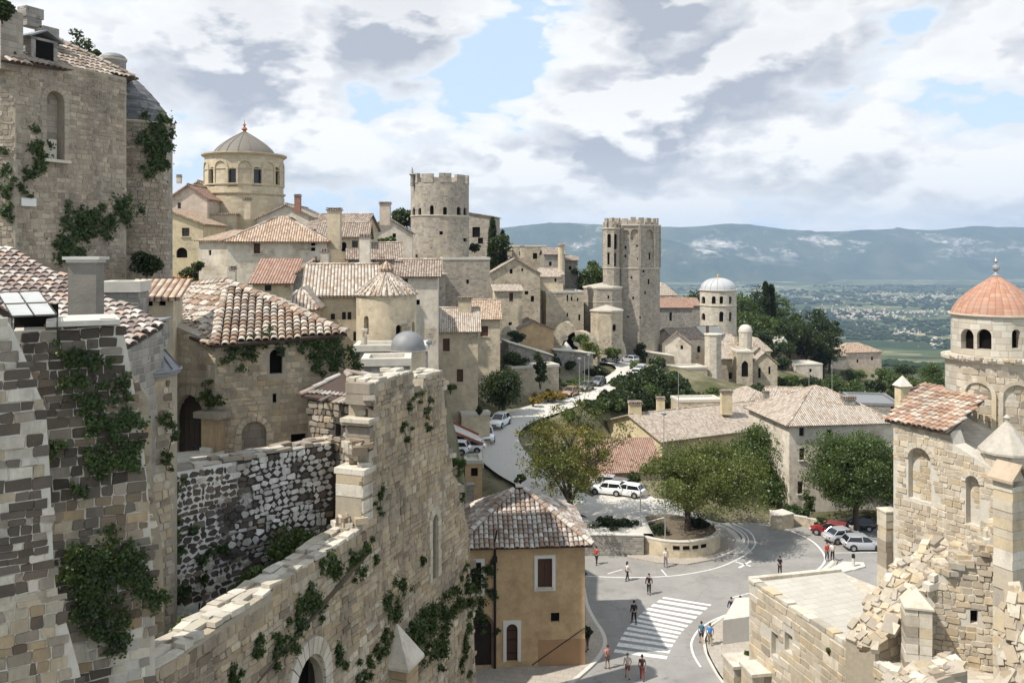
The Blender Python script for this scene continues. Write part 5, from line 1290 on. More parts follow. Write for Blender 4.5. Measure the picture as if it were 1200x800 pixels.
# ---- ivy on the near walls
ivy('ivy trailing along the ledge and corner of the huge keep', Ok, Nk, [(143, 245, 12, 260), (125, 262, 9, 150), (110, 258, 10, 160), (95, 268, 12, 260), (85, 285, 12, 280), (78, 300, 9, 160), (98, 252, 8, 90), (80, 248, 6, 60)], .22)
ivy('ivy patch below the tall arched window of the keep', Ok, Nk, [(44, 172, 9, 120), (50, 190, 7, 80), (38, 200, 7, 60), (30, 218, 6, 40), (42, 182, 5, 60)], .2)
ivy('ivy patches on the left flank of the keep, at the photo edge', Okl+Nk*.0, Ukl.cross(Z), [(4, 200, 8, 90), (6, 225, 8, 90), (10, 250, 6, 60), (2, 180, 6, 50)], .2)
ivy('ivy covering the right side of the round tower beside the keep', Vector((c2.x+r2*.72, c2.y-r2*.75, 0)), Vector((.8, -.6, 0)), [(186, 150, 10, 300), (190, 165, 9, 300), (180, 175, 9, 180), (187, 185, 9, 240), (175, 195, 7, 120), (192, 195, 6, 160), (168, 165, 7, 80)], .22, depth=.3)
ivy('ivy hanging under the eaves of the tan stone chapel house', Oc, Nc, [(272, 412, 8, 120), (290, 406, 9, 160), (310, 402, 7, 80), (335, 403, 8, 90), (355, 402, 8, 120), (380, 402, 10, 200), (398, 415, 12, 340), (404, 432, 9, 200), (388, 420, 8, 100), (372, 432, 6, 80), (380, 425, 5, 60)], .13)
ivy('ivy on the ledge beside the big arched door', Ow, Nw+Vector((0, 0, 0)), [(248, 462, 7, 120), (258, 470, 5, 70)], .12, depth=.5)
ivy('dense ivy down the front of the tall dark buttress', Ob2, Nb2, [(95, 420, 12, 300), (110, 440, 10, 200), (120, 480, 12, 300), (135, 510, 12, 340), (150, 535, 11, 300), (130, 545, 12, 280), (112, 500, 8, 120), (140, 450, 7, 120), (150, 480, 7, 120), (75, 415, 7, 90), (90, 450, 7, 90)], .085, depth=.12)
ivy('leafy ivy mass low on the dark buttress', Ob2, Nb2, [(110, 660, 16, 600), (95, 680, 14, 400), (130, 665, 12, 320), (110, 700, 14, 450), (125, 735, 14, 400), (100, 720, 10, 200), (150, 655, 12, 350), (165, 675, 13, 420), (172, 700, 9, 240), (135, 745, 8, 160), (90, 575, 6, 80), (62, 525, 7, 120)], .085, depth=.2)
ivy('ivy climbing the downpipe on the rounded apse', Vector((ca.x+ra*.85, ca.y-ra*.6, 0)), Vector((.5, -.86, 0)), [(200, 490, 7, 140), (202, 508, 5, 60), (197, 530, 5, 80), (197, 545, 4, 50)], .1)
ivy('ivy patches on the dark and white terrace wall, left end', Ob, Nb, [(195, 600, 8, 120), (205, 570, 6, 80), (200, 640, 8, 140), (225, 620, 5, 60), (260, 640, 5, 60), (215, 690, 10, 200), (240, 655, 6, 60)], .13)
bush('dark leafy shrub spilling over at the foot of the terrace wall', 348, 648, 29.9, 34, 32, 'leaf', .14, 40, 200, group=None)
bush('low dark shrub between the terrace wall and the curtain wall', 300, 690, 27.6, 34, 22, 'leaf', .13, 34, 180)
bush('dark ground shrub behind the parapet, nearest the camera', 235, 738, 24.2, 42, 24, 'leaf', .12, 36, 190)
dv = lambda L, lab, lf=.12, dp=.15: ivy(lab, OD, ND, L, lf, depth=dp)
dv([(360, 705, 13, 420), (345, 720, 9, 240), (350, 735, 6, 100), (375, 712, 7, 140), (325, 748, 7, 140), (298, 762, 7, 160), (340, 750, 9, 200), (320, 775, 7, 120), (275, 790, 8, 180), (303, 745, 5, 60)], 'ivy bunches left of the pale gateway arch on the curtain wall', .1)
dv([(388, 660, 9, 220), (393, 672, 7, 140), (418, 668, 8, 140), (430, 640, 5, 80), (437, 655, 4, 60), (472, 690, 6, 60), (375, 655, 5, 70), (410, 650, 5, 50), (445, 580, 6, 90), (440, 585, 4, 40)], 'small ivy tufts along the middle of the curtain wall', .11)
dv([(455, 700, 10, 260), (460, 718, 9, 240), (450, 745, 7, 160), (445, 760, 8, 180), (433, 775, 7, 160), (425, 790, 8, 180), (397, 760, 7, 160), (400, 775, 5, 90)], 'ivy strand beside the small capped buttress', .11)
dv([(490, 735, 14, 600), (505, 728, 13, 560), (520, 712, 10, 320), (535, 705, 9, 260), (548, 702, 7, 180), (512, 755, 10, 300), (514, 770, 8, 200), (480, 745, 8, 200), (545, 690, 5, 80), (492, 768, 6, 80)], 'large hanging ivy mass on the lower right of the curtain wall', .13, .35)
dv([(548, 735, 8, 200), (545, 755, 7, 160), (540, 775, 5, 80), (545, 670, 6, 80), (548, 790, 5, 60), (494, 655, 5, 80), (468, 685, 4, 50)], 'thin ivy along the far right edge of the curtain wall', .12)
dv([(470, 500, 5, 70), (476, 512, 5, 60), (478, 476, 5, 60), (500, 500, 5, 60), (492, 462, 5, 50), (503, 470, 5, 60), (498, 485, 5, 60)], 'sprigs of ivy near the broken top of the curtain wall', .1)
bush('tuft of ivy leaning over the broken end of the curtain wall', 532, 545, 38.6, 13, 17, 'leaf', .15, 14, 150)
bush('trailing green plant hanging below the broken wall end', 539, 578, 39.3, 7, 18, 'leaf', .14, 10, 100)
bush('shrub at the roof corner between the chapel house and turret', 372, 470, 33.6, 9, 10, 'leaf', .13, 8, 110)
# ================================================================== ORANGE CORNER HOUSE
oh_ = {}
def orange_extra(rt, faces, ze):
    O, U, L = faces['F']; N = U.cross(Z); oh_['f'] = (O, U, L, N, ze, rt)
    m = MB(); m.box(O+U*(L*.81)+Z*1.0+N*.012, L*.19, .012, 1.0, U); m.build('plinth', M['brown_plaster'], rt)
house('tan plastered house with barrel tile roof and red arched door, at the plaza edge', 540, 685.5, 61.2, 4, 8.5, 637, 0, 'hip', 2.6, 'ochre_plaster', 'underlay',
      [('F', 638.5, 671, 17, 34, 'rect', 'wood'), ('F', 650.5, 723, 10, 11, 'rect', 'dark'), ('F', 600, 752.5, 13, 44, 'arch', 'reddoor'), ('F', 566, 752, 20, 56, 'arch', 'door'), ('F', 557.5, 676, 13, 35, 'rect', 'glass')],
      over=.45, group=None, name='corner_house', extra=orange_extra)
O, U, L, N, ze, ort = oh_['f']
V = -N; D = 8.5; W = L; o = .5; h = min(W, D)/2; mm_ = 2.6/h; e = ze-o*mm_+.1; t_ = ze+2.6+.1
def q_(a, b, z): return O+U*a+V*b+Z*z
c4 = [q_(-o, -o, e), q_(W+o, -o, e), q_(W+o, D+o, e), q_(-o, D+o, e)]
r1, r2 = (q_(h, D/2, t_), q_(W-h, D/2, t_)) if W >= D else (q_(W/2, h, t_), q_(W/2, D-h, t_))
m = MB(); OT = [(.62, .57, .51), (.50, .43, .37), (.42, .33, .27), (.34, .24, .18), (.56, .51, .46), (.30, .25, .21)]
sls = [[c4[0], c4[1], r2, r1], [c4[1], c4[2], r2], [c4[3], c4[0], r1]] if W >= D else [[c4[0], c4[1], r1], [c4[1], c4[2], r2, r1], [c4[3], c4[0], r1, r2]]
for i, s_ in enumerate(sls): tiles(m, s_, .36, .42, OT, 50+i)
for a, b in ((c4[1], r2 if W >= D else r1), (c4[0], r1), (r1, r2)): ridge_tiles(m, a+Z*.12, b+Z*.14, .24, .5, 6, OT)
m.build('roof_tiles', M['tiles3d'], ort, uv=False)
for (px, py, wp, hp, nm) in ((638.5, 671, 17, 34, 'window_surround'), (557.5, 676, 13, 35, 'window_surround'), (600, 752.5, 13, 44, 'door_surround')):
    a = hit(px-wp/2, py, O, N); b = hit(px+wp/2, py, O, N); u0 = (a-O).dot(U); u1 = (b-O).dot(U); zc_ = a.z; hh = hp*a.y/F/2; m = MB(); t = .24
    top = zc_+hh; bot = zc_-hh
    m.box(O+U*(u0-t/2)+Z*((top+bot)/2)+N*.03, t/2, .045, hh, U); m.box(O+U*(u1+t/2)+Z*((top+bot)/2)+N*.03, t/2, .045, hh, U)
    m.box(O+U*((u0+u1)/2)+Z*(top+t/2)+N*.03, (u1-u0)/2+t, .045, t/2, U)
    if nm == 'window_surround': m.box(O+U*((u0+u1)/2)+Z*(bot-t/2)+N*.03, (u1-u0)/2+t, .045, t/2, U)
    else:
        w_ = (u1-u0)/2; zs = top-w_; cu = (u0+u1)/2
        for s in (-1, 1):   # spandrels closing the arch corners
            pts = [(cu+s*w_, zs), (cu+s*w_, top+.002)]+[(cu+s*w_*math.cos(a_), zs+w_*math.sin(a_)) for a_ in np.linspace(math.pi/2, 0, 7)]
            m.prism([O+U*a_+Z*b_-N*.01 for a_, b_ in pts], [O+U*a_+Z*b_+N*.07 for a_, b_ in pts])
    m.build(nm, M['white_frame'], ort)
a = hit(566, 750, O, N); m = MB(); voussoirs(ort, O, U, N, (hit(556, 750, O, N)-O).dot(U), (hit(576, 750, O, N)-O).dot(U), hit(566, 733, O, N).z, .2, .2, 7, (.22, .12, .08), proud=.04)
m = MB(); p0 = hit(580, 638, O, N)+N*.12; m.tube([p0+Z*.1-N*.2, p0-Z*.1, Vector((p0.x, p0.y, .15))], [.09, .09, .09], 8); m.box(p0-Z*1.0, .16, .12, .2, U); m.tube([p0+Z*.1+U*-.05, hit(582, 622, O, N)+N*.4+Z*.2], [.06, .06], 6); m.build('downpipe', M['iron'], ort)
m = MB(); k0, k1 = hit(624, 778, O, N)+N*.05, hit(685, 735, O, N)+N*.05; m.tube([k0, k1], [.03, .03], 5); m.build('handrail', M['iron'], ort)
m = MB(); m.box(q_(.8, 5.6, t_-.6), .25, .25, .6, U); m.box(q_(.8, 5.6, t_+.05), .32, .32, .05, U); m.build('chimney', M['grey_stone'], ort)
ivy('creeper growing on the left part of the tan plaza house', O, N, [(562, 672, 7, 160), (568, 685, 6, 100), (575, 668, 6, 110), (572, 660, 5, 60), (560, 710, 7, 150), (568, 722, 7, 150), (580, 690, 4, 60), (582, 700, 4, 50), (556, 730, 6, 100), (584, 738, 4, 50)], .16)
bush('narrow shrub beside the right corner of the tan plaza house', 689, 742, 62.5, 5, 17, 'leaf_dark', .16, 10, 90)
# shutter colour stays brown; window sill of big window darker
# ================================================================== RIGHT FOREGROUND CHURCH
LBp = [(13.34, 48.0), (19.0, 49.4), (18.9, 44.0), (18.4, 39.0), (17.35, 35.6), (16.9, 36.4)]
zr = 11.5
A_ = Vector((13.34, 48, 0)); B_2 = Vector((17.35, 34.4, 0)); Ur = (B_2-A_).normalized(); Lr = (B_2-A_).length; Nr = -(Ur.cross(Z)); 
# left face must look towards the camera's left: build from the near end
Or_ = B_2; Ul = -Ur; Nl = Ul.cross(Z)
if Nl.x > 0: Or_, Ul = A_, Ur; Nl = Ul.cross(Z)
def uu(px, py): p = hit(px, py, Or_, Nl); return ((p-Or_).dot(Ul), p.z)
def rhole(px, py, wp, hp, kind='rect'):
    a = hit(px-wp/2, py, Or_, Nl); b = hit(px+wp/2, py, Or_, Nl); u = sorted([(a-Or_).dot(Ul), (b-Or_).dot(Ul)]); hh = hp*a.y/F/2; return (u[0], u[1], a.z-hh, a.z+hh, kind)
RC = [(.60, .54, .43), (.54, .48, .38), (.48, .42, .33), (.56, .46, .31), (.40, .36, .30), (.64, .59, .50)]
def rcol(u, v, rd):
    d = mnoise.noise(Vector((u*.4, v*.5, 81)))
    return rd.choices(RC+[(.30, .27, .23)], [4, 4, 3, 2 if d < .1 else 4, 1.5, 2.5, .8])[0]
w1, w2 = rhole(908, 752, 8, 27), rhole(924, 750, 9, 22)
cb, _, _, _, cbw = wallthing('ruined_hall', 'low pale stone hall with flat paved roof and two small window holes, lower right', 'hall', Or_, Ul, [(0, -.2), (Lr, -.2), (Lr, 11.5), (0, 11.5)], [arch_loop(*w1), arch_loop(*w2)], th=.8, backing='mortar_pale', mat='stones_pale',
    stonekw=dict(rows=(.28, .5), lens=(.45, 1.2), relief=(.01, .06), jit=.025, gap=.012, colf=rcol, seed=61, cut=.15, tilt=.006), loc=(A_.x, A_.y, 0), depth=.5)
for w in (w1, w2): opening_fill(cb, Or_, Ul, Nl, w, .5, 'dark')
m = MB(); b1 = [Vector((19.0, 49.4, 0)), Vector((22, 44, 0)), Vector((22, 34, 0)), B_2+Vector((.3, 0, 0)), A_+Vector((.3, 0, 0))]
m.prism([p-Z*.2 for p in b1], [p+Z*(zr-.02) for p in b1]); m.build('wall', M['pale_stone'], cb)
m = MB(); rr_ = [A_+Vector((.35, -.25, 0)), Vector((19.0, 49.2, 0)), Vector((18.95, 44, 0)), Vector((19.2, 40.5, 0)), Vector((16.9, 39.3, 0)), Vector((16.05, 40.2, 0))]
m.prism([p+Z*(zr-.0) for p in rr_], [p+Z*(zr+.06) for p in rr_]); m.build('roof', M['slab_roof'], cb)
m = MB(); rd = random.Random(8)
d_ = Ul if Or_ is A_ else Ul; u = 0
for k in range(0, 22):
    t0 = k*.62; p = A_+Ur*(t0+.3); hh = .12+rd.random()*.16+(0 if t0 < 6 else .1*rd.random()); m.box(p+Z*(zr+hh/2)+Vector((.22, .05, 0)), .29, .24+rd.uniform(0, .06), hh/2, (Ur+Z*rd.uniform(-.05, .05)), 0, rd.choice(RC))
for k in range(9): p = A_.lerp(Vector((19.0, 49.4, 0)), (k+.5)/9); m.box(p+Z*(zr+.1), .31, .16, .1, Vector((5.66, 1.4, 0)), 0, rd.choice([W_, (.64, .59, .5)]))
m.build('coping', M['stones_pale'], cb, uv=False)

# wing with blind arch and tiled lean-to roof
Y1 = 44.0; Ow_ = Vector(((1047-600)/F*Y1, Y1, 0)); Uwg = Vector((1.5, -2.6, 0)).normalized(); Nwg = Uwg.cross(Z)
if Nwg.x > 0: Nwg = -Nwg
# wall needs u growing so that N=UxZ faces the camera
Uwg2 = Uwg; assert (Uwg2.cross(Z)-Nwg).length < 1e-6
def wu(px, py): p = hit(px, py, Ow_, Nwg); return ((p-Ow_).dot(Uwg), p.z)
Lwg = wu(1235, 600)[0]; zt_ = 21.3
def whole(px, py, wp, hp, kind='arch'):
    a = wu(px-wp/2, py); b = wu(px+wp/2, py); hh = hp*hit(px, py, Ow_, Nwg).y/F/2; return (a[0], b[0], a[1]-hh, a[1]+hh, kind)
wg1 = whole(1078, 552, 27, 62); wg2 = whole(1140, 584, 16, 58)
polyw = [(0, 0), (Lwg, 0), (Lwg, 17.8), (wu(1200, 0)[0]*.97, 18.2), (wu(1160, 500)[0], 20.0), (wu(1118, 500)[0], 20.7), (wu(1113, 500)[0], zt_), (0, zt_)]
cwg, _, _, _, cwgw = wallthing('church_wing', 'tall ruined pale church wing with a blocked arch and tiled lean-to roof, right side', 'church wing', Ow_, Uwg, polyw, [arch_loop(*wg1), arch_loop(*wg2)], th=.9, backing='mortar_pale', mat='stones_pale',
    stonekw=dict(rows=(.18, .36), lens=(.22, .65), relief=(.01, .05), jit=.02, gap=.01, colf=rcol, seed=63, cut=.15, tilt=.008), loc=(Ow_.x, Ow_.y, 0), depth=.35)
for w in (wg1, wg2):
    mm2 = MB(); stones(mm2, flatmap(Ow_-Nwg*.34, Uwg, Nwg), arch_loop(*w), rows=(.2, .36), lens=(.25, .6), relief=(.01, .04), colf=lambda u, v, rd: rd.choice([(.56, .46, .31), (.54, .48, .38), (.5, .41, .27), (.6, .54, .43)]), seed=65, gap=.008)
    mm2.add([Ow_+Uwg*a+Z*b-Nwg*.34 for a, b in arch_loop(*w)], [tuple(range(len(arch_loop(*w))))], 1, (.4, .36, .29)); mm2.build('blind_arch', [M['stones_pale'], M['mortar_pale']], cwg, uv=False)
    voussoirs(cwg, Ow_, Uwg, Nwg, w[0], w[1], w[3]-(w[1]-w[0])/2, w[3]-(w[1]-w[0])/2-.1, .22, 9, (.58, .52, .42), proud=.06, jamb=False)
m = MB(); bq = [Ow_+Vector((.4, 0, 0)), Ow_+Vector((9, 3.5, 0)), Ow_+Vector((9, -6, 0)), Ow_+Uwg*Lwg+Vector((.4, 0, 0))]
m.prism(bq, [p+Z*(zt_-.1 if i < 2 else 18) for i, p in enumerate(bq)]); m.build('wall', M['pale_stone'], cwg)
ra_, rb_, rc_, rd_ = Ow_+Vector((-.35, .25, zt_+.0)), Ow_+Uwg*3.2+Vector((-.3, -.2, zt_)), Ow_+Uwg*2.2+Vector((3.4, 1.6, zt_+1.15)), Ow_+Vector((3.2, 3.6, zt_+1.15))
m = MB(); slab(m, [ra_, rb_, rc_, rd_], .12); wr = m.build('roof', M['underlay'], cwg); m = MB()
tiles(m, [ra_, rb_, rc_, rd_], .30, .45, [(.52, .36, .26), (.46, .28, .19), (.58, .46, .36), (.40, .25, .18), (.60, .52, .43)], 19); m.build('roof_tiles', M['tiles3d'], wr, uv=False)

# dome tower at right
drt, dc, dzt, dr = tower('pale round belfry with terracotta onion dome and arched openings, right edge', 1167, 47.5, 46.8, 368, 0, 16, 'pale_stone', a0=R(11.25)*-1, name='church_belfry', cat='belfry',
      wins=[(1162, 398, 11, 24, 'arch', 'dark'), (1131, 397, 9, 24, 'arch', 'dark'), (1188, 397, 10, 22, 'arch', 'dark')], cornices=((368, 3, 3),), roof=('bell', 321, 1.5, 0), roofmat='tile_coral', depth=.45)
m = MB(); m.ring((dc.x, dc.y, dzt+2.1), [.24, .12, .08, .10, .20, .20, .10, .05, .05, .12, .04, .02], [0, .08, .2, .3, .38, .5, .58, .62, .72, .8, .95, 1.1], 10); m.box((dc.x, dc.y, dzt+3.0), .14, .03, .03); m.build('finial', M['greypost'], drt)
m = MB(); rl_ = 2.5; n = 16; zl = EYE-(416-HY)/F*46.8
m.ring((dc.x, dc.y, 0), [rl_, rl_, rl_+.22, rl_+.22, dr-.02], [0, zl-.30, zl-.16, zl, zl+.06], 32, 0); m.build('lower_drum', M['pale_stone'], drt, smooth=.5, cyl=(dc.x, dc.y, rl_))
sm = MB(); stones(sm, cylmap((dc.x, dc.y), rl_), [(-rl_*1.3, 16), (rl_*.9, 16), (rl_*.9, zl-.35), (-rl_*1.3, zl-.35)], rows=(.28, .45), lens=(.4, .95), relief=(.01, .05), jit=.015, gap=.01, colf=rcol, seed=67, cut=.12, tilt=.005)
sm.build('stone_facing', M['stones_pale'], drt, uv=False)
def cylarch(par, c, r, ac, wdt, z0, z1, name='blind_arch'):
    """raised arch moulding with pilasters on a curved wall, recess fill left flat"""
    mp = cylmap(c, r); m = MB(); w = wdt/2; zs = z1-w
    inner = [(ac-w, z0), (ac-w, zs)]+[(ac-w*math.cos(a), zs+w*math.sin(a)) for a in np.linspace(0, math.pi, 11)]+[(ac+w, zs), (ac+w, z0)]
    ow = w+.2; outer = [(ac-ow, z0), (ac-ow, zs)]+[(ac-ow*math.cos(a), zs+ow*math.sin(a)) for a in np.linspace(0, math.pi, 11)]+[(ac+ow, zs), (ac+ow, z0)]
    for i in range(len(inner)-1):
        q4 = [inner[i], inner[i+1], outer[i+1], outer[i]]
        m.prism([mp(a, b, -.05) for a, b in q4], [mp(a, b, .15) for a, b in q4], 0, random.choice(RC[:4]))
    return m.build(name, M['stones_pale'], par, uv=False)
cyc = (dc.x, dc.y)
for ac in (-2.1, -.35, 1.35): cylarch(drt, cyc, rl_, ac*1.0, 1.25, 19.3, 23.1)
m = MB(); m.ring((dc.x, dc.y, 0), [rl_+.03, rl_+.45, rl_+.5, rl_+.1], [18.5, 18.7, 19.25, 19.4], 32); m.build('cornice', M['trim'], drt, smooth=.5)
rdm = random.Random(5)
m = MB()
for i in range(34):
    a = rdm.uniform(-2.4, .8); m.box(cylmap(cyc, rl_)(a*rl_*.6, zl+.02, .12+rdm.random()*.08), rdm.uniform(.1, .25), rdm.uniform(.08, .16), rdm.uniform(.04, .1), Vector((rdm.uniform(-1, 1), rdm.uniform(-1, 1), 0)), 0, rdm.choice(RC))
m.build('loose_stone', M['stones_pale'], drt, uv=False)

# pinnacle shrine with gable + conical cap behind it, near right edge
def gablet(label, px, py_apex, Y, w, h, name='stone_pinnacle', cat='pinnacle', th=25):
    ap = P(px, py_apex, Y); U = Vector((math.cos(R(th)), math.sin(R(th)), 0)); N = U.cross(Z); rt = root(name, label, cat, ap-Z*h)
    m = MB(); rdx = random.Random(int(px)); z = -h
    while z < -w*.9:
        hh = rdx.uniform(.3, .5); m.box(ap+Z*(z+hh/2), w*.42+rdx.uniform(-.03, .03), w*.42, hh/2-.006, U, 0, rdx.choice(RC)); z += hh
    m.build('shaft', M['stones_pale'], rt, uv=False)
    m = MB()
    for s in (-1, 1):
        a, b = ap+U*(s*w*.62)-Z*w*.62, ap
        f, k = N*(w*.55), -N*(w*.55)
        m.prism([a+f-Z*.12, b+f-Z*.12, b+k-Z*.12, a+k-Z*.12], [a+f, b+f, b+k, a+k], 0, (.46, .36, .26))
    m.prism([ap+U*x+Z*z_-N*(-w*.42) for x, z_ in ((-w*.45, -w*.9), (w*.45, -w*.9), (0, -.14))], [ap+U*x+Z*z_-N*(w*.42) for x, z_ in ((-w*.45, -w*.9), (w*.45, -w*.9), (0, -.14))], 0, RC[1])
    m.build('gable_roof', M['stones_pale'], rt, uv=False)
gablet('slender stone pinnacle with small reddish gable roof before the domed belfry', 1183, 541, 36.5, 1.05, 12)
cpx = P(1180, 492, 40.0); rt = root('conical_turret', 'small turret with segmented pale conical cap, right edge below the dome', 'turret', cpx-Z*6); m = MB(); m.ring((cpx.x, cpx.y, cpx.z), [1.02, 1.02], [-9, -1.5], 10); m.build('wall', M['pale_stone'], rt, cyl=(cpx.x, cpx.y, 1)); m = MB(); m.ring((cpx.x, cpx.y, cpx.z), [1.22, 1.22, .1, .1, .16, .05], [-1.5, -1.4, -.08, 0, .12, .25], 10); m.build('roof', M['old_cap'], rt)
# ruined lower walls and buttresses in front of the wing
O5 = P(1088, 660, 38.5); O5.z = 0; U5 = Vector((math.cos(R(-22)), math.sin(R(-22)), 0)); N5 = U5.cross(Z)
def u5(px, py): p = hit(px, py, O5, N5); return ((p-O5).dot(U5), p.z)
p5 = [u5(1088, 900), u5(1290, 900), u5(1290, 640), u5(1210, 630), u5(1190, 622), u5(1176, 628), u5(1163, 624), u5(1157, 640), u5(1143, 644), u5(1138, 658), u5(1122, 656), u5(1116, 672), u5(1103, 670), u5(1088, 684)]
h5 = arch_loop(*(lambda a, b: (a[0], b[0], a[1]-.3, a[1]+.3, 'rect'))(u5(1137, 722), u5(1146, 722)))
rw, _, _, _, rww = wallthing('ruined_wall', 'broken pale stone wall with a small square hole, bottom right corner', 'wall', O5, U5, p5, [h5], th=1.6, backing='mortar_pale', mat='stones_pale',
    stonekw=dict(rows=(.18, .36), lens=(.22, .65), relief=(.01, .09), jit=.03, gap=.01, colf=rcol, seed=71, cut=.22, tilt=.015), loc=(O5.x, O5.y, 0), depth=.4)
m = MB(); rdq = random.Random(4)
for k in range(150):
    px = rdq.uniform(1090, 1200); py = np.interp(px, [1088, 1103, 1116, 1122, 1138, 1143, 1157, 1163, 1190], [684, 671, 672, 657, 658, 645, 641, 625, 622]); a_, z_ = u5(px, py)
    m.box(O5+U5*a_+Z*(z_+rdq.uniform(-.25, .12))-N5*rdq.uniform(-.05, 1.6), rdq.uniform(.14, .34), rdq.uniform(.12, .28), rdq.uniform(.07, .16), Vector((rdq.uniform(.6, 1), rdq.uniform(-.5, .5), rdq.uniform(-.15, .15))), 0, rdq.choice(RC+[(.42, .35, .26)]))
m.build('broken_top', M['stones_pale'], rw, uv=False)
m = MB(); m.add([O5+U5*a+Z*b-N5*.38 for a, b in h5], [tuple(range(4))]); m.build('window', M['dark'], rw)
# sloping flying buttress of big blocks
def blockrun(label, pts, w, th, seed, name='sloping_buttress', cat='buttress', drop=8, lens=(.5, 1.1)):
    pts = [Vector(p) for p in pts]; rt = root(name, label, cat, pts[-1]-Z*2); rdx = random.Random(seed); m = MB(); core = MB()
    for i in range(len(pts)-1):
        a, b = pts[i], pts[i+1]; d = b-a; dn = d.normalized(); s = dn.cross(Z).normalized(); up = s.cross(dn)
        for k in range(int(d.length*w*13)):
            big = rdx.random() < .16; g = 1.9 if big else 1.0
            c = a+d*rdx.random()+s*(rdx.uniform(-.5, .5)*w)+up*rdx.uniform(-.10, .05)
            q = rdx.uniform(.75, 1.1); col = tuple(x*q for x in rdx.choice(RC[:5]+[(.44, .36, .26), (.50, .40, .27), (.36, .31, .25)]))
            m.box(c, g*rdx.uniform(.13, .27), g*rdx.uniform(.10, .2), rdx.uniform(.06, .14), dn+s*rdx.uniform(-.5, .5)+up*rdx.uniform(-.2, .2), 0, col, W=(up*.7+Z*.3+s*rdx.uniform(-.3, .3)).normalized())
        q = [a+s*w*.46, b+s*w*.46, b-s*w*.46, a-s*w*.46]; core.prism([Vector((p.x, p.y, p.z-drop)) for p in q], [p-Z*.05 for p in q])
        sides = MB()
        for sg in (-1, 1):
            O_s = a+s*(w*.46*sg); Us = Vector((d.x, d.y, 0)).normalized(); Ns = Us.cross(Z)
            if (Ns.dot(s)*sg) < 0: O_s = b+s*(w*.46*sg); Us = -Us; Ns = -Ns; za, zb_ = b.z, a.z
            else: za, zb_ = a.z, b.z
            Lh = Vector((d.x, d.y, 0)).length; O2 = Vector((O_s.x, O_s.y, 0))
            stones(m, flatmap(O2, Us, Ns), [(0, za-drop), (Lh, zb_-drop), (Lh, zb_-.15), (0, za-.15)], rows=(.25, .45), lens=(.35, .8), relief=(.02, .07), colf=lambda u, v, r_: r_.choices(RC+[G_, B_], [2, 2, 2, 2, 2, 1, 2, 1])[0], seed=seed+i, gap=.012)
    core.build('core', M['mortar_mid'], rt); m.build('block_facing', M['stones_pale'], rt, uv=False)
    return rt
blockrun('rough sloping buttress of large tan blocks running down beside the flat paved roof', [P(1104, 634, 41.5), P(1068, 672, 40.5), P(1040, 706, 39.8), P(1008, 752, 38.8)], 1.7, .16, 3)
blockrun('pair of clean pale slanted coping slabs at the top of the rubble slope', [P(1085, 642, 43.0), P(1052, 672, 42.4)], 1.5, .10, 5, name='slanted_coping', cat='coping', drop=1.5)
blockrun('low broken wall top curving away at the bottom right', [P(1120, 775, 33.5), P(1070, 792, 33.0), P(1035, 815, 32.5)], 1.3, .12, 7, name='broken_wall', cat='wall', drop=4)
blockrun('narrow stepped buttress standing against the ruined wall near the bottom right', [P(1196, 690, 35.5), P(1186, 800, 34.4)], 1.2, .14, 9, name='stepped_buttress', cat='buttress', drop=4)
def pier(label, px, py, Y, w, h, capslope=.8, th=20, name='stone_pier', cat='pier', seed=1, dpt_=None):
    ap = P(px, py, Y); U = Vector((math.cos(R(th)), math.sin(R(th)), 0)); V_ = Z.cross(U); rt = root(name, label, cat, ap-Z*h); rdx = random.Random(seed); m = MB(); z = -h; dd = dpt_ or w
    while z < -capslope:
        hh = rdx.uniform(.28, .5)
        for s in (-1, 1): m.box(ap+U*(s*w*.25)+Z*(z+hh/2), w*.25-.008+rdx.uniform(-.02, .03), dd/2+rdx.uniform(-.02, .03), hh/2-.007, U, 0, rdx.choice(RC+[G_]))
        z += hh
    m.build('shaft', M['stones_pale'], rt, uv=False)
    m = MB(); b = [ap+U*(x*w*.56)+V_*(y*dd*.56)+Z*(z) for x, y in ((-1, -1), (1, -1), (1, 1), (-1, 1))]
    if capslope > .3: m.add(b+[p+Z*.08 for p in b]+[ap+V_*dd*.1], [(0, 1, 2, 3), (0, 1, 5, 4), (1, 2, 6, 5), (2, 3, 7, 6), (3, 0, 4, 7), (4, 5, 8), (5, 6, 8), (6, 7, 8), (7, 4, 8)], 0, RC[0])
    else: m.prism(b, [p+Z*.18 for p in b], 0, RC[5])
    m.build('cap', M['stones_pale'], rt, uv=False)
pier('short buttress pier with sloping cap between the rubble slope and the ruined wall', 1074, 690, 37.8, 1.1, 8, .9, -15, seed=2)
pier('square stone gatepost with flat top at the bottom, left of the ruined hall', 868, 772, 49.5, 1.5, 6, .2, 10, seed=3)
pier('grey topped stone block beside the square gatepost, bottom edge', 889, 783, 46.5, 1.4, 6, .2, 10, seed=4)
pier('cream corner pier with small cap left of the church wing, behind the cars', 1041, 588+6, 46.5, .8, 17, .5, 10, seed=6)
bush('small green plant growing at the foot of the ruined hall', 875, 768, 50, 4, 9, 'leaf', .16, 5, 60)
bush('weed growing on the ruined hall wall', 972, 761, 41.2, 4, 6, 'leaf_olive', .1, 5, 50)

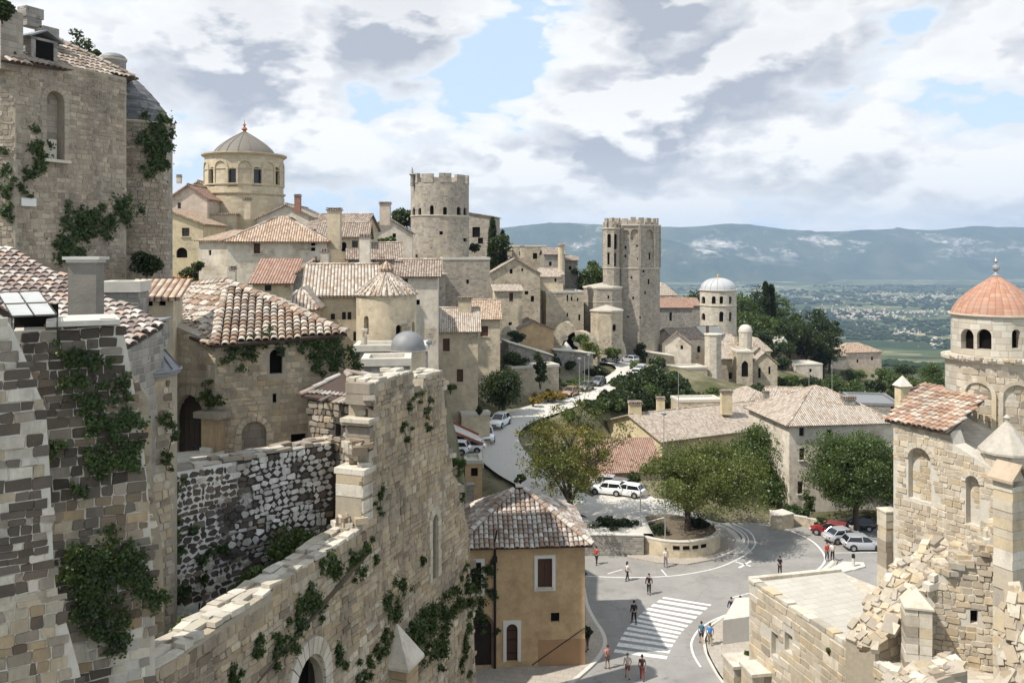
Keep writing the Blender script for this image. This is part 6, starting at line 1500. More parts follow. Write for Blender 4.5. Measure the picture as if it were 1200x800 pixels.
# ================================================================== PLAZA FURNITURE
def lowwall(label, pts, h, w=.5, mat='town_stone', name='retaining_wall', cat='wall', zb=0.0, cap=True):
    pts = [Vector(p) for p in pts]; rt = root(name, label, cat, pts[0]); m = MB(); c = MB()
    L_ = []; R_ = []
    for i, p in enumerate(pts):
        d = pts[min(i+1, len(pts)-1)]-pts[max(0, i-1)]; d.z = 0; d.normalize(); s = Vector((-d.y, d.x, 0)); L_.append(p+s*w/2); R_.append(p-s*w/2)
    for i in range(len(pts)-1):
        q = [L_[i], R_[i], R_[i+1], L_[i+1]]
        m.prism([Vector((p.x, p.y, zb-.2)) for p in q], [Vector((p.x, p.y, p.z+h)) for p in q], cap=False)
        k = [pts[i].lerp(x, 1.15) for x in (L_[i], R_[i])]+[pts[i+1].lerp(x, 1.15) for x in (R_[i+1], L_[i+1])]
        if cap: c.prism([Vector((p.x, p.y, p.z+h)) for p in k], [Vector((p.x, p.y, p.z+h+.1)) for p in k], cap=True)
    m.build('wall', M[mat], rt)
    if cap: c.build('coping', M['kerb'], rt)
    return rt
lowwall('rough stone retaining wall at the back of the plaza, left of the curved planter', [(4.0, 84.5, 0), (9, 84.6, 0), (13, 84.4, 0)], 2.0, .6, 'grey_stone')
plp = [Vector((16.6+4.6*math.sin(a), 88.2-4.75*math.cos(a), 0)) for a in np.linspace(-.95, 1.75, 16)]
pw = lowwall('curved pale planter wall with small rectangular slots, under the big green tree', plp, 1.65, .4, 'cream_plaster', 'planter_wall', 'planter')
for a in (-.12, .08, .28, .48):
    c = Vector((16.6+4.81*math.sin(a), 88.2-4.96*math.cos(a), 1.15)); m = MB(); m.box(c, .32, .02, .17, (math.cos(a), math.sin(a), 0)); m.build('slot', M['dark'], pw)
sheet('planter_soil', [(16.6+4.5*math.sin(a), 88.2-4.6*math.cos(a), 1.45) for a in np.linspace(0, 2*math.pi, 24, endpoint=False)], 'soil', th=1.4)
for (px, py, Yd, w, h, lab) in ((715, 612, 87.5, 36, 9, 'low dark clipped hedge above the rough retaining wall'), (770, 622, 87, 26, 9, 'dark hedge inside the curved planter, left part'), (818, 615, 89, 14, 12, 'rounded shrub in the curved planter, right part')):
    bush(lab, px, py, Yd, w, h, 'leaf_dark', .22, 26, 130, name='hedge', cat='hedge')
lowwall('pale rounded end block of the low wall across the road', [G(903, 617), G(913, 617.5), G(924, 615.5)], 1.5, 1.6, 'cream_plaster', 'wall_block', 'wall')
lowwall('low stone wall running behind the parked cars', [G(924, 613.5), G(945, 617), G(965, 622), G(1000, 628)], 1.0, .35, 'town_stone', 'boundary_wall')
rb1 = G(846, 757); m = MB(); rt = root('ramp_block', 'plain pale concrete ramp block beside the ruined hall, people standing behind', 'ramp', rb1)
q = [G(847, 757), G(880, 752), G(884, 728), G(862, 729)]; m.prism([p-Z*.1 for p in q], [p+Z*1.9 for p in q]); m.build('block', M['concrete'], rt); 
m = MB(); m.prism([p+Z*1.9 for p in q], [p+Z*2.0 for p in q]); m.build('coping', M['slab'], rt)

def lamp(label, px, py_base, z, h, kind='lantern', Y=None, group='street lamps'):
    b = G(px, py_base, z) if Y is None else P(px, py_base, Y); rt = root('street_lamp', label, 'street lamp', b, group=group)
    m = MB(); m.ring(b, [.16, .14, .07, .05, .045], [0, .35, .5, h*.6, h], 10); m.build('pole', M['iron'] if kind == 'lantern' else M['greypost'], rt, smooth=.7)
    m = MB(); t = b+Z*h
    if kind == 'lantern':
        m.ring(t, [.05, .13, .2, .2], [0, .06, .48, .5], 6); m.build('lantern_glass', M['white_frame'] if False else m_plain('lamp glass', (.5, .5, .47), .2, .1, 3), rt)
        m = MB(); m.ring(t, [.24, .26, .1, .04], [.5, .54, .72, .86], 6)
        for i in range(6): a = math.pi/3*i; m.tube([t+Vector((.13*math.cos(a), .13*math.sin(a), .06)), t+Vector((.205*math.cos(a), .205*math.sin(a), .5))], [.015, .015], 4)
        m.build('lantern_cap', M['iron'], rt)
    elif kind == 'head':
        m.ring(t, [.05, .3, .34, .1], [0, .1, .3, .42], 12); m.build('lamp_head', M['greypost'], rt, smooth=.7)
    else:
        m.ring(t, [.05, .06, .02], [0, .08, .12], 8); m.build('pole_cap', M['greypost'], rt)
lamp('tall black lantern street lamp by the tan plaza house corner', 685, 745, .13, 4.3, group=None)
lamp('dark slim post rising from the curved planter', 779.5, 651, .12, 7.2, 'pole', group='slim posts by the planter')
lamp('slim grey post left of the curved planter', 750.5, 616, 2, 4.2, 'pole', group='slim posts by the planter')
lamp('grey floodlight post in front of the long tiled roof', 778, 575, 1.5, 9.2, 'head', Y=104, group=None)
bl = G(1000, 663, .14); rt = root('bollard', 'dark topped pale bollard on the small traffic island', 'bollard', bl); m = MB(); m.ring(bl, [.17, .15, .14], [0, .1, .8], 12); m.build('post', M['concrete'], rt, smooth=.8); m = MB(); m.ring(bl, [.16, .17, .15, .05], [.8, .85, 1.12, 1.2], 12); m.build('cap', M['iron'], rt, smooth=.8)

# ================================================================== CARS
def paint(name, c, rough=.22, metal=.3):
    m, t = newmat(name); b = t.pbsdf(c, rough, None, .5, Metallic=metal); b.node.inputs['Coat Weight'].default_value = .6; t.out(b); return m
CP = {'silver': paint('silver car paint', (.50, .51, .52)), 'white': paint('white car paint', (.80, .80, .79), .25, 0), 'red': paint('dark red car paint', (.22, .015, .02), .25, .1),
      'grey': paint('grey car paint', (.16, .165, .17)), 'black': paint('black car paint', (.02, .02, .022)), 'tan': paint('orange tan car paint', (.38, .22, .12))}
M['carglass'] = m_plain('car glass', (.012, .014, .016), .06, .1, 2, spec=.6)
M['tyre'] = m_plain('tyre rubber', (.02, .02, .02), .85, .2, 8); M['rim'] = m_plain('alloy rim', (.45, .45, .46), .35, .1, 6, metal=.7)
M['headlight'] = m_plain('headlight glass', (.75, .77, .78), .15, .05, 3); M['taillight'] = m_plain('tail light', (.35, .02, .015), .25, .1, 5); M['blackplastic'] = m_plain('black trim', (.025, .025, .025), .6, .2, 8)
def car_template(kind, color):
    """x forward; returns root at origin"""
    sed = kind == 'sedan'; suv = kind == 'suv'
    L = 4.5 if sed else (4.5 if suv else 4.1); w = .9 if not suv else .93; belt = .93 if not suv else 1.06; roofz = 1.45 if not suv else 1.70; gz = .2 if not suv else .28
    st = [(-L/2, .62, .80, .70), (-L/2+.12, .42, belt-.02, .84), (-L/2+.5, .24, belt+.02, .97), (-L*.28, gz, belt+.01, 1.0), (0, gz, belt-.01, 1.0), (L*.2, gz, belt-.04, 1.0), (L*.30, gz+.02, belt-.08, .985), (L/2-.35, .28, belt-.20, .95), (L/2-.1, .36, belt-.30, .84), (L/2, .48, .62, .68)]
    V = []; m = MB()
    for x, zl, zh, wf in st:
        ww = w*wf; sec = [(-ww*.92, zl), (-ww, zl+(zh-zl)*.3), (-ww*1.0, zl+(zh-zl)*.62), (-ww*.93, zh-.04), (-ww*.75, zh+.015), (0, zh+.05), (ww*.75, zh+.015), (ww*.93, zh-.04), (ww*1.0, zl+(zh-zl)*.62), (ww, zl+(zh-zl)*.3), (ww*.92, zl)]
        V += [Vector((x, y, z)) for y, z in sec]
    n = 11; fs = [(i*n+j, i*n+(j+1) % n, (i+1)*n+(j+1) % n, (i+1)*n+j) for i in range(len(st)-1) for j in range(n)]
    fs += [tuple(range(n)), tuple((len(st)-1)*n+j for j in range(n-1, -1, -1))]
    m.add(V, fs); rt = root('parked_car', None, 'car')
    body = m.build('body', CP[color], rt, smooth=.7, uv=False)
    xf0, xf1 = (L*.235, L*.06); xr1 = -L*.24 if sed else -L*.36; xr0 = -L*.38 if sed else -L*.46
    gl = MB(); wt = w*.72; wb = w*.90; zb = belt-.02; zt = roofz-.05
    gl.prism([(xf0, -wb*.9, zb), (xf0, wb*.9, zb), (xr0, wb*.9, zb), (xr0, -wb*.9, zb)] and [Vector(p) for p in ((xf0, -wb*.88, zb), (xf0, wb*.88, zb), (.0, wb, zb), (xr0, wb*.9, zb), (xr0, -wb*.9, zb), (0, -wb, zb))],
             [Vector(p) for p in ((xf1, -wt*.92, zt), (xf1, wt*.92, zt), (-.2, wt, zt), (xr1, wt*.92, zt), (xr1, -wt*.92, zt), (-.2, -wt, zt))])
    gl.build('window_glass', M['carglass'], rt, uv=False)
    rf = MB(); nxs = 7; vs = []
    for i in range(nxs):
        tt = i/(nxs-1); x = xf1+.06+(xr1-.06-xf1-.06)*tt; zz = roofz-.05+.05*math.sin(math.pi*min(1, tt*.9+.08)); ws = wt*(.93+.07*math.sin(math.pi*tt))
        vs += [Vector((x, -ws*1.03, zt-.05)), Vector((x, -ws*.96, zz-.01)), Vector((x, 0, zz+.03)), Vector((x, ws*.96, zz-.01)), Vector((x, ws*1.03, zt-.05))]
    rf.add(vs, [(i*5+j, i*5+j+1, (i+1)*5+j+1, (i+1)*5+j) for i in range(nxs-1) for j in range(4)]+[(0, 1, 2, 3, 4), tuple((nxs-1)*5+j for j in (4, 3, 2, 1, 0))])
    for s in (-1, 1):
        for (a, b) in (((xf0, s*wb*.89, zb), (xf1, s*wt*.94, zt)), ((-L*.06, s*wb*1.0, zb), (-L*.07, s*wt*1.01, zt)), ((xr0+.05, s*wb*.93, zb), (xr1+.02, s*wt*.96, zt))): rf.tube([a, b], [.045, .038], 5)
        rf.tube([(xf0-.3, s*w*.99, belt+.02), (xf0-.3, s*(w+.14), belt+.08)], [.05, .09], 6)
    rf.build('roof', CP[color], rt, smooth=.7, uv=False)
    r = .32 if not suv else .36
    for sx in (L*.31, -L*.30):
        for s in (-1, 1):
            a = MB(); k = 14; cs = Vector((sx, s*(w-.02), r+.01))
            a.add([cs+Vector((math.cos(t)*(r+.07), s*.035, math.sin(t)*(r+.07))) for t in np.linspace(-.25, math.pi+.25, k)]+[cs+Vector((0, s*.035, -.1))], [tuple(range(k+1))]); a.build('wheel_arch', M['blackplastic'], rt, uv=False)
            wh = MB(); vs = []; kk = 16
            for yy, rr in ((-.1, r*.9), (-.08, r), (.06, r), (.075, r*.85)): vs += [cs+Vector((math.cos(2*math.pi*i/kk)*rr, s*yy, math.sin(2*math.pi*i/kk)*rr)) for i in range(kk)]
            wh.add(vs, [(q*kk+i, q*kk+(i+1)%kk, (q+1)*kk+(i+1)%kk, (q+1)*kk+i) for q in range(3) for i in range(kk)]+[tuple(range(3*kk, 4*kk)), tuple(range(kk))]); wo_ = wh.build('wheel', M['tyre'], rt, uv=False)
            ri = MB(); ri.add([cs+Vector((math.cos(2*math.pi*i/10)*r*.62, s*.082, math.sin(2*math.pi*i/10)*r*.62)) for i in range(10)], [tuple(range(10))]); ri.build('rim', M['rim'], wo_, uv=False)
    for s in (-1, 1):
        a = MB(); a.box((L/2-.13, s*w*.66, belt-.36), .10, .17, .07); a.build('headlight', M['headlight'], rt, uv=False)
        a = MB(); a.box((-L/2+.09, s*w*.66, belt-.17), .06, .16, .09); a.build('tail_light', M['taillight'], rt, uv=False)
    a = MB(); a.box((L/2-.04, 0, .52), .05, w*.42, .08); a.build('grille', M['blackplastic'], rt, uv=False)
    a = MB(); a.box((-L/2+.02, 0, .66), .03, .26, .06); a.build('number_plate', M['white_frame'], rt, uv=False)
    return rt
templates = {}
def copy_tree(o, par=None):
    c = o.copy(); COL.objects.link(c)
    if par is not None: c.parent = par
    for ch in [x for x in o.children]: copy_tree(ch, c)
    return c
def car(label, kind, color, pos, heading, group='cars parked and driving in town'):
    key = (kind, color)
    if key not in templates: templates[key] = car_template(kind, color); o = templates[key]; tpl_used[key] = True
    else: o = copy_tree(templates[key])
    o.location = pos; o.rotation_euler = (0, 0, R(heading)); tag(o, label, 'car', group)
tpl_used = {}
car('silver hatchback parked nearest the church wing, side on', 'hatch', 'silver', G(1012, 644)+Vector((0, .3, .01)), 0)
car('silver hatchback parked between the dark red car and the nearest silver one', 'sedan', 'silver', G(990, 635)+Vector((0, .3, .01)), 14)
car('dark red car parked at the left end of the row', 'hatch', 'red', G(975, 628)+Vector((0, .4, .01)), 150)
car('dark car half hidden behind the row by the right tree', 'hatch', 'black', G(1010, 625)+Vector((0, 1.6, .01)), 165)
def onroad(px, py, lab, kind, col, side=1.3, flip=0):
    d = np.hypot(RPA[:, 0]*F/RPA[:, 1]+600-px, HY+(EYE-RPA[:, 2])*F/RPA[:, 1]-py); i = int(d.argmin()); i = min(max(i, 1), len(RP)-2)
    t = (RP[i+1]-RP[i-1]); a = math.degrees(math.atan2(t.y, t.x)); n = Vector((-t.y, t.x, 0)).normalized(); p = RP[i]+n*side
    p = Vector((p.x, p.y, RP[i].z+.02)); car(lab, kind, col, p, a+flip)
onroad(577, 516, 'white car coming down the upper road, nearer of two', 'suv', 'white', .9, 180)
onroad(588, 500, 'white car coming down the upper road, farther of two', 'suv', 'white', .2, 180)
onroad(681, 466, 'orange tan car on the upper road, lowest of the three on the left kerb', 'hatch', 'tan', 1.7, 180)
onroad(697, 459, 'grey car on the upper road, middle of the three on the left kerb', 'hatch', 'grey', 1.7, 180)
onroad(711, 451, 'grey car on the upper road, highest of the three on the left kerb', 'sedan', 'grey', 1.7, 180)
for i, (px, py, c) in enumerate(((739, 445, 'white'), (740, 439, 'silver'), (738, 433, 'white'), (730, 428, 'silver'), (718, 425, 'grey'))):
    onroad(px, py, 'small %s car parked on the outer side of the road bend, %s' % (c, ('nearest', 'second nearest', 'third nearest', 'fourth nearest', 'farthest')[i]), 'hatch', c, -2.0 if i < 4 else 1.0)
for i, (px, py, Yc_, c, hd) in enumerate(((534, 524, 97, 'silver', 170), (548, 529, 95, 'white', 172), (530, 531, 93, 'white', 172))):
    pp = P(px, py, Yc_); car(('silver car under the red edged awning, left edge', 'white car parked right of the silver one by the awning', 'white car in front of the silver one by the awning')[i], 'hatch', c, pp, hd)
for i, (px, py, c, hd) in enumerate(((712, 578, 'white', 160), (722, 574, 'grey', 150), (705, 570, 'silver', 165), (735, 580, 'white', 150))):
    car(('white car behind the autumn tree, nearest', 'grey car behind the autumn tree', 'silver car behind the autumn tree, farthest', 'white car right of the autumn tree trunk')[i], 'hatch', c, G(px, py, 2.03), hd)

# ================================================================== PEOPLE
def skinned(name, joints, edges, mat, parent, sub=1, rootv=0):
    me = bpy.data.meshes.new(name+'_skel'); me.from_pydata([j[0] for j in joints], edges, []); o = bpy.data.objects.new(name+'_skel', me); COL.objects.link(o)
    md = o.modifiers.new('s', 'SKIN'); sv_ = me.skin_vertices[0].data
    for i, j in enumerate(joints):
        r = j[1]; sv_[i].radius = r if isinstance(r, tuple) else (r, r); sv_[i].use_root = (i == rootv)
    md.use_smooth_shade = True; s = o.modifiers.new('u', 'SUBSURF'); s.levels = sub; s.render_levels = sub
    dg = bpy.context.evaluated_depsgraph_get(); ev = o.evaluated_get(dg); nm = bpy.data.meshes.new_from_object(ev); nm.name = name
    bpy.data.objects.remove(o); nm.materials.clear(); nm.materials.append(mat); nm.polygons.foreach_set('use_smooth', [True]*len(nm.polygons))
    r_ = bpy.data.objects.new(name, nm); COL.objects.link(r_); r_.parent = parent; return r_
SK = {'pale': m_plain('pale skin', (.50, .32, .23), .6, .08, 20), 'tan': m_plain('tanned skin', (.36, .21, .14), .6, .08, 20)}
cl = {}
def cloth(c):
    if c not in cl: cl[c] = m_plain('cloth %d' % len(cl), c, .85, .15, 15)
    return cl[c]
BLK, NAVY, RED, WHT, PINK, BLUE, GRY, OLV, ORG, KHA = (.015, .015, .018), (.02, .025, .05), (.42, .05, .04), (.62, .60, .57), (.50, .22, .18), (.03, .16, .42), (.20, .20, .21), (.12, .11, .07), (.50, .20, .08), (.34, .28, .2)
def person(label, pos, heading, h=1.72, step=.25, shirt=WHT, trouser=BLK, hair=(.03, .02, .015), skin='pale', shorts=False, sleeves=False, longhair=False, pack=None, bag=None, woman=False, arm=.2, skirt=False):
    s = h/1.75; rt = root('person', label, 'person', pos, rz=R(heading), group='people walking on the plaza'); sh = .185 if woman else .215; 
    v = lambda x, y, z: Vector((x, y, z))*s
    st = step; J = []; E = []
    def add(p, r, par=None):
        J.append((p, (r*s, r*s) if not isinstance(r, tuple) else (r[0]*s, r[1]*s)))
        if par is not None: E.append((par, len(J)-1))
        return len(J)-1
    pel = add(v(0, 0, .95), (.145, .10)); wa = add(v(0, 0, 1.10), (.13, .09), pel); chs = add(v(.01, 0, 1.32), (.165, .10), wa); nb = add(v(.01, 0, 1.46), .06, chs); nk = add(v(.02, 0, 1.53), .052, nb)
    hd1 = add(v(.035, 0, 1.60), (.075, .085), nk); hd2 = add(v(.035, 0, 1.68), (.078, .092), hd1); add(v(.03, 0, 1.735), (.05, .06), hd2)
    hands = []
    arms = []; legs = []
    for sd in (-1, 1):
        sw = arm*sd; a0 = add(v(0, sd*sh*.85, 1.42), .055, chs); a1 = add(v(-sw*.5+.0, sd*(sh+.05), 1.15), .042, a0); a2 = add(v(-sw*.5+.10+abs(sw)*.3, sd*(sh+.055), .92), .03, a1)
        pm = v(-sw*.5+.13+abs(sw)*.35, sd*(sh+.05), .85); a3 = add(pm, (.036, .02), a2); arms.append((a0, a1, a2)); hands.append((pm, sd))
        l0 = add(v(0, sd*.09, .88), .085, pel); kx_ = st*sd*.45; l1 = add(v(kx_+.03, sd*.095, .50), .058, l0); l2 = add(v(st*sd*.9-.02, sd*.10, .09), .036, l1); l3 = add(v(st*sd*.9+.08, sd*.11, .035), (.035, .045), l2); legs.append((l0, l1, l2))
    body = skinned('body', J, E, SK[skin], rt)
    f = MB()
    for pm, sd in hands:   # thumb and four unequal curled fingers
        for k, (dx, ln) in enumerate(((-.022, .06), (-.008, .075), (.008, .08), (.022, .072))):
            b = pm+v(dx, 0, -.02); f.tube([b, b+v(.005, -sd*.004, -ln*.55), b+v(.012, -sd*.016, -ln)], [.009*s, .008*s, .006*s], 5)
        f.tube([pm+v(.025, -sd*.005, .02), pm+v(.045, -sd*.012, -.01), pm+v(.043, -sd*.018, -.04)], [.011*s, .009*s, .007*s], 5)
    f.box(v(.128, 0, 1.655), .018*s, .011*s, .02*s)
    for sd in (-1, 1): f.box(v(.03, sd*.088, 1.655), .018*s, .008*s, .03*s)
    fo = f.build('fingers_nose_and_ears', SK[skin], body, world=False, uv=False, smooth=.8)
    e = MB()
    for sd in (-1, 1): e.ell(v(.112, sd*.032, 1.675), .008*s, .012*s, .007*s, 6, 4)
    e.box(v(.118, 0, 1.615), .004*s, .024*s, .005*s); e.build('eyes_and_mouth', cloth((.06, .02, .018)), body, world=False, uv=False)
    hr_ = MB(); hr_.ell(v(.0, 0, 1.70), .105*s, .098*s, .105*s, 14, 8)
    if longhair: hr_.ell(v(-.065, 0, 1.57), .06*s, .085*s, .17*s, 10, 7)
    hr_.build('hair', cloth(hair), rt, world=False, uv=False, smooth=2)
    # shirt
    J2 = []; E2 = []
    def a2_(p, r, par=None):
        J2.append((p, (r*s, r*s) if not isinstance(r, tuple) else (r[0]*s, r[1]*s)))
        if par is not None: E2.append((par, len(J2)-1))
        return len(J2)-1
    w0 = a2_(v(0, 0, .93), (.165, .118)); w1 = a2_(v(0, 0, 1.10), (.145 if woman else .158, .108), w0); w2 = a2_(v(.01, 0, 1.33), (.182, .118), w1); a2_(v(.01, 0, 1.45), (.085, .075), w2)
    for (i0, i1, i2), sd in zip(arms, (-1, 1)):
        q0, q1, q2 = J[i0][0], J[i1][0], J[i2][0]; b = a2_(q0, .067, w2); c = a2_(q0.lerp(q1, .75 if not sleeves else 1), .055, b)
        if sleeves: a2_(q1.lerp(q2, .9), .042, c)
    skinned('shirt' if not skirt else 'blouse', J2, E2, cloth(shirt), rt)
    J2 = []; E2 = []; p0 = a2_(v(0, 0, .97), (.155, .112))
    if skirt:
        m = MB(); m.ring((0, 0, 0), [.15*s, .2*s, .27*s, .3*s], [1.0*s, .85*s, .5*s, .25*s], 14); m.build('skirt', cloth(trouser), rt, world=False, uv=False, smooth=1)
    else:
        for (i0, i1, i2), sd in zip(legs, (-1, 1)):
            q0, q1, q2 = J[i0][0], J[i1][0], J[i2][0]; b = a2_(q0, .104, p0); c = a2_(q0.lerp(q1, .9 if shorts else 1), .078, b)
            if not shorts: a2_(q1.lerp(q2, .95), .056, c)
        skinned('shorts' if shorts else 'trousers', J2, E2, cloth(trouser), rt)
    for (i0, i1, i2), sd in zip(legs, (-1, 1)):
        q = J[i2][0]; m = MB(); m.ell((q.x+.05*s, q.y, .045*s), .135*s, .05*s, .05*s, 10, 6); m.build('shoe', cloth((.05, .045, .04)), rt, world=False, uv=False, smooth=2)
    if pack:
        m = MB(); m.ell(v(-.2, 0, 1.25), .11*s, .15*s, .23*s, 10, 8); m.ell(v(-.29, 0, 1.18), .05*s, .11*s, .12*s, 8, 6); m.build('backpack', cloth(pack), rt, world=False, uv=False, smooth=2)
    if bag:
        m = MB(); q = hands[0][0]; m.box((q.x, q.y, q.z-.2*s), .14*s, .05*s, .12*s); m.tube([(q.x-.08*s, q.y, q.z-.08*s), (q.x, q.y, q.z), (q.x+.08*s, q.y, q.z-.08*s)], [.008]*3, 4); m.build('handbag', cloth(bag), rt, world=False, uv=False)
    return rt
def gpz(px, py, z=.01): p = G(px, py, z); return p
person('person in black carrying something, on the crossing near its left edge', gpz(743, 730), 100, 1.82, .25, BLK, BLK, sleeves=True)
person('person in a long black coat standing just beyond the crossing', gpz(760.5, 696), 260, 1.80, .1, BLK, BLK, sleeves=True)
person('person in a white top and black trousers walking right, near the white line', gpz(735, 680), 20, 1.72, .22, WHT, BLK, woman=True, longhair=True)
person('person in a red top and black trousers walking by the rough retaining wall', gpz(699, 661), 60, 1.72, .3, RED, BLK, skin='pale')
person('person in a white shirt and dark trousers below the slotted planter wall', gpz(780, 664), 280, 1.78, .12, WHT, GRY)
person('person in a pink top and shorts standing left of the crossing on the kerb', gpz(712, 783), 120, 1.72, .1, PINK, (.22, .17, .18), shorts=True, skin='tan', hair=(.09, .05, .03))
person('person in a white shirt and red brown shorts walking away, bottom centre', gpz(735.5, 794), 90, 1.74, .22, (.56, .5, .45), (.25, .07, .05), shorts=True, hair=(.2, .15, .1))
person('person in a dark brown dress top and red trousers holding a bag, bottom centre', gpz(752.5, 796), 80, 1.74, .25, (.07, .03, .02), (.28, .06, .04), woman=True, bag=WHT, skin='tan')
person('person with a blue backpack walking right of the crossing', gpz(832, 757), 75, 1.76, .2, (.08, .2, .45), KHA, pack=BLUE, hair=(.12, .07, .04))
person('slim person in teal and dark shorts left of the blue backpack walker', gpz(822, 754), 85, 1.70, .28, (.05, .14, .18), NAVY, shorts=True, woman=True, pack=(.03, .12, .2))
person('person in dark clothes behind the ramp block, left one of two', gpz(857, 724, .14), 250, 1.70, .12, NAVY, (.1, .1, .13), sleeves=True)
person('person with long hair and dark cloak behind the ramp block, right one of two', gpz(867.5, 723, .14), 270, 1.74, .15, (.22, .07, .04), BLK, longhair=True, woman=True, sleeves=True)
person('person alone on the road, bare shoulders and black trousers', gpz(914, 673), 90, 1.72, .1, BLK, BLK, woman=True, hair=(.06, .03, .02))
person('person in a red jacket and dark trousers on the kerb by the cars', gpz(969, 656, .13), 285, 1.72, .12, RED, NAVY, sleeves=True)
person('person in a white shirt beside the red jacketed one by the cars', gpz(975.5, 656, .13), 265, 1.74, .12, WHT, BLK)
person('person in red on the upper road left of the farther white car', P(573.5, 503, 112), 80, 1.72, .2, RED, (.3, .05, .05))
person('person in dark red on the upper road right of the farther white car', P(597, 499, 113.5), 80, 1.72, .1, (.12, .02, .03), BLK)
person('person in a brown patterned top by the shrub at the tan house corner', gpz(688, 762, .14), 200, 1.68, .15, (.3, .14, .08), (.4, .22, .15), woman=True, longhair=True, shorts=True, skin='tan')
# ================================================================== OLD TOWN ON THE HILL
W4 = lambda f, *l: [(f,)+tuple(x) for x in l]
# far left houses under the domed church
house('pale gabled house with small round window, left of the domed church', 199, 243, 112, 0, 10, 232, 20, 'gy', 1.7, 'pink_plaster', 'tile_red', [('F', 205, 231, 4, 4, 'round', 'dark'), ('F', 210, 241, 4, 7)], chim=[(210, 205, 5, 10, 114, 'pale_stone')])
house('grey gable behind the pale gabled house with the round window', 214, 252, 124, 0, 8, 224, 20, 'gy', 1.4, 'pink_plaster', 'tile_warm')
house('pale yellow house with one square window and arched lunette, far left', 190, 238, 104, 0, 8, 262, 20, 'sl', 1.9, 'yellow_plaster', 'tile_warm', [('F', 217.5, 272, 9, 10), ('F', 213, 296, 13, 12, 'arch', 'dark')])
bt_, bc_, bz_, br_ = tower('cream round domed church with arched windows and lead dome on the skyline', 286.5, 44.5, 122, 184, 24, 20, 'dome_stone', a0=R(-9), name='domed_church', cat='church', group=None,
    wins=[(250.5, 207, 10, 23, 'arch', 'dark'), (272.7, 207, 11, 22, 'arch', 'glass'), (300.3, 207, 11, 22, 'arch', 'glass'), (322.5, 207, 10, 23, 'arch', 'dark')], cornices=((184, 3, 3.5), (201.5, 1, .8), (219, 2.5, 1.2), (229, 3, 2.2)), roof=('lantern', 154, 2.5, 16), roofmat='lead_dome', depth=.6, corn_mat='dome_stone')
def ring_arches(par, c, r, n, a0, wdt, z0, z1, mat, name='arch_moulding', out=.12, fr=.28):
    m = MB(); mp = cylmap((c.x, c.y), r)
    for i in range(n):
        ac = (a0+2*math.pi*i/n); ac = (ac+math.pi) % (2*math.pi)-math.pi; ac *= r; w = wdt/2; zs = z1-w; ow = w+fr
        inn = [(ac-w, z0), (ac-w, zs)]+[(ac-w*math.cos(a), zs+w*math.sin(a)) for a in np.linspace(0, math.pi, 9)]+[(ac+w, zs), (ac+w, z0)]
        ou = [(ac-ow, z0), (ac-ow, zs)]+[(ac-ow*math.cos(a), zs+ow*math.sin(a)) for a in np.linspace(0, math.pi, 9)]+[(ac+ow, zs), (ac+ow, z0)]
        for k in range(len(inn)-1):
            q4 = [inn[k], inn[k+1], ou[k+1], ou[k]]; m.prism([mp(a, b, -.25) for a, b in q4], [mp(a, b, out) for a, b in q4])
    return m.build(name, M[mat], par)
ring_arches(bt_, bc_, br_, 10, R(18), 1.75, EYE-(218-HY)/F*122, EYE-(193-HY)/F*122, 'dome_stone')
m = MB(); tpz = P(286, 155, 122); m.ring((bc_.x, bc_.y, tpz.z-.1), [.5, .3, .2, .45, .3, .12, .1, .3, .1, .05, .02], [0, .1, .3, .5, .7, .85, 1.0, 1.1, 1.25, 1.5, 1.9], 8); m.build('finial', M['rust'], bt_, smooth=1)
m = MB(); m.ring((bc_.x, bc_.y, 0), [br_*1.02, br_*1.02, br_*.9], [18, bz_-(232-184)/F*122, bz_-(230-184)/F*122], 32); m.build('lower_drum', M['dome_stone'], bt_, smooth=.5, cyl=(bc_.x, bc_.y, br_))
house('small chapel with pointed window leaning on the domed church', 243, 276, 113, 12, 6, 251, 20, 'sr', -2.0 if False else .1, 'cream_plaster', 'tile_pale', [('F', 248, 254, 6, 18, 'pointed', 'dark')])
house('white church facade with low gable and half round window, right of the dome', 301, 371, 116, 0, 12, 256, 20, 'gy', 1.9, 'white_plaster', 'tile_pale', [('F', 338, 261, 25, 14, 'arch', 'glass')])
m = chimney; 
def lone_chimney(label, px, top, w, h, Y, mat, **k):
    c = P(px, top, Y); rt = root('chimney', label, 'chimney', c-Z*(h*Y/F), group=None); o = chimney(rt, px, top, w, h, Y, mat, **k); o.name = 'stack'; return rt
lone_chimney('red brick chimney right of the domed church roofs', 349, 228, 7, 22, 114, 'brick')
house('big white house with hipped tile roof and one dark window below the domed church', 266, 382, 88, 9, 9.5, 281, 18, 'hip', 2.6, 'white_plaster', 'tile_warm', [('F', 301, 291, 7.5, 12, 'rect', 'wood'), ('F', 367, 286, 5, 4, 'rect', 'dark'), ('F', 367, 292, 5, 4, 'rect', 'dark'), ('L', 245, 297, 3, 5, 'rect', 'dark')], over=.45, chim=[(290.5, 232, 7.5, 25, 92, 'cream_plaster')])
house('white low wing left of the big white house with shaded side', 233, 268, 90, -8, 8, 282, 18, 'sf', 1.2, 'white_plaster', 'tile_warm', [('F', 246, 296, 3, 6, 'rect', 'dark')])
house('stone gabled house with red tiled lean-to slope and small slit window', 328, 412, 78, 14, 6, 333, 16, 'gy', 2.3, 'grey_stone', 'tile_warm', [('F', 383, 321, 3, 7, 'rect', 'dark')], chim=[(381, 292, 9, 20, 79, 'pale_stone')])
house('low house with long red tiled lean-to roof and white window, below the big white house', 296, 340, 76.5, 4, 4.5, 331, 16, 'sf', 1.9, 'cream_plaster', 'tile_red', [('F', 314, 337, 8, 8), ('F', 303, 335, 6, 7, 'rect', 'dark')])
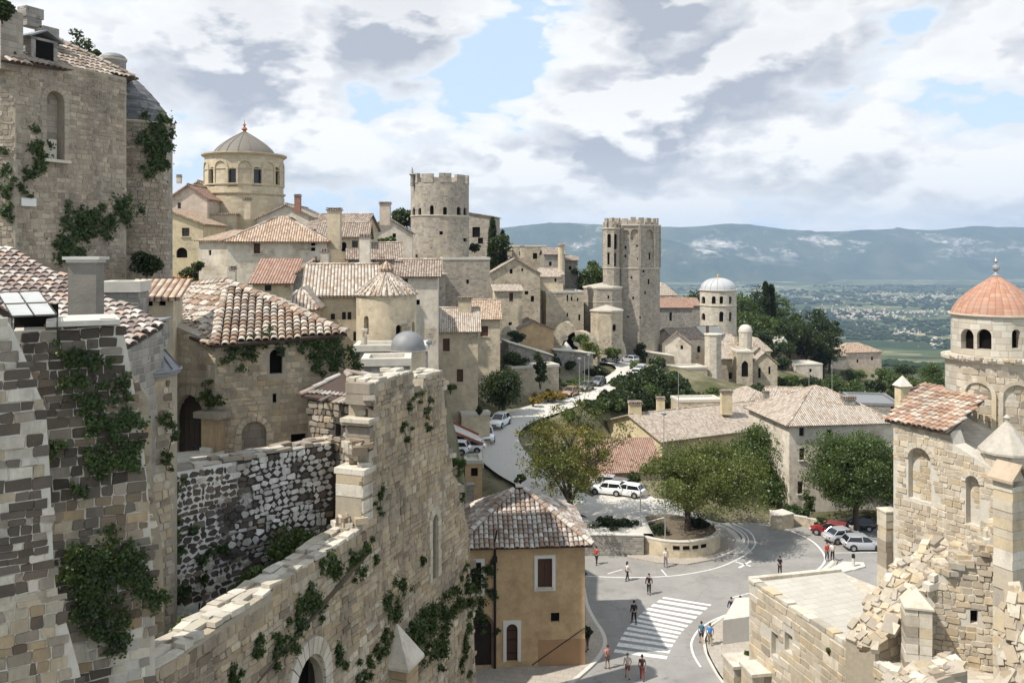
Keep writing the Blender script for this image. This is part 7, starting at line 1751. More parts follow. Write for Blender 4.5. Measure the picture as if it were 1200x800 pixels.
lone_chimney('tall cream chimney with dark tiled cap, between the white house and the round tower', 392, 244, 15, 48, 92, 'cream_plaster')
lone_chimney('slender white chimney with crown cap behind the conical roof', 428, 275, 12, 42, 84, 'white_plaster')
lone_chimney('cream chimney with dark cap on the skyline left of the crenellated tower', 451.5, 237, 12, 27, 118, 'pink_plaster')
lone_chimney('thin pale stone chimney with figure on the white house corner', 273, 312, 7, 30, 74, 'pale_stone')
house('brown roofed house with arched loggia, right of the big white house', 372, 430, 100, 6, 8, 277, 16, 'gx', 1.7, 'cream_plaster', 'tile_brown', [('F', 403, 289, 6, 11, 'arch', 'dark'), ('F', 416, 286, 7, 8), ('F', 392, 287, 5, 8)])
house('second brown roofed house behind the loggia house', 360, 425, 112, -4, 9, 268, 16, 'gx', 2.0, 'cream_plaster', 'tile_brown', [('F', 380, 276, 5, 7), ('F', 412, 274, 5, 6)])
house('white gabled stone house left of the crenellated tower', 425, 483, 122, 6, 9, 272, 16, 'gy', 2.2, 'white_plaster', 'tile_pale', [('F', 462, 276, 4, 5, 'rect', 'dark'), ('F', 445, 285, 4, 5, 'rect', 'dark')])
house('low tiled house with grey walls in front of the white gabled house', 408, 470, 98, 10, 8, 303, 14, 'gx', 1.8, 'grey_stone', 'tile_brown', [('F', 430, 313, 5, 6, 'rect', 'dark')], chim=[(447, 301, 8, 12, 99, 'pale_stone')])
house('white house with brown roof and double window below the crenellated tower', 464, 513, 86, 4, 7, 323, 12, 'gx', 1.5, 'white_plaster', 'tile_brown', [('F', 474, 331, 8, 9), ('F', 490, 354, 4, 6, 'rect', 'dark')], chim=[(467, 306, 9, 12, 89, 'cream_plaster')])
house('cream house behind the conical roof with small attic window', 436, 480, 92, -6, 7, 330, 12, 'gx', 1.5, 'cream_plaster', 'tile_warm', [('F', 460, 341, 5, 6)])
bush('round green treetop behind the slender white chimney', 452, 288, 108, 15, 11, 'leaf', .45, 22, 140)
bush('dark evergreen tuft on the skyline left of the crenellated tower', 474, 256, 150, 20, 16, 'leaf_dark', .5, 34, 110)
tree('oak_tree', 'dark tree on the skyline between the keep and its round tower', 92, 60, 38, 46.0, 1.5, 'leaf_dark', .22, 30, 90, group=None, trunk_r=.1, crown_low=.35)
bush('dark foliage spilling over the very top left corner', 3, 14, 44, 15, 13, 'leaf_dark', .2, 16, 130)
bush('small dark shrub by the stair turret on the keep', 112, 62, 58, 8, 6, 'leaf_dark', .2, 8, 80)

# crenellated round tower
ct_, cc_, cz_, cr_ = tower('tall round crenellated stone tower with a row of small arched windows, centre left skyline', 515.5, 34, 146, 216, 14, 20, 'tower_stone', a0=.05, name='crenellated_tower', group=None,
    wins=[(485, 248, 4, 10, 'arch', 'dark'), (493.5, 248, 4, 9, 'arch', 'dark'), (505.5, 246, 4.5, 11, 'arch', 'dark'), (521.5, 247.5, 4.5, 10, 'arch', 'dark'), (536.5, 247, 4.5, 10, 'arch', 'dark'), (544, 247.5, 3.5, 9, 'arch', 'dark'), (488, 300, 3, 4, 'rect', 'dark'), (517, 273, 4, 4, 'rect', 'dark'), (489, 315, 3, 6, 'rect', 'dark'), (543, 281, 4, 4, 'rect', 'dark')], cornices=((254, 1.6, .9),), crenel=(10, 10.5, .68))
m = MB(); q = P(483, 196, 143); m.tube([q-Z*3.2, q-Z*1.2, q], [.35, .3, .05], 6); m.ring((q.x, q.y, q.z-1.4), [.3, .55, .3], [0, .2, .4], 8); m.build('corner_spire', M['grey_stone'], ct_)
house('square ruined stone annex in front of the crenellated tower', 519, 574, 134, 8, 9, 304, 8, 'flat', .2, 'tower_stone', 'slab', [('F', 548, 330, 3, 5, 'rect', 'dark')], name='tower_annex', cat='annex', group=None)
house('sloping buttress wall left of the ruined annex, under the crenellated tower', 500, 522, 131, 20, 7, 322, 8, 'sr', -.1 if False else .1, 'tower_stone', 'slab', name='tower_buttress', cat='buttress', group=None)
house('stone house with dark loggia right of the crenellated tower', 549, 578, 180, -8, 9, 254, 14, 'sl', .9, 'tower_stone', 'tile_pale', [('F', 558, 272, 9, 12, 'rect', 'dark'), ('F', 563, 282, 6, 7, 'rect', 'dark')])
bush('dark evergreens on the ridge right of the crenellated tower', 588, 285, 170, 14, 12, 'leaf_dark', .55, 20, 110)
cypress('small dark cypress on the ridge behind the loggia house', 577, 172, 24, 36.5, 1.3); cypress('second small cypress right of the loggia house', 589, 174, 22, 34, 1.3)
bush('dark bush below the loggia house on the ridge', 556, 290, 150, 9, 6, 'leaf_dark', .45, 14, 90)

# houses in the centre
house('flat topped pale house row on the ridge, centre', 595, 640, 196, 0, 9, 289, 6, 'flat', .2, 'town_stone', 'slab', [('F', 627, 300, 5, 7, 'rect', 'dark'), ('F', 610, 297, 3, 5, 'rect', 'dark')], chim=[(612, 288, 5, 14, 181, 'cream_plaster')])
house('long low pale wall and terrace behind the big gabled house', 553, 600, 192, 0, 6, 293, 6, 'flat', .1, 'town_stone', 'slab')
house('small pale house on the ridge with a reddish chimney', 638, 662, 185, 4, 8, 298, 4, 'gx', 1.2, 'grey_stone', 'tile_brown', [('F', 645, 309, 3, 5, 'rect', 'dark')])
house('grey house on the ridge end with brown roof, before the green tree', 660, 677, 190, 0, 8, 305, 4, 'gx', .8, 'grey_stone', 'tile_brown', [('F', 668, 314, 3, 4, 'rect', 'dark')])
lone_chimney('slender round stone chimney tower with reddish conical cap, centre ridge', 657.5, 284, 8, 34, 176, 'cream_plaster', style='round')
house('big cream gabled stone house in the centre with one small attic window', 574, 633, 166, 6, 11, 320, 4, 'gy', 2.9, 'town_stone', 'tile_pale', [('F', 599, 318, 3.5, 5.5, 'rect', 'dark'), ('F', 612, 316, 2.5, 3, 'rect', 'dark'), ('F', 617, 343, 4.5, 4, 'rect', 'dark'), ('F', 624, 350, 4, 7, 'rect', 'dark'), ('F', 618, 374, 3, 5, 'rect', 'dark')])
house('small annex with lean-to roof and one brown window on the big gabled house', 580, 612, 158, 6, 5, 341, 4, 'sf', .9, 'cream_plaster', 'tile_pale', [('F', 599, 348, 4.5, 10, 'rect', 'wood'), ('F', 598, 380, 4, 5, 'rect', 'dark')])
house('small gabled house with pale roof right of the big gabled house', 633, 660, 176, 3, 8, 324, 4, 'gx', 1.5, 'cream_plaster', 'tile_pale', [('F', 651, 328, 2.5, 4, 'rect', 'dark')])
house('square pale block house with narrow slit windows, left of the polygonal tower', 640, 684, 172, 10, 8, 343, 3, 'flat', .2, 'town_stone', 'slab', [('F', 665, 349, 2, 7, 'rect', 'dark'), ('F', 670, 350, 2, 5, 'rect', 'dark'), ('F', 677, 351, 2, 4, 'rect', 'dark'), ('F', 679, 372, 2.5, 7, 'rect', 'dark'), ('F', 665, 369, 2, 4, 'rect', 'dark')])
tree('broadleaf_tree', 'bright green tree on the ridge left of the polygonal tower', 692, 190, 17, 28, 4.2, 'leaf', .55, 40, 90, group='trees on the ridge')
tree('broadleaf_tree', 'smaller green tree at the right edge of the ridge houses', 680, 196, 17, 26, 3.4, 'leaf_olive', .55, 30, 90, group='trees on the ridge')
tower('octagonal bastion with flat pale roof against the polygonal tower', 706, 21.5, 182, 336, 2, 8, 'tower_stone', a0=R(22.5), name='bastion', cat='bastion', cornices=((337, 2.5, 1.0), (353, 1, .5)), wins=[(713, 348, 2, 4, 'rect', 'dark')], roof=('cone', 331, 1, 0), roofmat='old_cap')
tower('lower polygonal apse with round window at the foot of the polygonal tower', 711, 18, 174, 363, 0, 8, 'town_stone', a0=R(10), name='stone_apse', cat='apse', cornices=((364, 2, 1.0),), wins=[(720, 384, 5, 9, 'round', 'dark')], roof=('cone', 357, .5, 0), roofmat='old_cap')
# polygonal tower
pt_, pc_, pz_, pr_ = tower('tall polygonal stone tower with arched top gallery and crenels, picture centre', 740, 31.2, 187, 265, -2, 10, 'tower_stone', a0=R(8), name='polygonal_tower', group=None,
    wins=[(714, 276, 6, 13, 'arch', 'stone'), (722, 276, 6, 13, 'arch', 'stone'), (733.5, 276, 8, 13, 'arch', 'stone'), (748.5, 275, 10, 13, 'arch', 'stone'), (761.5, 275, 8, 12, 'arch', 'stone')], cornices=((314, 1.4, .7), (265, 2.2, 1.3)), crenel=(20, 9, .62), depth=.5)
m = MB(); 
for (px, py, w_, h_) in ((733, 290, 2.2, 3.5), (733, 300, 2, 3), (748, 303, 2.2, 3), (748, 288, 5, 2), (740, 325, 2, 2.6), (754, 318, 2.2, 2.4), (742, 349, 2, 3), (756, 343, 2, 3), (760, 330, 2, 6), (724, 294, 2, 9), (761, 300, 2, 8), (750, 372, 2, 2.4), (736, 371, 2, 2)):
    for i in range(10):
        A_k = pc_+Vector((pr_/math.cos(math.pi/10)*math.sin(R(8)+2*math.pi*i/10), -pr_/math.cos(math.pi/10)*math.cos(R(8)+2*math.pi*i/10), 0)); B_k = pc_+Vector((pr_/math.cos(math.pi/10)*math.sin(R(8)+2*math.pi*(i+1)/10), -pr_/math.cos(math.pi/10)*math.cos(R(8)+2*math.pi*(i+1)/10), 0))
        Uk_ = (B_k-A_k).normalized(); Nk_ = Uk_.cross(Z)
        if Nk_.dot(ray(px, py)) > -.1: continue
        p = hit(px, py, A_k, Nk_); u = (p-A_k).dot(Uk_)
        if 0 < u < (B_k-A_k).length: 
            mm3 = MB(); mm3.box(p+Nk_*.012, w_*.187/2, .012, h_*.187/2, Uk_); mm3.build('slit', M['dark'], pt_); break
tower('slender stair turret attached to the left side of the polygonal tower', 716.5, 9.5, 181.5, 268, 6, 8, 'tower_stone', a0=R(10), name='stair_turret', cat='turret', wins=[(713, 282, 4, 16, 'arch', 'dark'), (720, 283, 4, 18, 'arch', 'dark'), (713, 303, 2.5, 14, 'rect', 'dark'), (720, 304, 3, 16, 'arch', 'dark')], cornices=((314, 1.4, .7), (268, 2, 1)), crenel=(10, 8, .6))
# corner pilasters
m = MB()
for i in range(10):
    a = R(8)+2*math.pi*i/10; q = pc_+Vector((pr_*1.05*math.sin(a), -pr_*1.05*math.cos(a), 0)); m.box((q.x, q.y, (pz_+26.6)/2), .28, .22, (pz_-26.6)/2, (math.cos(a), math.sin(a), 0))
m.build('corner_rib', M['tower_stone'], pt_)
# orange house and ruins between
house('ochre house with shallow gable among the ruins, centre', 604, 649, 156, 10, 8, 386, 0, 'gy', 1.4, 'ochre_plaster', 'tile_brown')
def halfdome(label, px, py, Y, w, h, ydep=2.5):
    c = P(px, py, Y); r = w*Y/F/2; H = h*Y/F; rt = root('ruined_vault', label, 'ruined vault', c-Z*H, group='ruined vaults below the tower'); m = MB(); nz = 9
    fr = [c+Vector((-r*math.cos(a), 0, -H+r*math.sin(a) if False else (H*(math.sin(a)-1)))) for a in np.linspace(0, math.pi, 13)]
    bk = [p+Vector((.8, ydep, 0)) for p in fr]; base = [Vector((fr[-1].x, c.y, c.z-H-8)), Vector((fr[0].x, c.y, c.z-H-8))]
    lp = fr+base; m.prism(lp, [p+Vector((.8, ydep, 0)) for p in lp]); m.build('wall', M['town_stone'], rt)
    q = MB(); cc = c-Z*H*.45; pts = [cc+Vector((.14*w*Y/F*math.cos(a), -.03, .14*w*Y/F*math.sin(a)*.8)) for a in np.linspace(0, 2*math.pi, 12, endpoint=False)]; q.add(pts, [tuple(range(12))]); q.build('round_window', M['grey_stone'], rt)
halfdome('pale ruined vault wall with round top next to the ochre house', 661, 377, 166, 34, 42); halfdome('ruined half round vault with a small round window, below the bastion', 678, 388, 166, 44, 30); halfdome('broken pale vault wall at the foot of the polygonal tower', 712, 388, 172, 40, 34)
house('long pale garden wall with rough stones left of the ochre house', 584, 610, 146, 10, 4, 408, 0, 'sl', 1.0, 'grey_stone', 'slab', name='garden_wall', cat='wall')
house('rough stone ruin house with broken roof above the big bush', 596, 646, 138, 14, 5, 417, 0, 'sl', 2.2, 'grey_stone', 'slab', name='stone_ruin', cat='ruin')
house('tall pale retaining wall above the upper road, centre', 600, 655, 131, 22, 3, 432, 0, 'flat', .1, 'town_stone', 'slab', name='retaining_wall', cat='wall')
house('pale retaining wall below the ruined vaults', 650, 695, 156, 12, 3, 415, 0, 'sl', .8, 'grey_stone', 'slab', name='retaining_wall', cat='wall')
tower('slim stone turret with small cone among the ruined vaults', 663.5, 6, 160, 409, 2, 10, 'town_stone', name='stone_turret', cat='turret', roof=('cone', 400, 1, 0), roofmat='slab')
halfdome('low rounded rock shelter wall left of the ochre house', 594, 382, 150, 20, 26)
bush('big dark green bush mass right of the cream houses', 587, 455, 118.5, 27, 30, 'leaf_dark', .38, 46, 170, group=None)
bush('dark shrub hanging on the rough ruin, above the big bush', 602, 424, 134, 17, 15, 'leaf_dark', .38, 26, 120)
bush('ivy like shrub on the pale retaining wall, left part', 633, 430, 129, 9, 24, 'leaf_dark', .35, 24, 110)
bush('ivy like shrub hanging below the slim turret', 652, 430, 152, 6, 22, 'leaf_dark', .35, 18, 100)
bush('olive shrub in the vault gardens, centre', 690, 410, 160, 17, 12, 'leaf_olive', .4, 24, 110)
bush('dark shrub right of the olive one in the vault gardens', 718, 413, 166, 18, 8, 'leaf', .4, 20, 110)
bush('shrub beside the vault with the round window', 682, 397, 162, 10, 8, 'leaf', .4, 14, 100)
bush('dark tree tuft under the small annex', 606, 394, 150, 12, 8, 'leaf_dark', .4, 16, 100)
bush('dark green hedge on the inner side of the road bend', 700, 437, 158, 22, 9, 'leaf_dark', .4, 30, 120)
bush('dark green cypress like bush at the tower foot', 752, 412, 178, 8, 17, 'leaf_dark', .4, 20, 110)
bush('golden autumn shrubs along the upper road', 643, 463, 128, 22, 8, 'leaf_gold', .32, 24, 120)
bush('small golden shrub left of the road shrubs', 625, 470, 124, 9, 6, 'leaf_gold', .3, 12, 90)
bush('small clipped bush against the cream house buttress', 562, 480, 96, 5, 6, 'leaf_dark', .22, 8, 80)
gl_ = [P(x, y, Yk) for x, y, Yk in ((655, 453, 136), (676, 446, 150), (700, 446, 152), (690, 457, 143), (668, 462, 134))]
sheet('lawn', [(p.x, p.y, p.z+.1) for p in gl_], 'soil')
gg = [tuple(gl_[0].lerp(gl_[1], a).lerp(gl_[3].lerp(gl_[2], a), b)+Z*random.uniform(.1, .5)) for a, b in ((random.random(), random.random()) for _ in range(3500))]
tag(leaf_mesh('lawn_grass', gg, .35, M['leaf'], None), kind='stuff')
for (px, py, Yk, lab) in ((679, 462, 137, 'pale street lamp by the lawn, nearest'), (690, 456, 143, 'pale street lamp by the lawn, second'), (685, 459, 140, 'tall thin pole by the lawn')):
    b = P(px, py, Yk); lamp(lab, px, py, 0, 5.5, 'head' if 'lamp' in lab else 'pole', Y=Yk, group='poles by the lawn')

# conical tower house
nt_, nc_, nz_, nr_ = tower('round cream stone tower house with conical tile roof, middle left', 453, 35, 62, 345, 16, 28, 'cream_plaster', name='round_house', cat='house', group=None,
    wins=[(467, 386, 7, 11, 'arch', 'dark'), (484, 384, 5, 14, 'arch', 'dark'), (427, 381, 7, 22, 'arch', 'stone')], roof=('cone', 313, 2.5, 0), roofmat='tile_pale')
m = MB(); q = P(446, 313, 62); m.ring((nc_.x, nc_.y, q.z-.3), [.5, .55, .35, .05], [0, .2, .5, .75], 8); m.build('finial', M['tile_warm'], nt_)
m = MB()
for i in range(26): a = 2*math.pi*i/26; m.tube([Vector((nc_.x+math.cos(a)*(nr_+.1), nc_.y+math.sin(a)*(nr_+.1), nz_+.12)), Vector((nc_.x, nc_.y, q.z-.02))], [.09, .03], 5)
m.build('roof_rib', M['tile_pale'], nt_)
house('cream nave with pale tile roof running left from the round tower house', 358, 440, 64, 10, 9, 345, 16, 'gx', 2.1, 'cream_plaster', 'tile_pale', [('F', 390, 371, 5, 7), ('F', 403, 370, 4.5, 9), ('F', 409.5, 370, 4.5, 9), ('F', 416, 394, 4, 11)])
house('lower cream wing with shallow hipped roof, left of the nave', 333, 368, 60, 6, 6, 357, 16, 'hip', 1.1, 'cream_plaster', 'tile_pale')
house('low terrace wall with pale coping under the round tower house', 415, 500, 56, 4, 3, 411, 12, 'flat', .1, 'grey_stone', 'slab', name='terrace_house', cat='terrace')
pier('small cream pillar on the terrace in front of the round tower house', 427, 388, 57, .34*1, 3, .2, 0, name='stone_pillar', cat='pillar', seed=11)
hd_, hc_, hz_2, hr2 = tower('small round chapel with low grey lead dome and dish, centre left', 478, 20.5, 53, 409, 12, 20, 'cream_plaster', name='round_chapel', cat='chapel', roof=('dome', 388, 1, 0), roofmat='lead', cornices=((410, 2, 1),))
m = MB(); q = P(503, 401, 52); m.ell(q, .22, .06, .18, 10, 6, U=(1, .5, 0)); m.tube([q, q-Z*.4], [.02, .02], 4); m.build('satellite_dish', M['greypost'], hd_)
house('grey flat roofed service block with blue grey panel, behind the turret', 425, 480, 46, 6, 2.5, 428, 16, 'flat', .1, 'grey_stone', 'slab', name='service_block', cat='block')
q = P(463, 443, 42); m = MB(); m.box(q, .52, .1, .38); rt = root('roof_panel', 'pale blue grey flat panel standing behind the turret roof', 'panel', q-Z*.4); m.build('panel', m_plain('blue grey panel', (.30, .34, .38), .4, .1, 2), rt); m = MB(); m.box(q+Vector((0, .2, -.3)), .5, .05, .08); m.build('support', M['iron'], rt)
# cream houses
house('tall cream house with two dark shuttered windows above the curtain wall, centre', 498, 560, 104, 4, 8, 387, 7.5, 'gx', 2.4, 'cream_plaster', 'tile_pale', [('F', 523, 404, 8, 15, 'rect', 'wood'), ('F', 539, 440, 7.5, 15, 'rect', 'wood')], chim=[(545, 348, 15, 32, 108, 'cream_plaster')], over=.4)
house('cream house behind with one dark double window, right of the tall cream house', 545, 586, 124, 4, 8, 373, 6.5, 'gx', 2.4, 'cream_plaster', 'tile_warm', [('F', 567.5, 388, 9, 12, 'rect', 'wood')])
house('narrow pale house left of the tall cream house with sloping roof', 486, 500, 106, 4, 8, 382, 8, 'gx', 1.5, 'town_stone', 'tile_pale')
house('grey pink house with red roof behind the tall cream house chimneys', 515, 560, 132, 8, 7, 372, 6, 'gx', 1.9, 'grey_stone', 'tile_warm')
bush('dark creeper tuft on the lower left of the tall cream house', 528, 455, 102.8, 9, 6, 'leaf', .22, 10, 90)
# awning by the road
aw = root('striped_awning', 'long pale awning with red edges by the road, left of the parked cars', 'awning', P(545, 520, 97)); a0_, a1_, a2_q, a3_ = P(520, 491, 98), P(561, 510, 97), P(566, 521, 94), P(520, 502, 94)
m = MB(); slab(m, [a0_, a1_, a2_q, a3_], .08); m.build('canvas', M['slab'], aw); rm = m_plain('red trim', (.28, .06, .045), .7, .1, 4)
for a, b in ((a0_, a1_), (a3_, a2_q)): m = MB(); m.tube([a+Z*.1, b+Z*.1], [.13, .13], 4); m.build('red_edge', rm, aw)
m = MB()
for p in (a1_, a2_q): m.tube([p, p-Z*2.6], [.06, .06], 5)
m.build('post', M['white_frame'], aw)
house('low stone garden wall beside the two white cars on the upper road', 541, 574, 103, 16, 1.2, 487, 3, 'flat', .1, 'cream_plaster', 'slab', name='garden_wall', cat='wall')
house('low tan shed with dark opening under the parked cars', 545, 565, 90, 5, 3, 543, 2, 'flat', .1, 'ochre_plaster', 'slab', [('F', 556, 553, 8, 10, 'rect', 'dark')], name='garage', cat='garage')

# ================================================================== RIGHT OF THE POLYGONAL TOWER
house('pale yellow house with hipped tile roof just right of the polygonal tower', 768, 793, 232, 8, 12, 345, -4, 'hip', 3.0, 'yellow_plaster', 'tile_pale', [('F', 778, 351, 2.5, 4), ('F', 788, 348, 2.5, 4)])
house('long grey stone house with red tile roof right of the polygonal tower', 768, 811, 205, 0, 9, 360, -6, 'gx', 2.0, 'grey_stone', 'tile_red', [('F', 786, 371, 3, 10, 'rect', 'dark')])
house('smaller house with red brown roof behind the small domed church', 795, 820, 222, 0, 9, 358, -6, 'gx', 1.6, 'grey_stone', 'tile_red', [('F', 808, 366, 3, 4, 'rect', 'dark')])
kt_, kc_, kz_, kr_ = tower('small pale domed church with grey ribbed dome and arched windows, right of centre', 841.5, 21, 205, 340, -8, 16, 'pale_stone', a0=R(11), name='domed_chapel', cat='church', group=None,
    wins=[(824.5, 351.5, 3.2, 8.5, 'arch', 'dark'), (834, 351.5, 4.2, 9, 'arch', 'dark'), (845.5, 351.5, 4.4, 9, 'arch', 'dark'), (856, 351.5, 3.4, 8.5, 'arch', 'dark'), (824.5, 371, 3, 8.5, 'arch', 'dark'), (845.5, 371, 5.2, 12, 'arch', 'dark'), (856, 371, 3.4, 11, 'arch', 'dark')], cornices=((340, 1.6, 1.2), (357.5, 1.4, .8)), roof=('dome', 326, .5, 16), roofmat='zinc', depth=.5)
m = MB(); q = P(841, 326, 205); m.ring((kc_.x, kc_.y, q.z-.2), [.5, .5, .25, .3, .1], [0, .3, .4, .8, 1.2], 8); m.build('finial', m_plain('yellow finial', (.45, .30, .12), .7, .1, 4), kt_)
house('white walled house with grey tile roof, left of the church apse', 790, 826, 186, 20, 8, 397, -8, 'gx', 1.9, 'white_plaster', 'tile_brown', [('F', 819, 409, 4, 8, 'arch', 'dark'), ('L', 797, 408, 3, 4, 'rect', 'dark')])
house('bright white gable end next to the grey roofed house', 776, 810, 184, -12, 8, 402, -8, 'gy', 2.3, 'white_plaster', 'tile_brown', [('F', 799, 407, 3, 4.5, 'rect', 'dark')])
house('low L shaped pale annex left of the bright white gable', 757, 790, 178, 12, 6, 418, -8, 'sl', 1.0, 'town_stone', 'slab', [('F', 762, 424, 2.5, 8, 'rect', 'dark')])
house('tall cream retaining wall with small windows under the church', 786, 829, 172, 14, 5, 433, -10, 'flat', .2, 'cream_plaster', 'slab', [('F', 816, 449, 3, 5, 'rect', 'dark'), ('F', 822, 450, 3, 4, 'rect', 'dark')], name='church_wall', cat='wall')
tower('octagonal pale stub tower in front of the small domed church', 835.5, 9.5, 176, 391, -10, 8, 'pale_stone', a0=R(10), name='stub_tower', cat='tower', wins=[(827, 440, 2, 8, 'rect', 'dark')], cornices=((392, 2, .8),))
house('pale church nave below the small domed church', 844, 884, 180, 4, 12, 420, -10, 'gx', 2.2, 'town_stone', 'tile_pale', [('F', 856, 440, 4, 8, 'arch', 'dark')])
house('pale gabled church block with slanted light roof', 838, 866, 188, 10, 10, 406, -10, 'gx', 2.2, 'pale_stone', 'tile_pale', [('F', 850, 412, 2.5, 4, 'rect', 'dark')])
house('church portal with tall pointed window and stone arch', 864, 882, 176, 0, 5, 413, -12, 'flat', .2, 'town_stone', 'slab', [('F', 873, 432, 8, 19, 'pointed', 'dark'), ('F', 872, 459, 10, 8, 'arch', 'dark')], name='church_portal', cat='portal')
tower('small round turret with pale domed cap on the church', 873.5, 7.5, 184, 388, -6, 12, 'pale_stone', name='dome_turret', cat='turret', roof=('dome', 380, .8, 0), roofmat='slab', cornices=((389, 1.5, .5),))
house('light roofed house right of the dome turret', 880, 903, 190, 6, 8, 410, -10, 'hip', 2.4, 'cream_plaster', 'tile_pale')
house('gabled side chapel with bright light roof, right end of the church', 882, 911, 180, -6, 9, 425, -12, 'gy', 2.3, 'town_stone', 'tile_pale', [('F', 890, 437, 3, 12, 'rect', 'dark'), ('F', 902, 434, 3, 9, 'rect', 'dark')])
house('small white roofed shed in front of the small domed church', 824, 846, 192, 8, 7, 391, -8, 'gx', 1.3, 'grey_stone', 'slab')
chp = [(862, 392, 3.5, 14, 186, 'cream_plaster'), (829, 382, 3, 14, 190, 'brick')]
for i, c in enumerate(chp): lone_chimney(('small cream chimney on the church roofs', 'small brick chimney left of the small domed church')[i], *c)
# woods right of the church
fwd = [(868, 338, 262), (884, 335, 268), (905, 340, 262), (925, 348, 258), (945, 352, 262), (962, 362, 256), (880, 362, 250), (900, 366, 246), (922, 372, 246), (944, 378, 248), (965, 385, 250), (815, 334, 262), (800, 337, 268), (855, 333, 272), (972, 372, 262), (905, 395, 238), (890, 385, 240)]
for i, (px, top, Yk) in enumerate(fwd):
    zt_k = EYE-(top-HY)/F*Yk; zb_k = tz((px-600)/F*Yk, Yk)
    zb_k = min(zb_k, zt_k-6)
    tree('pine_tree', 'dark rounded evergreen tree in the wood behind the small domed church', px, Yk, zb_k, zt_k, random.uniform(4.6, 6.6), random.choice(['leaf_dark', 'leaf_dark', 'leaf']), .7, 44, 75, crown_low=.12, group='trees in the wood behind the small domed church', trunk_r=.3)
cypress('pointed cypress rising from the wood, left of two', 897, 255, -6, EYE-(333-HY)/F*255, 1.8, group=None); cypress('pointed cypress rising from the wood, right of two', 904, 256, -6, EYE-(336-HY)/F*256, 1.6, group=None)
house('pink walled house with tile roof and chimney beyond the wood', 925, 950, 262, 12, 10, 399, -20, 'gx', 1.8, 'pink_plaster', 'tile_warm', [('L', 930, 410, 3, 4)], chim=[(935, 394, 5, 6, 266, 'pink_plaster')])
house('gabled house with several small windows beyond the wood', 942, 972, 268, -14, 10, 407, -20, 'gy', 2.4, 'pink_plaster', 'tile_warm', [('F', 956, 409, 2.5, 4, 'rect', 'dark'), ('F', 963, 409, 2.5, 4, 'rect', 'dark'), ('F', 954, 421, 2.5, 5, 'rect', 'dark'), ('F', 966, 419, 2.5, 4, 'rect', 'dark')])
house('low white flat roofed building by the bushes, right', 932, 964, 232, 8, 8, 428, -14, 'flat', .1, 'white_plaster', 'slab', [('F', 950, 434, 3, 4, 'rect', 'dark')])
house('small bright white house half hidden in the wood', 908, 921, 236, 0, 6, 401, -14, 'gx', 1.2, 'white_plaster', 'slab')
house('lonely farmhouse with pink tile roof at the edge of the hill, far right', 988, 1033, 290, 14, 11, 413, -24, 'hip', 2.6, 'pink_plaster', 'tile_warm', [('F', 1005, 423, 2.5, 4, 'rect', 'dark'), ('F', 1022, 420, 2.5, 4, 'rect', 'dark')])
house('small low house with pale wall left of the lonely farmhouse', 972, 992, 284, 6, 8, 417, -24, 'gx', 1.2, 'grey_stone', 'tile_brown')
sb = [(690, 475, 132, 16, 7, 'leaf_dark'), (668, 486, 122, 14, 6, 'leaf'), (720, 450, 160, 8, 5, 'leaf'), (757, 440, 168, 14, 9, 'leaf_dark'), (742, 455, 158, 16, 9, 'leaf_dark'), (722, 474, 143, 16, 8, 'leaf'), (778, 460, 152, 20, 10, 'leaf_dark'), (800, 450, 162, 14, 8, 'leaf_dark'), (830, 470, 150, 16, 6, 'leaf'), (850, 466, 155, 14, 6, 'leaf_dark'), (880, 470, 160, 16, 7, 'leaf'), (765, 418, 180, 8, 5, 'leaf'), (930, 462, 170, 18, 8, 'leaf_dark'), (960, 466, 170, 16, 7, 'leaf'), (990, 466, 175, 16, 7, 'leaf_dark'), (1020, 464, 185, 16, 7, 'leaf'), (1050, 464, 195, 16, 7, 'leaf_dark'), (650, 448, 150, 10, 5, 'leaf'), (668, 425, 158, 8, 6, 'leaf_dark'), (725, 462, 150, 14, 8, 'leaf_dark'), (748, 430, 172, 12, 8, 'leaf'), (770, 425, 174, 10, 7, 'leaf_dark'), (775, 470, 146, 18, 8, 'leaf'), (812, 470, 148, 14, 7, 'leaf_dark'), (790, 440, 166, 10, 7, 'leaf'), (712, 470, 140, 14, 7, 'leaf_dark'), (745, 478, 140, 16, 8, 'leaf_dark'), (870, 462, 165, 14, 7, 'leaf'), (890, 458, 175, 12, 8, 'leaf_dark'), (910, 462, 170, 14, 8, 'leaf'), (735, 446, 168, 22, 13, 'leaf_dark'), (765, 440, 166, 18, 12, 'leaf_dark'), (785, 452, 158, 22, 14, 'leaf_dark'), (755, 462, 152, 30, 12, 'leaf'), (800, 462, 156, 20, 9, 'leaf'), (730, 476, 142, 20, 9, 'leaf_dark'), (838, 462, 160, 16, 8, 'leaf'),
      (905, 445, 205, 14, 10, 'leaf_dark'), (925, 448, 210, 18, 12, 'leaf'), (950, 450, 205, 18, 12, 'leaf_dark'), (975, 452, 215, 20, 13, 'leaf'), (1000, 455, 210, 20, 12, 'leaf'), (1025, 452, 220, 20, 12, 'leaf_dark'), (1050, 448, 230, 18, 13, 'leaf'), (1078, 452, 225, 20, 14, 'leaf'), (1100, 445, 235, 18, 13, 'leaf'), (1118, 455, 220, 16, 14, 'leaf_dark'), (1090, 434, 260, 18, 10, 'leaf'), (1060, 434, 265, 18, 9, 'leaf_dark'), (1035, 438, 260, 16, 8, 'leaf'), (915, 425, 240, 14, 8, 'leaf_dark'), (892, 420, 225, 12, 9, 'leaf_dark'), (975, 424, 262, 12, 8, 'leaf_dark'), (1000, 440, 250, 16, 8, 'leaf')]
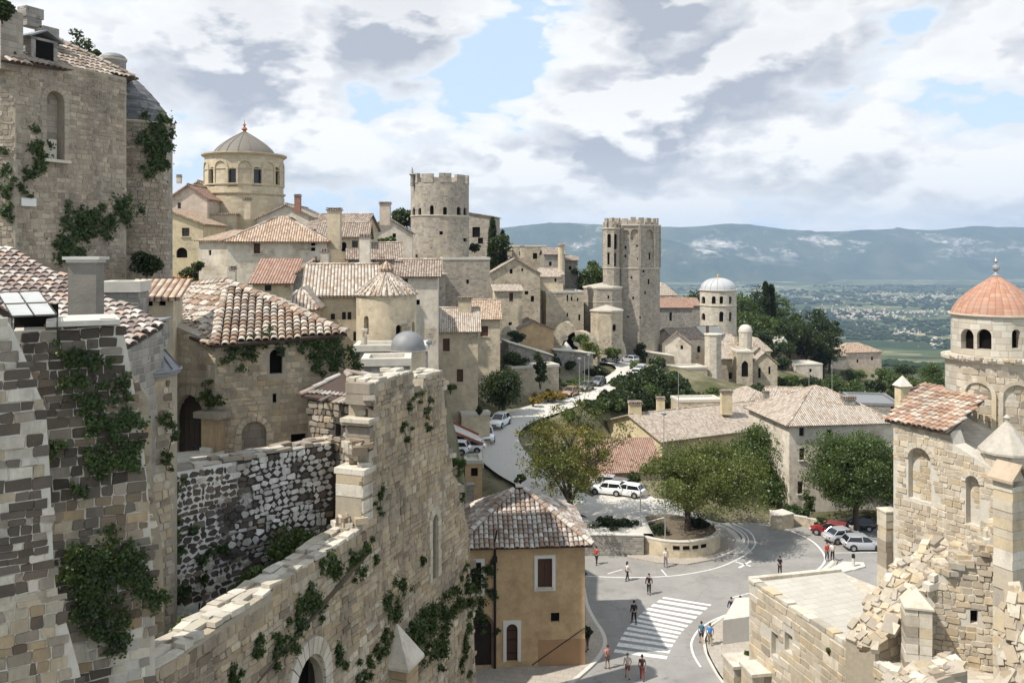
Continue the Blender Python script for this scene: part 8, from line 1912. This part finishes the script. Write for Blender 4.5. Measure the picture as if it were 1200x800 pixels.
def ground_Y(px, py, y0=118, y1=420):
    Ys = np.linspace(y0, y1, 400); zz = terrain_z((px-600)/F*Ys, Ys); ry = EYE-(py-HY)/F*Ys; k = np.argmax(ry < zz+.05); return float(Ys[k]) if (ry < zz+.05).any() else None
sb += [(x, y, 0, w, h, m_) for x, y, w, h, m_ in ((712, 466, 12, 9, 'leaf_dark'), (730, 468, 16, 13, 'leaf_dark'), (752, 470, 20, 15, 'leaf_dark'), (772, 468, 18, 14, 'leaf_dark'), (792, 470, 18, 12, 'leaf'), (760, 452, 14, 12, 'leaf_dark'), (745, 446, 10, 9, 'leaf_dark'), (778, 450, 14, 12, 'leaf_dark'), (800, 458, 14, 11, 'leaf_dark'), (766, 436, 9, 8, 'leaf_dark'), (812, 466, 14, 10, 'leaf_dark'), (790, 462, 14, 12, 'leaf_dark'), (698, 478, 12, 8, 'leaf_dark'), (826, 470, 14, 9, 'leaf'), (706, 474, 10, 8, 'leaf'), (738, 474, 12, 10, 'leaf'))]
for i, (px, py, Yk, w_, h_, mt) in enumerate(sb):
    gY = ground_Y(px, py+h_*.8)
    if gY is None: gY = Yk or 200
    Yk = gY
    bush('leafy green shrub on the slope %s' % ('below the small domed church' if px < 850 else 'at the right of the town'), px, py, Yk, w_, h_, mt, .5, 30, 90, group='shrubs below the small domed church' if px < 850 else 'shrubs on the slope at the right', ry=4)
# long low building
house('long cream building with pale tile roof and two chimneys behind the green trees', 776, 922, 112, 28, 14.1, 516, -1, 'gx', 2.2, 'yellow_plaster', 'tile_pale', [('F', 852, 523, 4, 7), ('F', 810, 527, 4, 7), ('L', 737, 512, 4, 6, 'rect', 'dark')], chim=[(744, 470, 14, 26, 119, 'yellow_plaster'), (851, 457, 12, 28, 122, 'yellow_plaster'), (774, 465, 9, 18, 126, 'yellow_plaster')], over=.5)
house('low building with pink tiled roof behind the autumn tree', 688, 775, 103, 6, 5, 553, -1, 'sf', 2.6, 'cream_plaster', 'tile_red', [('F', 700, 560, 5, 8, 'rect', 'dark')])
house('flat roofed pale building behind the long cream building', 795, 846, 132, 6, 4, 471, -4, 'flat', .1, 'cream_plaster', 'slab')
house('pale hipped roof house behind the leafy tree, right of the long building', 868, 925, 128, 4, 12, 483, -4, 'hip', 2.6, 'cream_plaster', 'tile_pale', [('F', 880, 490, 4, 5)], chim=[(898, 458, 6, 18, 130, 'grey_stone')])
house('house with light tile roof and tan gable, right centre', 905, 950, 138, -8, 12, 478, -4, 'gx', 2.4, 'cream_plaster', 'tile_pale')
house('pale roofed house behind the tall pale house', 950, 1010, 140, 6, 12, 480, -6, 'hip', 2.8, 'grey_stone', 'tile_pale', chim=[(957, 466, 13, 16, 135, 'yellow_plaster')])
house('grey walled flat building with white box, right centre', 1004, 1056, 130, -10, 10, 474, -6, 'flat', .2, 'grey_stone', 'lead', [('F', 1048, 481, 8, 9, 'rect', 'dark')])
house('tall pale house with three shuttered windows beside the right tree', 925, 1046, 96, 8, 11, 496, -1, 'hip', 3.0, 'white_plaster', 'tile_pale', [('F', 939.5, 506, 6, 10, 'rect', 'glass'), ('F', 940, 532, 6.5, 14, 'rect', 'glass'), ('F', 938, 571, 6.5, 15, 'rect', 'glass'), ('F', 972, 508, 6, 9, 'rect', 'glass')], chim=[(994, 464, 13, 20, 100, 'grey_stone')], over=.5)
house('low red roofed building behind the belfry wing', 1095, 1118, 128, 0, 8, 466, -6, 'gx', 1.1, 'grey_stone', 'tile_coral')
ln, lc, lz, lrr = tower('small square lantern turret with white pyramid cap, right centre', 1057.5, 6, 122, 452, -4, 4, 'yellow_plaster', a0=R(45+10), name='roof_lantern', cat='lantern', roof=('cone', 440, 2, 0), roofmat='slab')
for (px, py, Yk, h_, lab) in ((795, 500, 125, 8, 'thin antenna pole behind the dome church trees, left'), (903, 470, 150, 6, 'thin grey pole among the right roofs, nearest the house with tan gable'), (948, 478, 150, 7, 'thin grey pole left of the tall pale house'), (975, 476, 150, 8, 'tall thin grey pole behind the tall pale house')):
    lamp(lab, px, py, 0, h_, 'pole', Y=Yk, group='thin poles among the right roofs')

# ================================================================== NEAR TREES
def big_tree(label, px, Y, zb, ztop, rad, mat, leaf, ncl, per, group=None, ry=None, low=.2, trunk_r=.32, spread=None, name='broadleaf_tree', limbs=26, sparse=False, cx=None):
    X = (px-600)/F*Y; base = Vector((X, Y, zb)); H = ztop-zb; rt = root(name, label, 'tree', base, group=group); cz0 = zb+H*low; cX = X if cx is None else (cx-600)/F*Y
    cc = Vector((cX, Y, (cz0+ztop)/2)); rz = (ztop-cz0)/2; spread = spread or rad*.28
    pts, C = clump_points(cc, rad-spread*.5, (ry or rad)-spread*.5, rz-spread*.4, ncl, per, spread, shell=.35 if sparse else .5, low=-.85)
    leaf_mesh('crown', pts, leaf, M[mat], rt)
    m = MB(); fork = base+Vector((0, 0, H*.22)); m.tube([base-Z*.3, base+Z*H*.1, fork], [trunk_r*1.3, trunk_r, trunk_r*.9], 9)
    idx = np.argsort(RNG.random(len(C)))[:limbs]; mains = []
    for k in range(5):
        a = 2*math.pi*k/5+.4; q = fork+Vector((math.cos(a)*rad*.4, math.sin(a)*rad*.35, H*.30)); q.x += (cX-X)*.5; m.tube([fork-Z*.2, fork.lerp(q, .5)+Z*.3, q], [trunk_r*.6, trunk_r*.45, trunk_r*.28], 7); mains.append(q)
    mains.append(fork+Vector(((cX-X)*.4, 0, H*.4))); m.tube([fork-Z*.2, mains[-1]], [trunk_r*.7, trunk_r*.3], 7)
    for i in idx:
        q = Vector(C[i]); s = min(mains, key=lambda p: (p-q).length); mid = s.lerp(q, .5)+Vector((RNG.normal(), RNG.normal(), RNG.normal()+.3))*.25
        m.tube([s, mid, q], [trunk_r*.22, trunk_r*.13, trunk_r*.04], 5)
    m.build('trunk', M['bark'], rt, smooth=1.2); return rt
big_tree('open branched tree with green and golden autumn leaves behind the tan house', 668, 89, 1.0, EYE-(466-HY)/F*89, 8.0, 'leaf_autumn', .22, 190, 100, low=.16, spread=1.0, sparse=True, limbs=80, name='autumn_tree', trunk_r=.34)
big_tree('big round olive green tree over the curved planter in the plaza', 806, 87.5, 1.2, EYE-(512-HY)/F*87.5, 7.9, 'leaf_olive', .21, 95, 520, low=.2, cx=824, spread=1.75)
big_tree('dark green tree right behind the big plaza tree', 893, 103, .2, EYE-(485-HY)/F*103, 5.6, 'leaf', .25, 60, 420, low=.08)
big_tree('second dark green tree, lower, filling behind the plaza tree', 905, 99, .2, EYE-(545-HY)/F*99, 3.4, 'leaf', .32, 40, 150, low=.05)
big_tree('large bright green tree shading the parked cars, beside the church wing', 1003, 91, .1, EYE-(490-HY)/F*91, 5.8, 'leaf', .22, 80, 520, low=.08, spread=1.5, ry=4.5)
big_tree('green tree partly hidden behind the church wing', 1050, 96, .1, EYE-(520-HY)/F*96, 4.5, 'leaf', .32, 60, 150, low=.08)
bush('small pointed conifer in front of the tall pale house', 947, 588, 93, 7, 20, 'leaf', .2, 18, 120, name='conifer', cat='conifer')
bush('clipped green bank in front of the tall pale house', 930, 600, 95, 24, 9, 'hedge', .22, 34, 130, name='hedge', cat='hedge')
bush('low green bank right of the small conifer', 965, 612, 92, 16, 6, 'hedge', .22, 20, 110, name='hedge', cat='hedge')
bush('dark shrub below the autumn tree by the road', 742, 560, 101, 12, 8, 'leaf_dark', .28, 16, 100)
bush('dark bush behind the tan plaza house roof', 610, 560, 90, 9, 6, 'leaf_dark', .28, 12, 90)
bush('garden shrubs at the foot of the yellow house, far left', 222, 322, 92, 20, 10, 'leaf_dark', .3, 20, 110)
bush('garden shrubs with orange flowers below the big white house', 207, 330, 80, 15, 6, 'leaf', .25, 14, 100)
fl = root('flower_bed', 'orange flowers among the shrubs below the big white house', 'flowers', P(208, 326, 78)); leaf_mesh('flowers', [tuple(P(208+RNG.normal()*9, 326+RNG.normal()*2.2, 78+RNG.random())) for _ in range(130)], .18, M['flower'], fl); leaf_mesh('flower_leaves', [tuple(P(208+RNG.normal()*10, 329+RNG.normal()*2.5, 78.5+RNG.random())) for _ in range(400)], .2, M['leaf'], fl)
bush('dark shrub at the foot of the round tower beside the keep', 172, 308, 52, 17, 16, 'leaf_dark', .22, 26, 140)
bush('dark shrub left of the big white house wall', 232, 312, 86, 7, 10, 'leaf_dark', .25, 10, 90)

# ================================================================== THE PLAIN: woods, hedgerows and villages
def plain_z(x, y): return terrain_z(np.array(x), np.array(y))
def scatter_trees(n, ymin, ymax, size, name, dens_seed, kmin=-.1, kmax=.75):
    out_v = []; 
    Y = ymin*np.exp(RNG.random(n)*math.log(ymax/ymin)); X = Y*(kmin+(kmax-kmin)*RNG.random(n))
    keep = np.array([mnoise.noise(Vector((x*.0016, y*.0009, dens_seed)))+.5*mnoise.noise(Vector((x*.006, y*.003, dens_seed+5))) > .02 for x, y in zip(X, Y)]); X, Y = X[keep], Y[keep]; Zt = plain_z(X, Y)
    s = size*RNG.uniform(.5, 1.4, len(X))*np.clip(Y/2500, .8, 1.6)
    ico = np.array([(0, 0, 1.0), (.9, 0, .35), (.28, .86, .42), (-.73, .53, .3), (-.73, -.53, .45), (.28, -.86, .33), (.5, .36, -.3), (-.6, 0, -.3), (.3, -.6, -.3)])
    fc = np.array([(0, 1, 2), (0, 2, 3), (0, 3, 4), (0, 4, 5), (0, 5, 1), (1, 6, 2), (2, 6, 7), (2, 7, 3), (3, 7, 4), (4, 7, 8), (4, 8, 5), (5, 8, 1), (1, 8, 6)])
    st_ = np.stack([s*RNG.uniform(.8, 2.2, len(s)), s*RNG.uniform(.8, 1.6, len(s)), s*.8], 1)
    V = (ico[None]*(1+RNG.normal(size=(len(s), len(ico), 3))*.15))*st_[:, None]+np.stack([X, Y, Zt+s*.3], 1)[:, None]
    Fc = fc[None]+np.arange(len(s))[:, None, None]*len(ico)
    me = bpy.data.meshes.new(name); me.from_pydata(V.reshape(-1, 3).tolist(), [], Fc.reshape(-1, 3).tolist()); me.materials.append(M['leaf_far']); o = bpy.data.objects.new(name, me); COL.objects.link(o); tag(o, kind='stuff')
M['leaf_far'] = m_plain('distant wood', (.030, .045, .020), .95, .5, .02, spec=0)
scatter_trees(7000, 430, 1500, 6.5, 'distant_woods', 1.0, -.02, .72)
scatter_trees(9000, 1300, 4500, 7, 'plain_woods', 9.0)
scatter_trees(5000, 4000, 9000, 9, 'far_woods', 17.0)
vc = [(.46, .42, .36), (.42, .30, .24), (.52, .49, .44), (.38, .27, .21), (.42, .38, .33)]
M['village'] = m_vcol('distant village walls and roofs', mott=.1, dirt_amt=.05, bump=0)
def village(spots, name):
    m = MB()
    for (px, py, wpx, hpx, n) in spots:
        for _ in range(n):
            x = px+RNG.normal()*wpx; y = py+RNG.normal()*hpx
            if y < 322: continue
            Yk = (EYE+322)*F/(y-HY); p = P(x, y, Yk); zz = tz(p.x, p.y); Yk = (EYE-zz)*F/(y-HY); p = P(x, y, Yk); s = random.uniform(3.5, 8)*(1+Yk/9000); a = random.uniform(0, 3); U = Vector((math.cos(a), math.sin(a), 0)); V_ = Z.cross(U)
            hh = random.uniform(4, 7); q = [p+U*i*s*.6+V_*j*s*.4 for i, j in ((-1, -1), (1, -1), (1, 1), (-1, 1))]
            m.prism([w_-Z*3 for w_ in q], [w_+Z*hh for w_ in q], 0, random.choice([vc[0], vc[2], vc[4]])); r_ = [p-U*s*.62+Z*(hh+2.2), p+U*s*.62+Z*(hh+2.2)]
            m.add([w_+Z*hh for w_ in q]+r_, [(0, 1, 5, 4), (2, 3, 4, 5), (1, 2, 5), (3, 0, 4)], 0, random.choice([vc[1], vc[3], vc[1], vc[2]]))
    tag(m.build(name, M['village'], uv=False), kind='stuff')
village([(1000, 367, 20, 3, 150), (1035, 372, 14, 2.5, 90), (985, 371, 12, 2, 60), (1060, 350, 22, 2.5, 90), (1100, 348, 16, 2, 60), (1030, 345, 12, 1.5, 40), (1080, 366, 14, 2, 40), (1110, 415, 10, 4, 60), (1085, 420, 8, 3, 30), (1105, 403, 8, 3, 30), (1060, 390, 12, 2, 25), (960, 352, 14, 3, 30), (800, 311+14, 40, 1, 60), (915, 327, 20, 1, 50), (860, 330, 16, 1, 30), (700, 326, 12, 1, 20), (1150, 385, 30, 8, 60), (960, 380, 14, 4, 25), (900, 338, 20, 3, 20)], 'distant_village')
for (px, py, w_, h_, lab) in ((885, 327, 12, 1.2, 'long white greenhouse roofs far out on the plain, left'), (938, 327.5, 14, 1.2, 'long white greenhouse roofs far out on the plain, right'), (820, 313+11, 18, 1, 'white sheds at the foot of the mountains')):
    y = py; Yk = (EYE+325)*F/(y-HY); p = P(px, y, Yk); p.z = tz(p.x, p.y); rt = root('greenhouse', lab, 'greenhouse', p, group=None); m = MB()
    for k in range(5): m.box(p+Vector(((k-2)*w_*Yk/F*.4, k*30 % 70, 6)), w_*Yk/F*.19, 60, 6, (1, .1, 0))
    m.build('roof', M['slab'], rt)
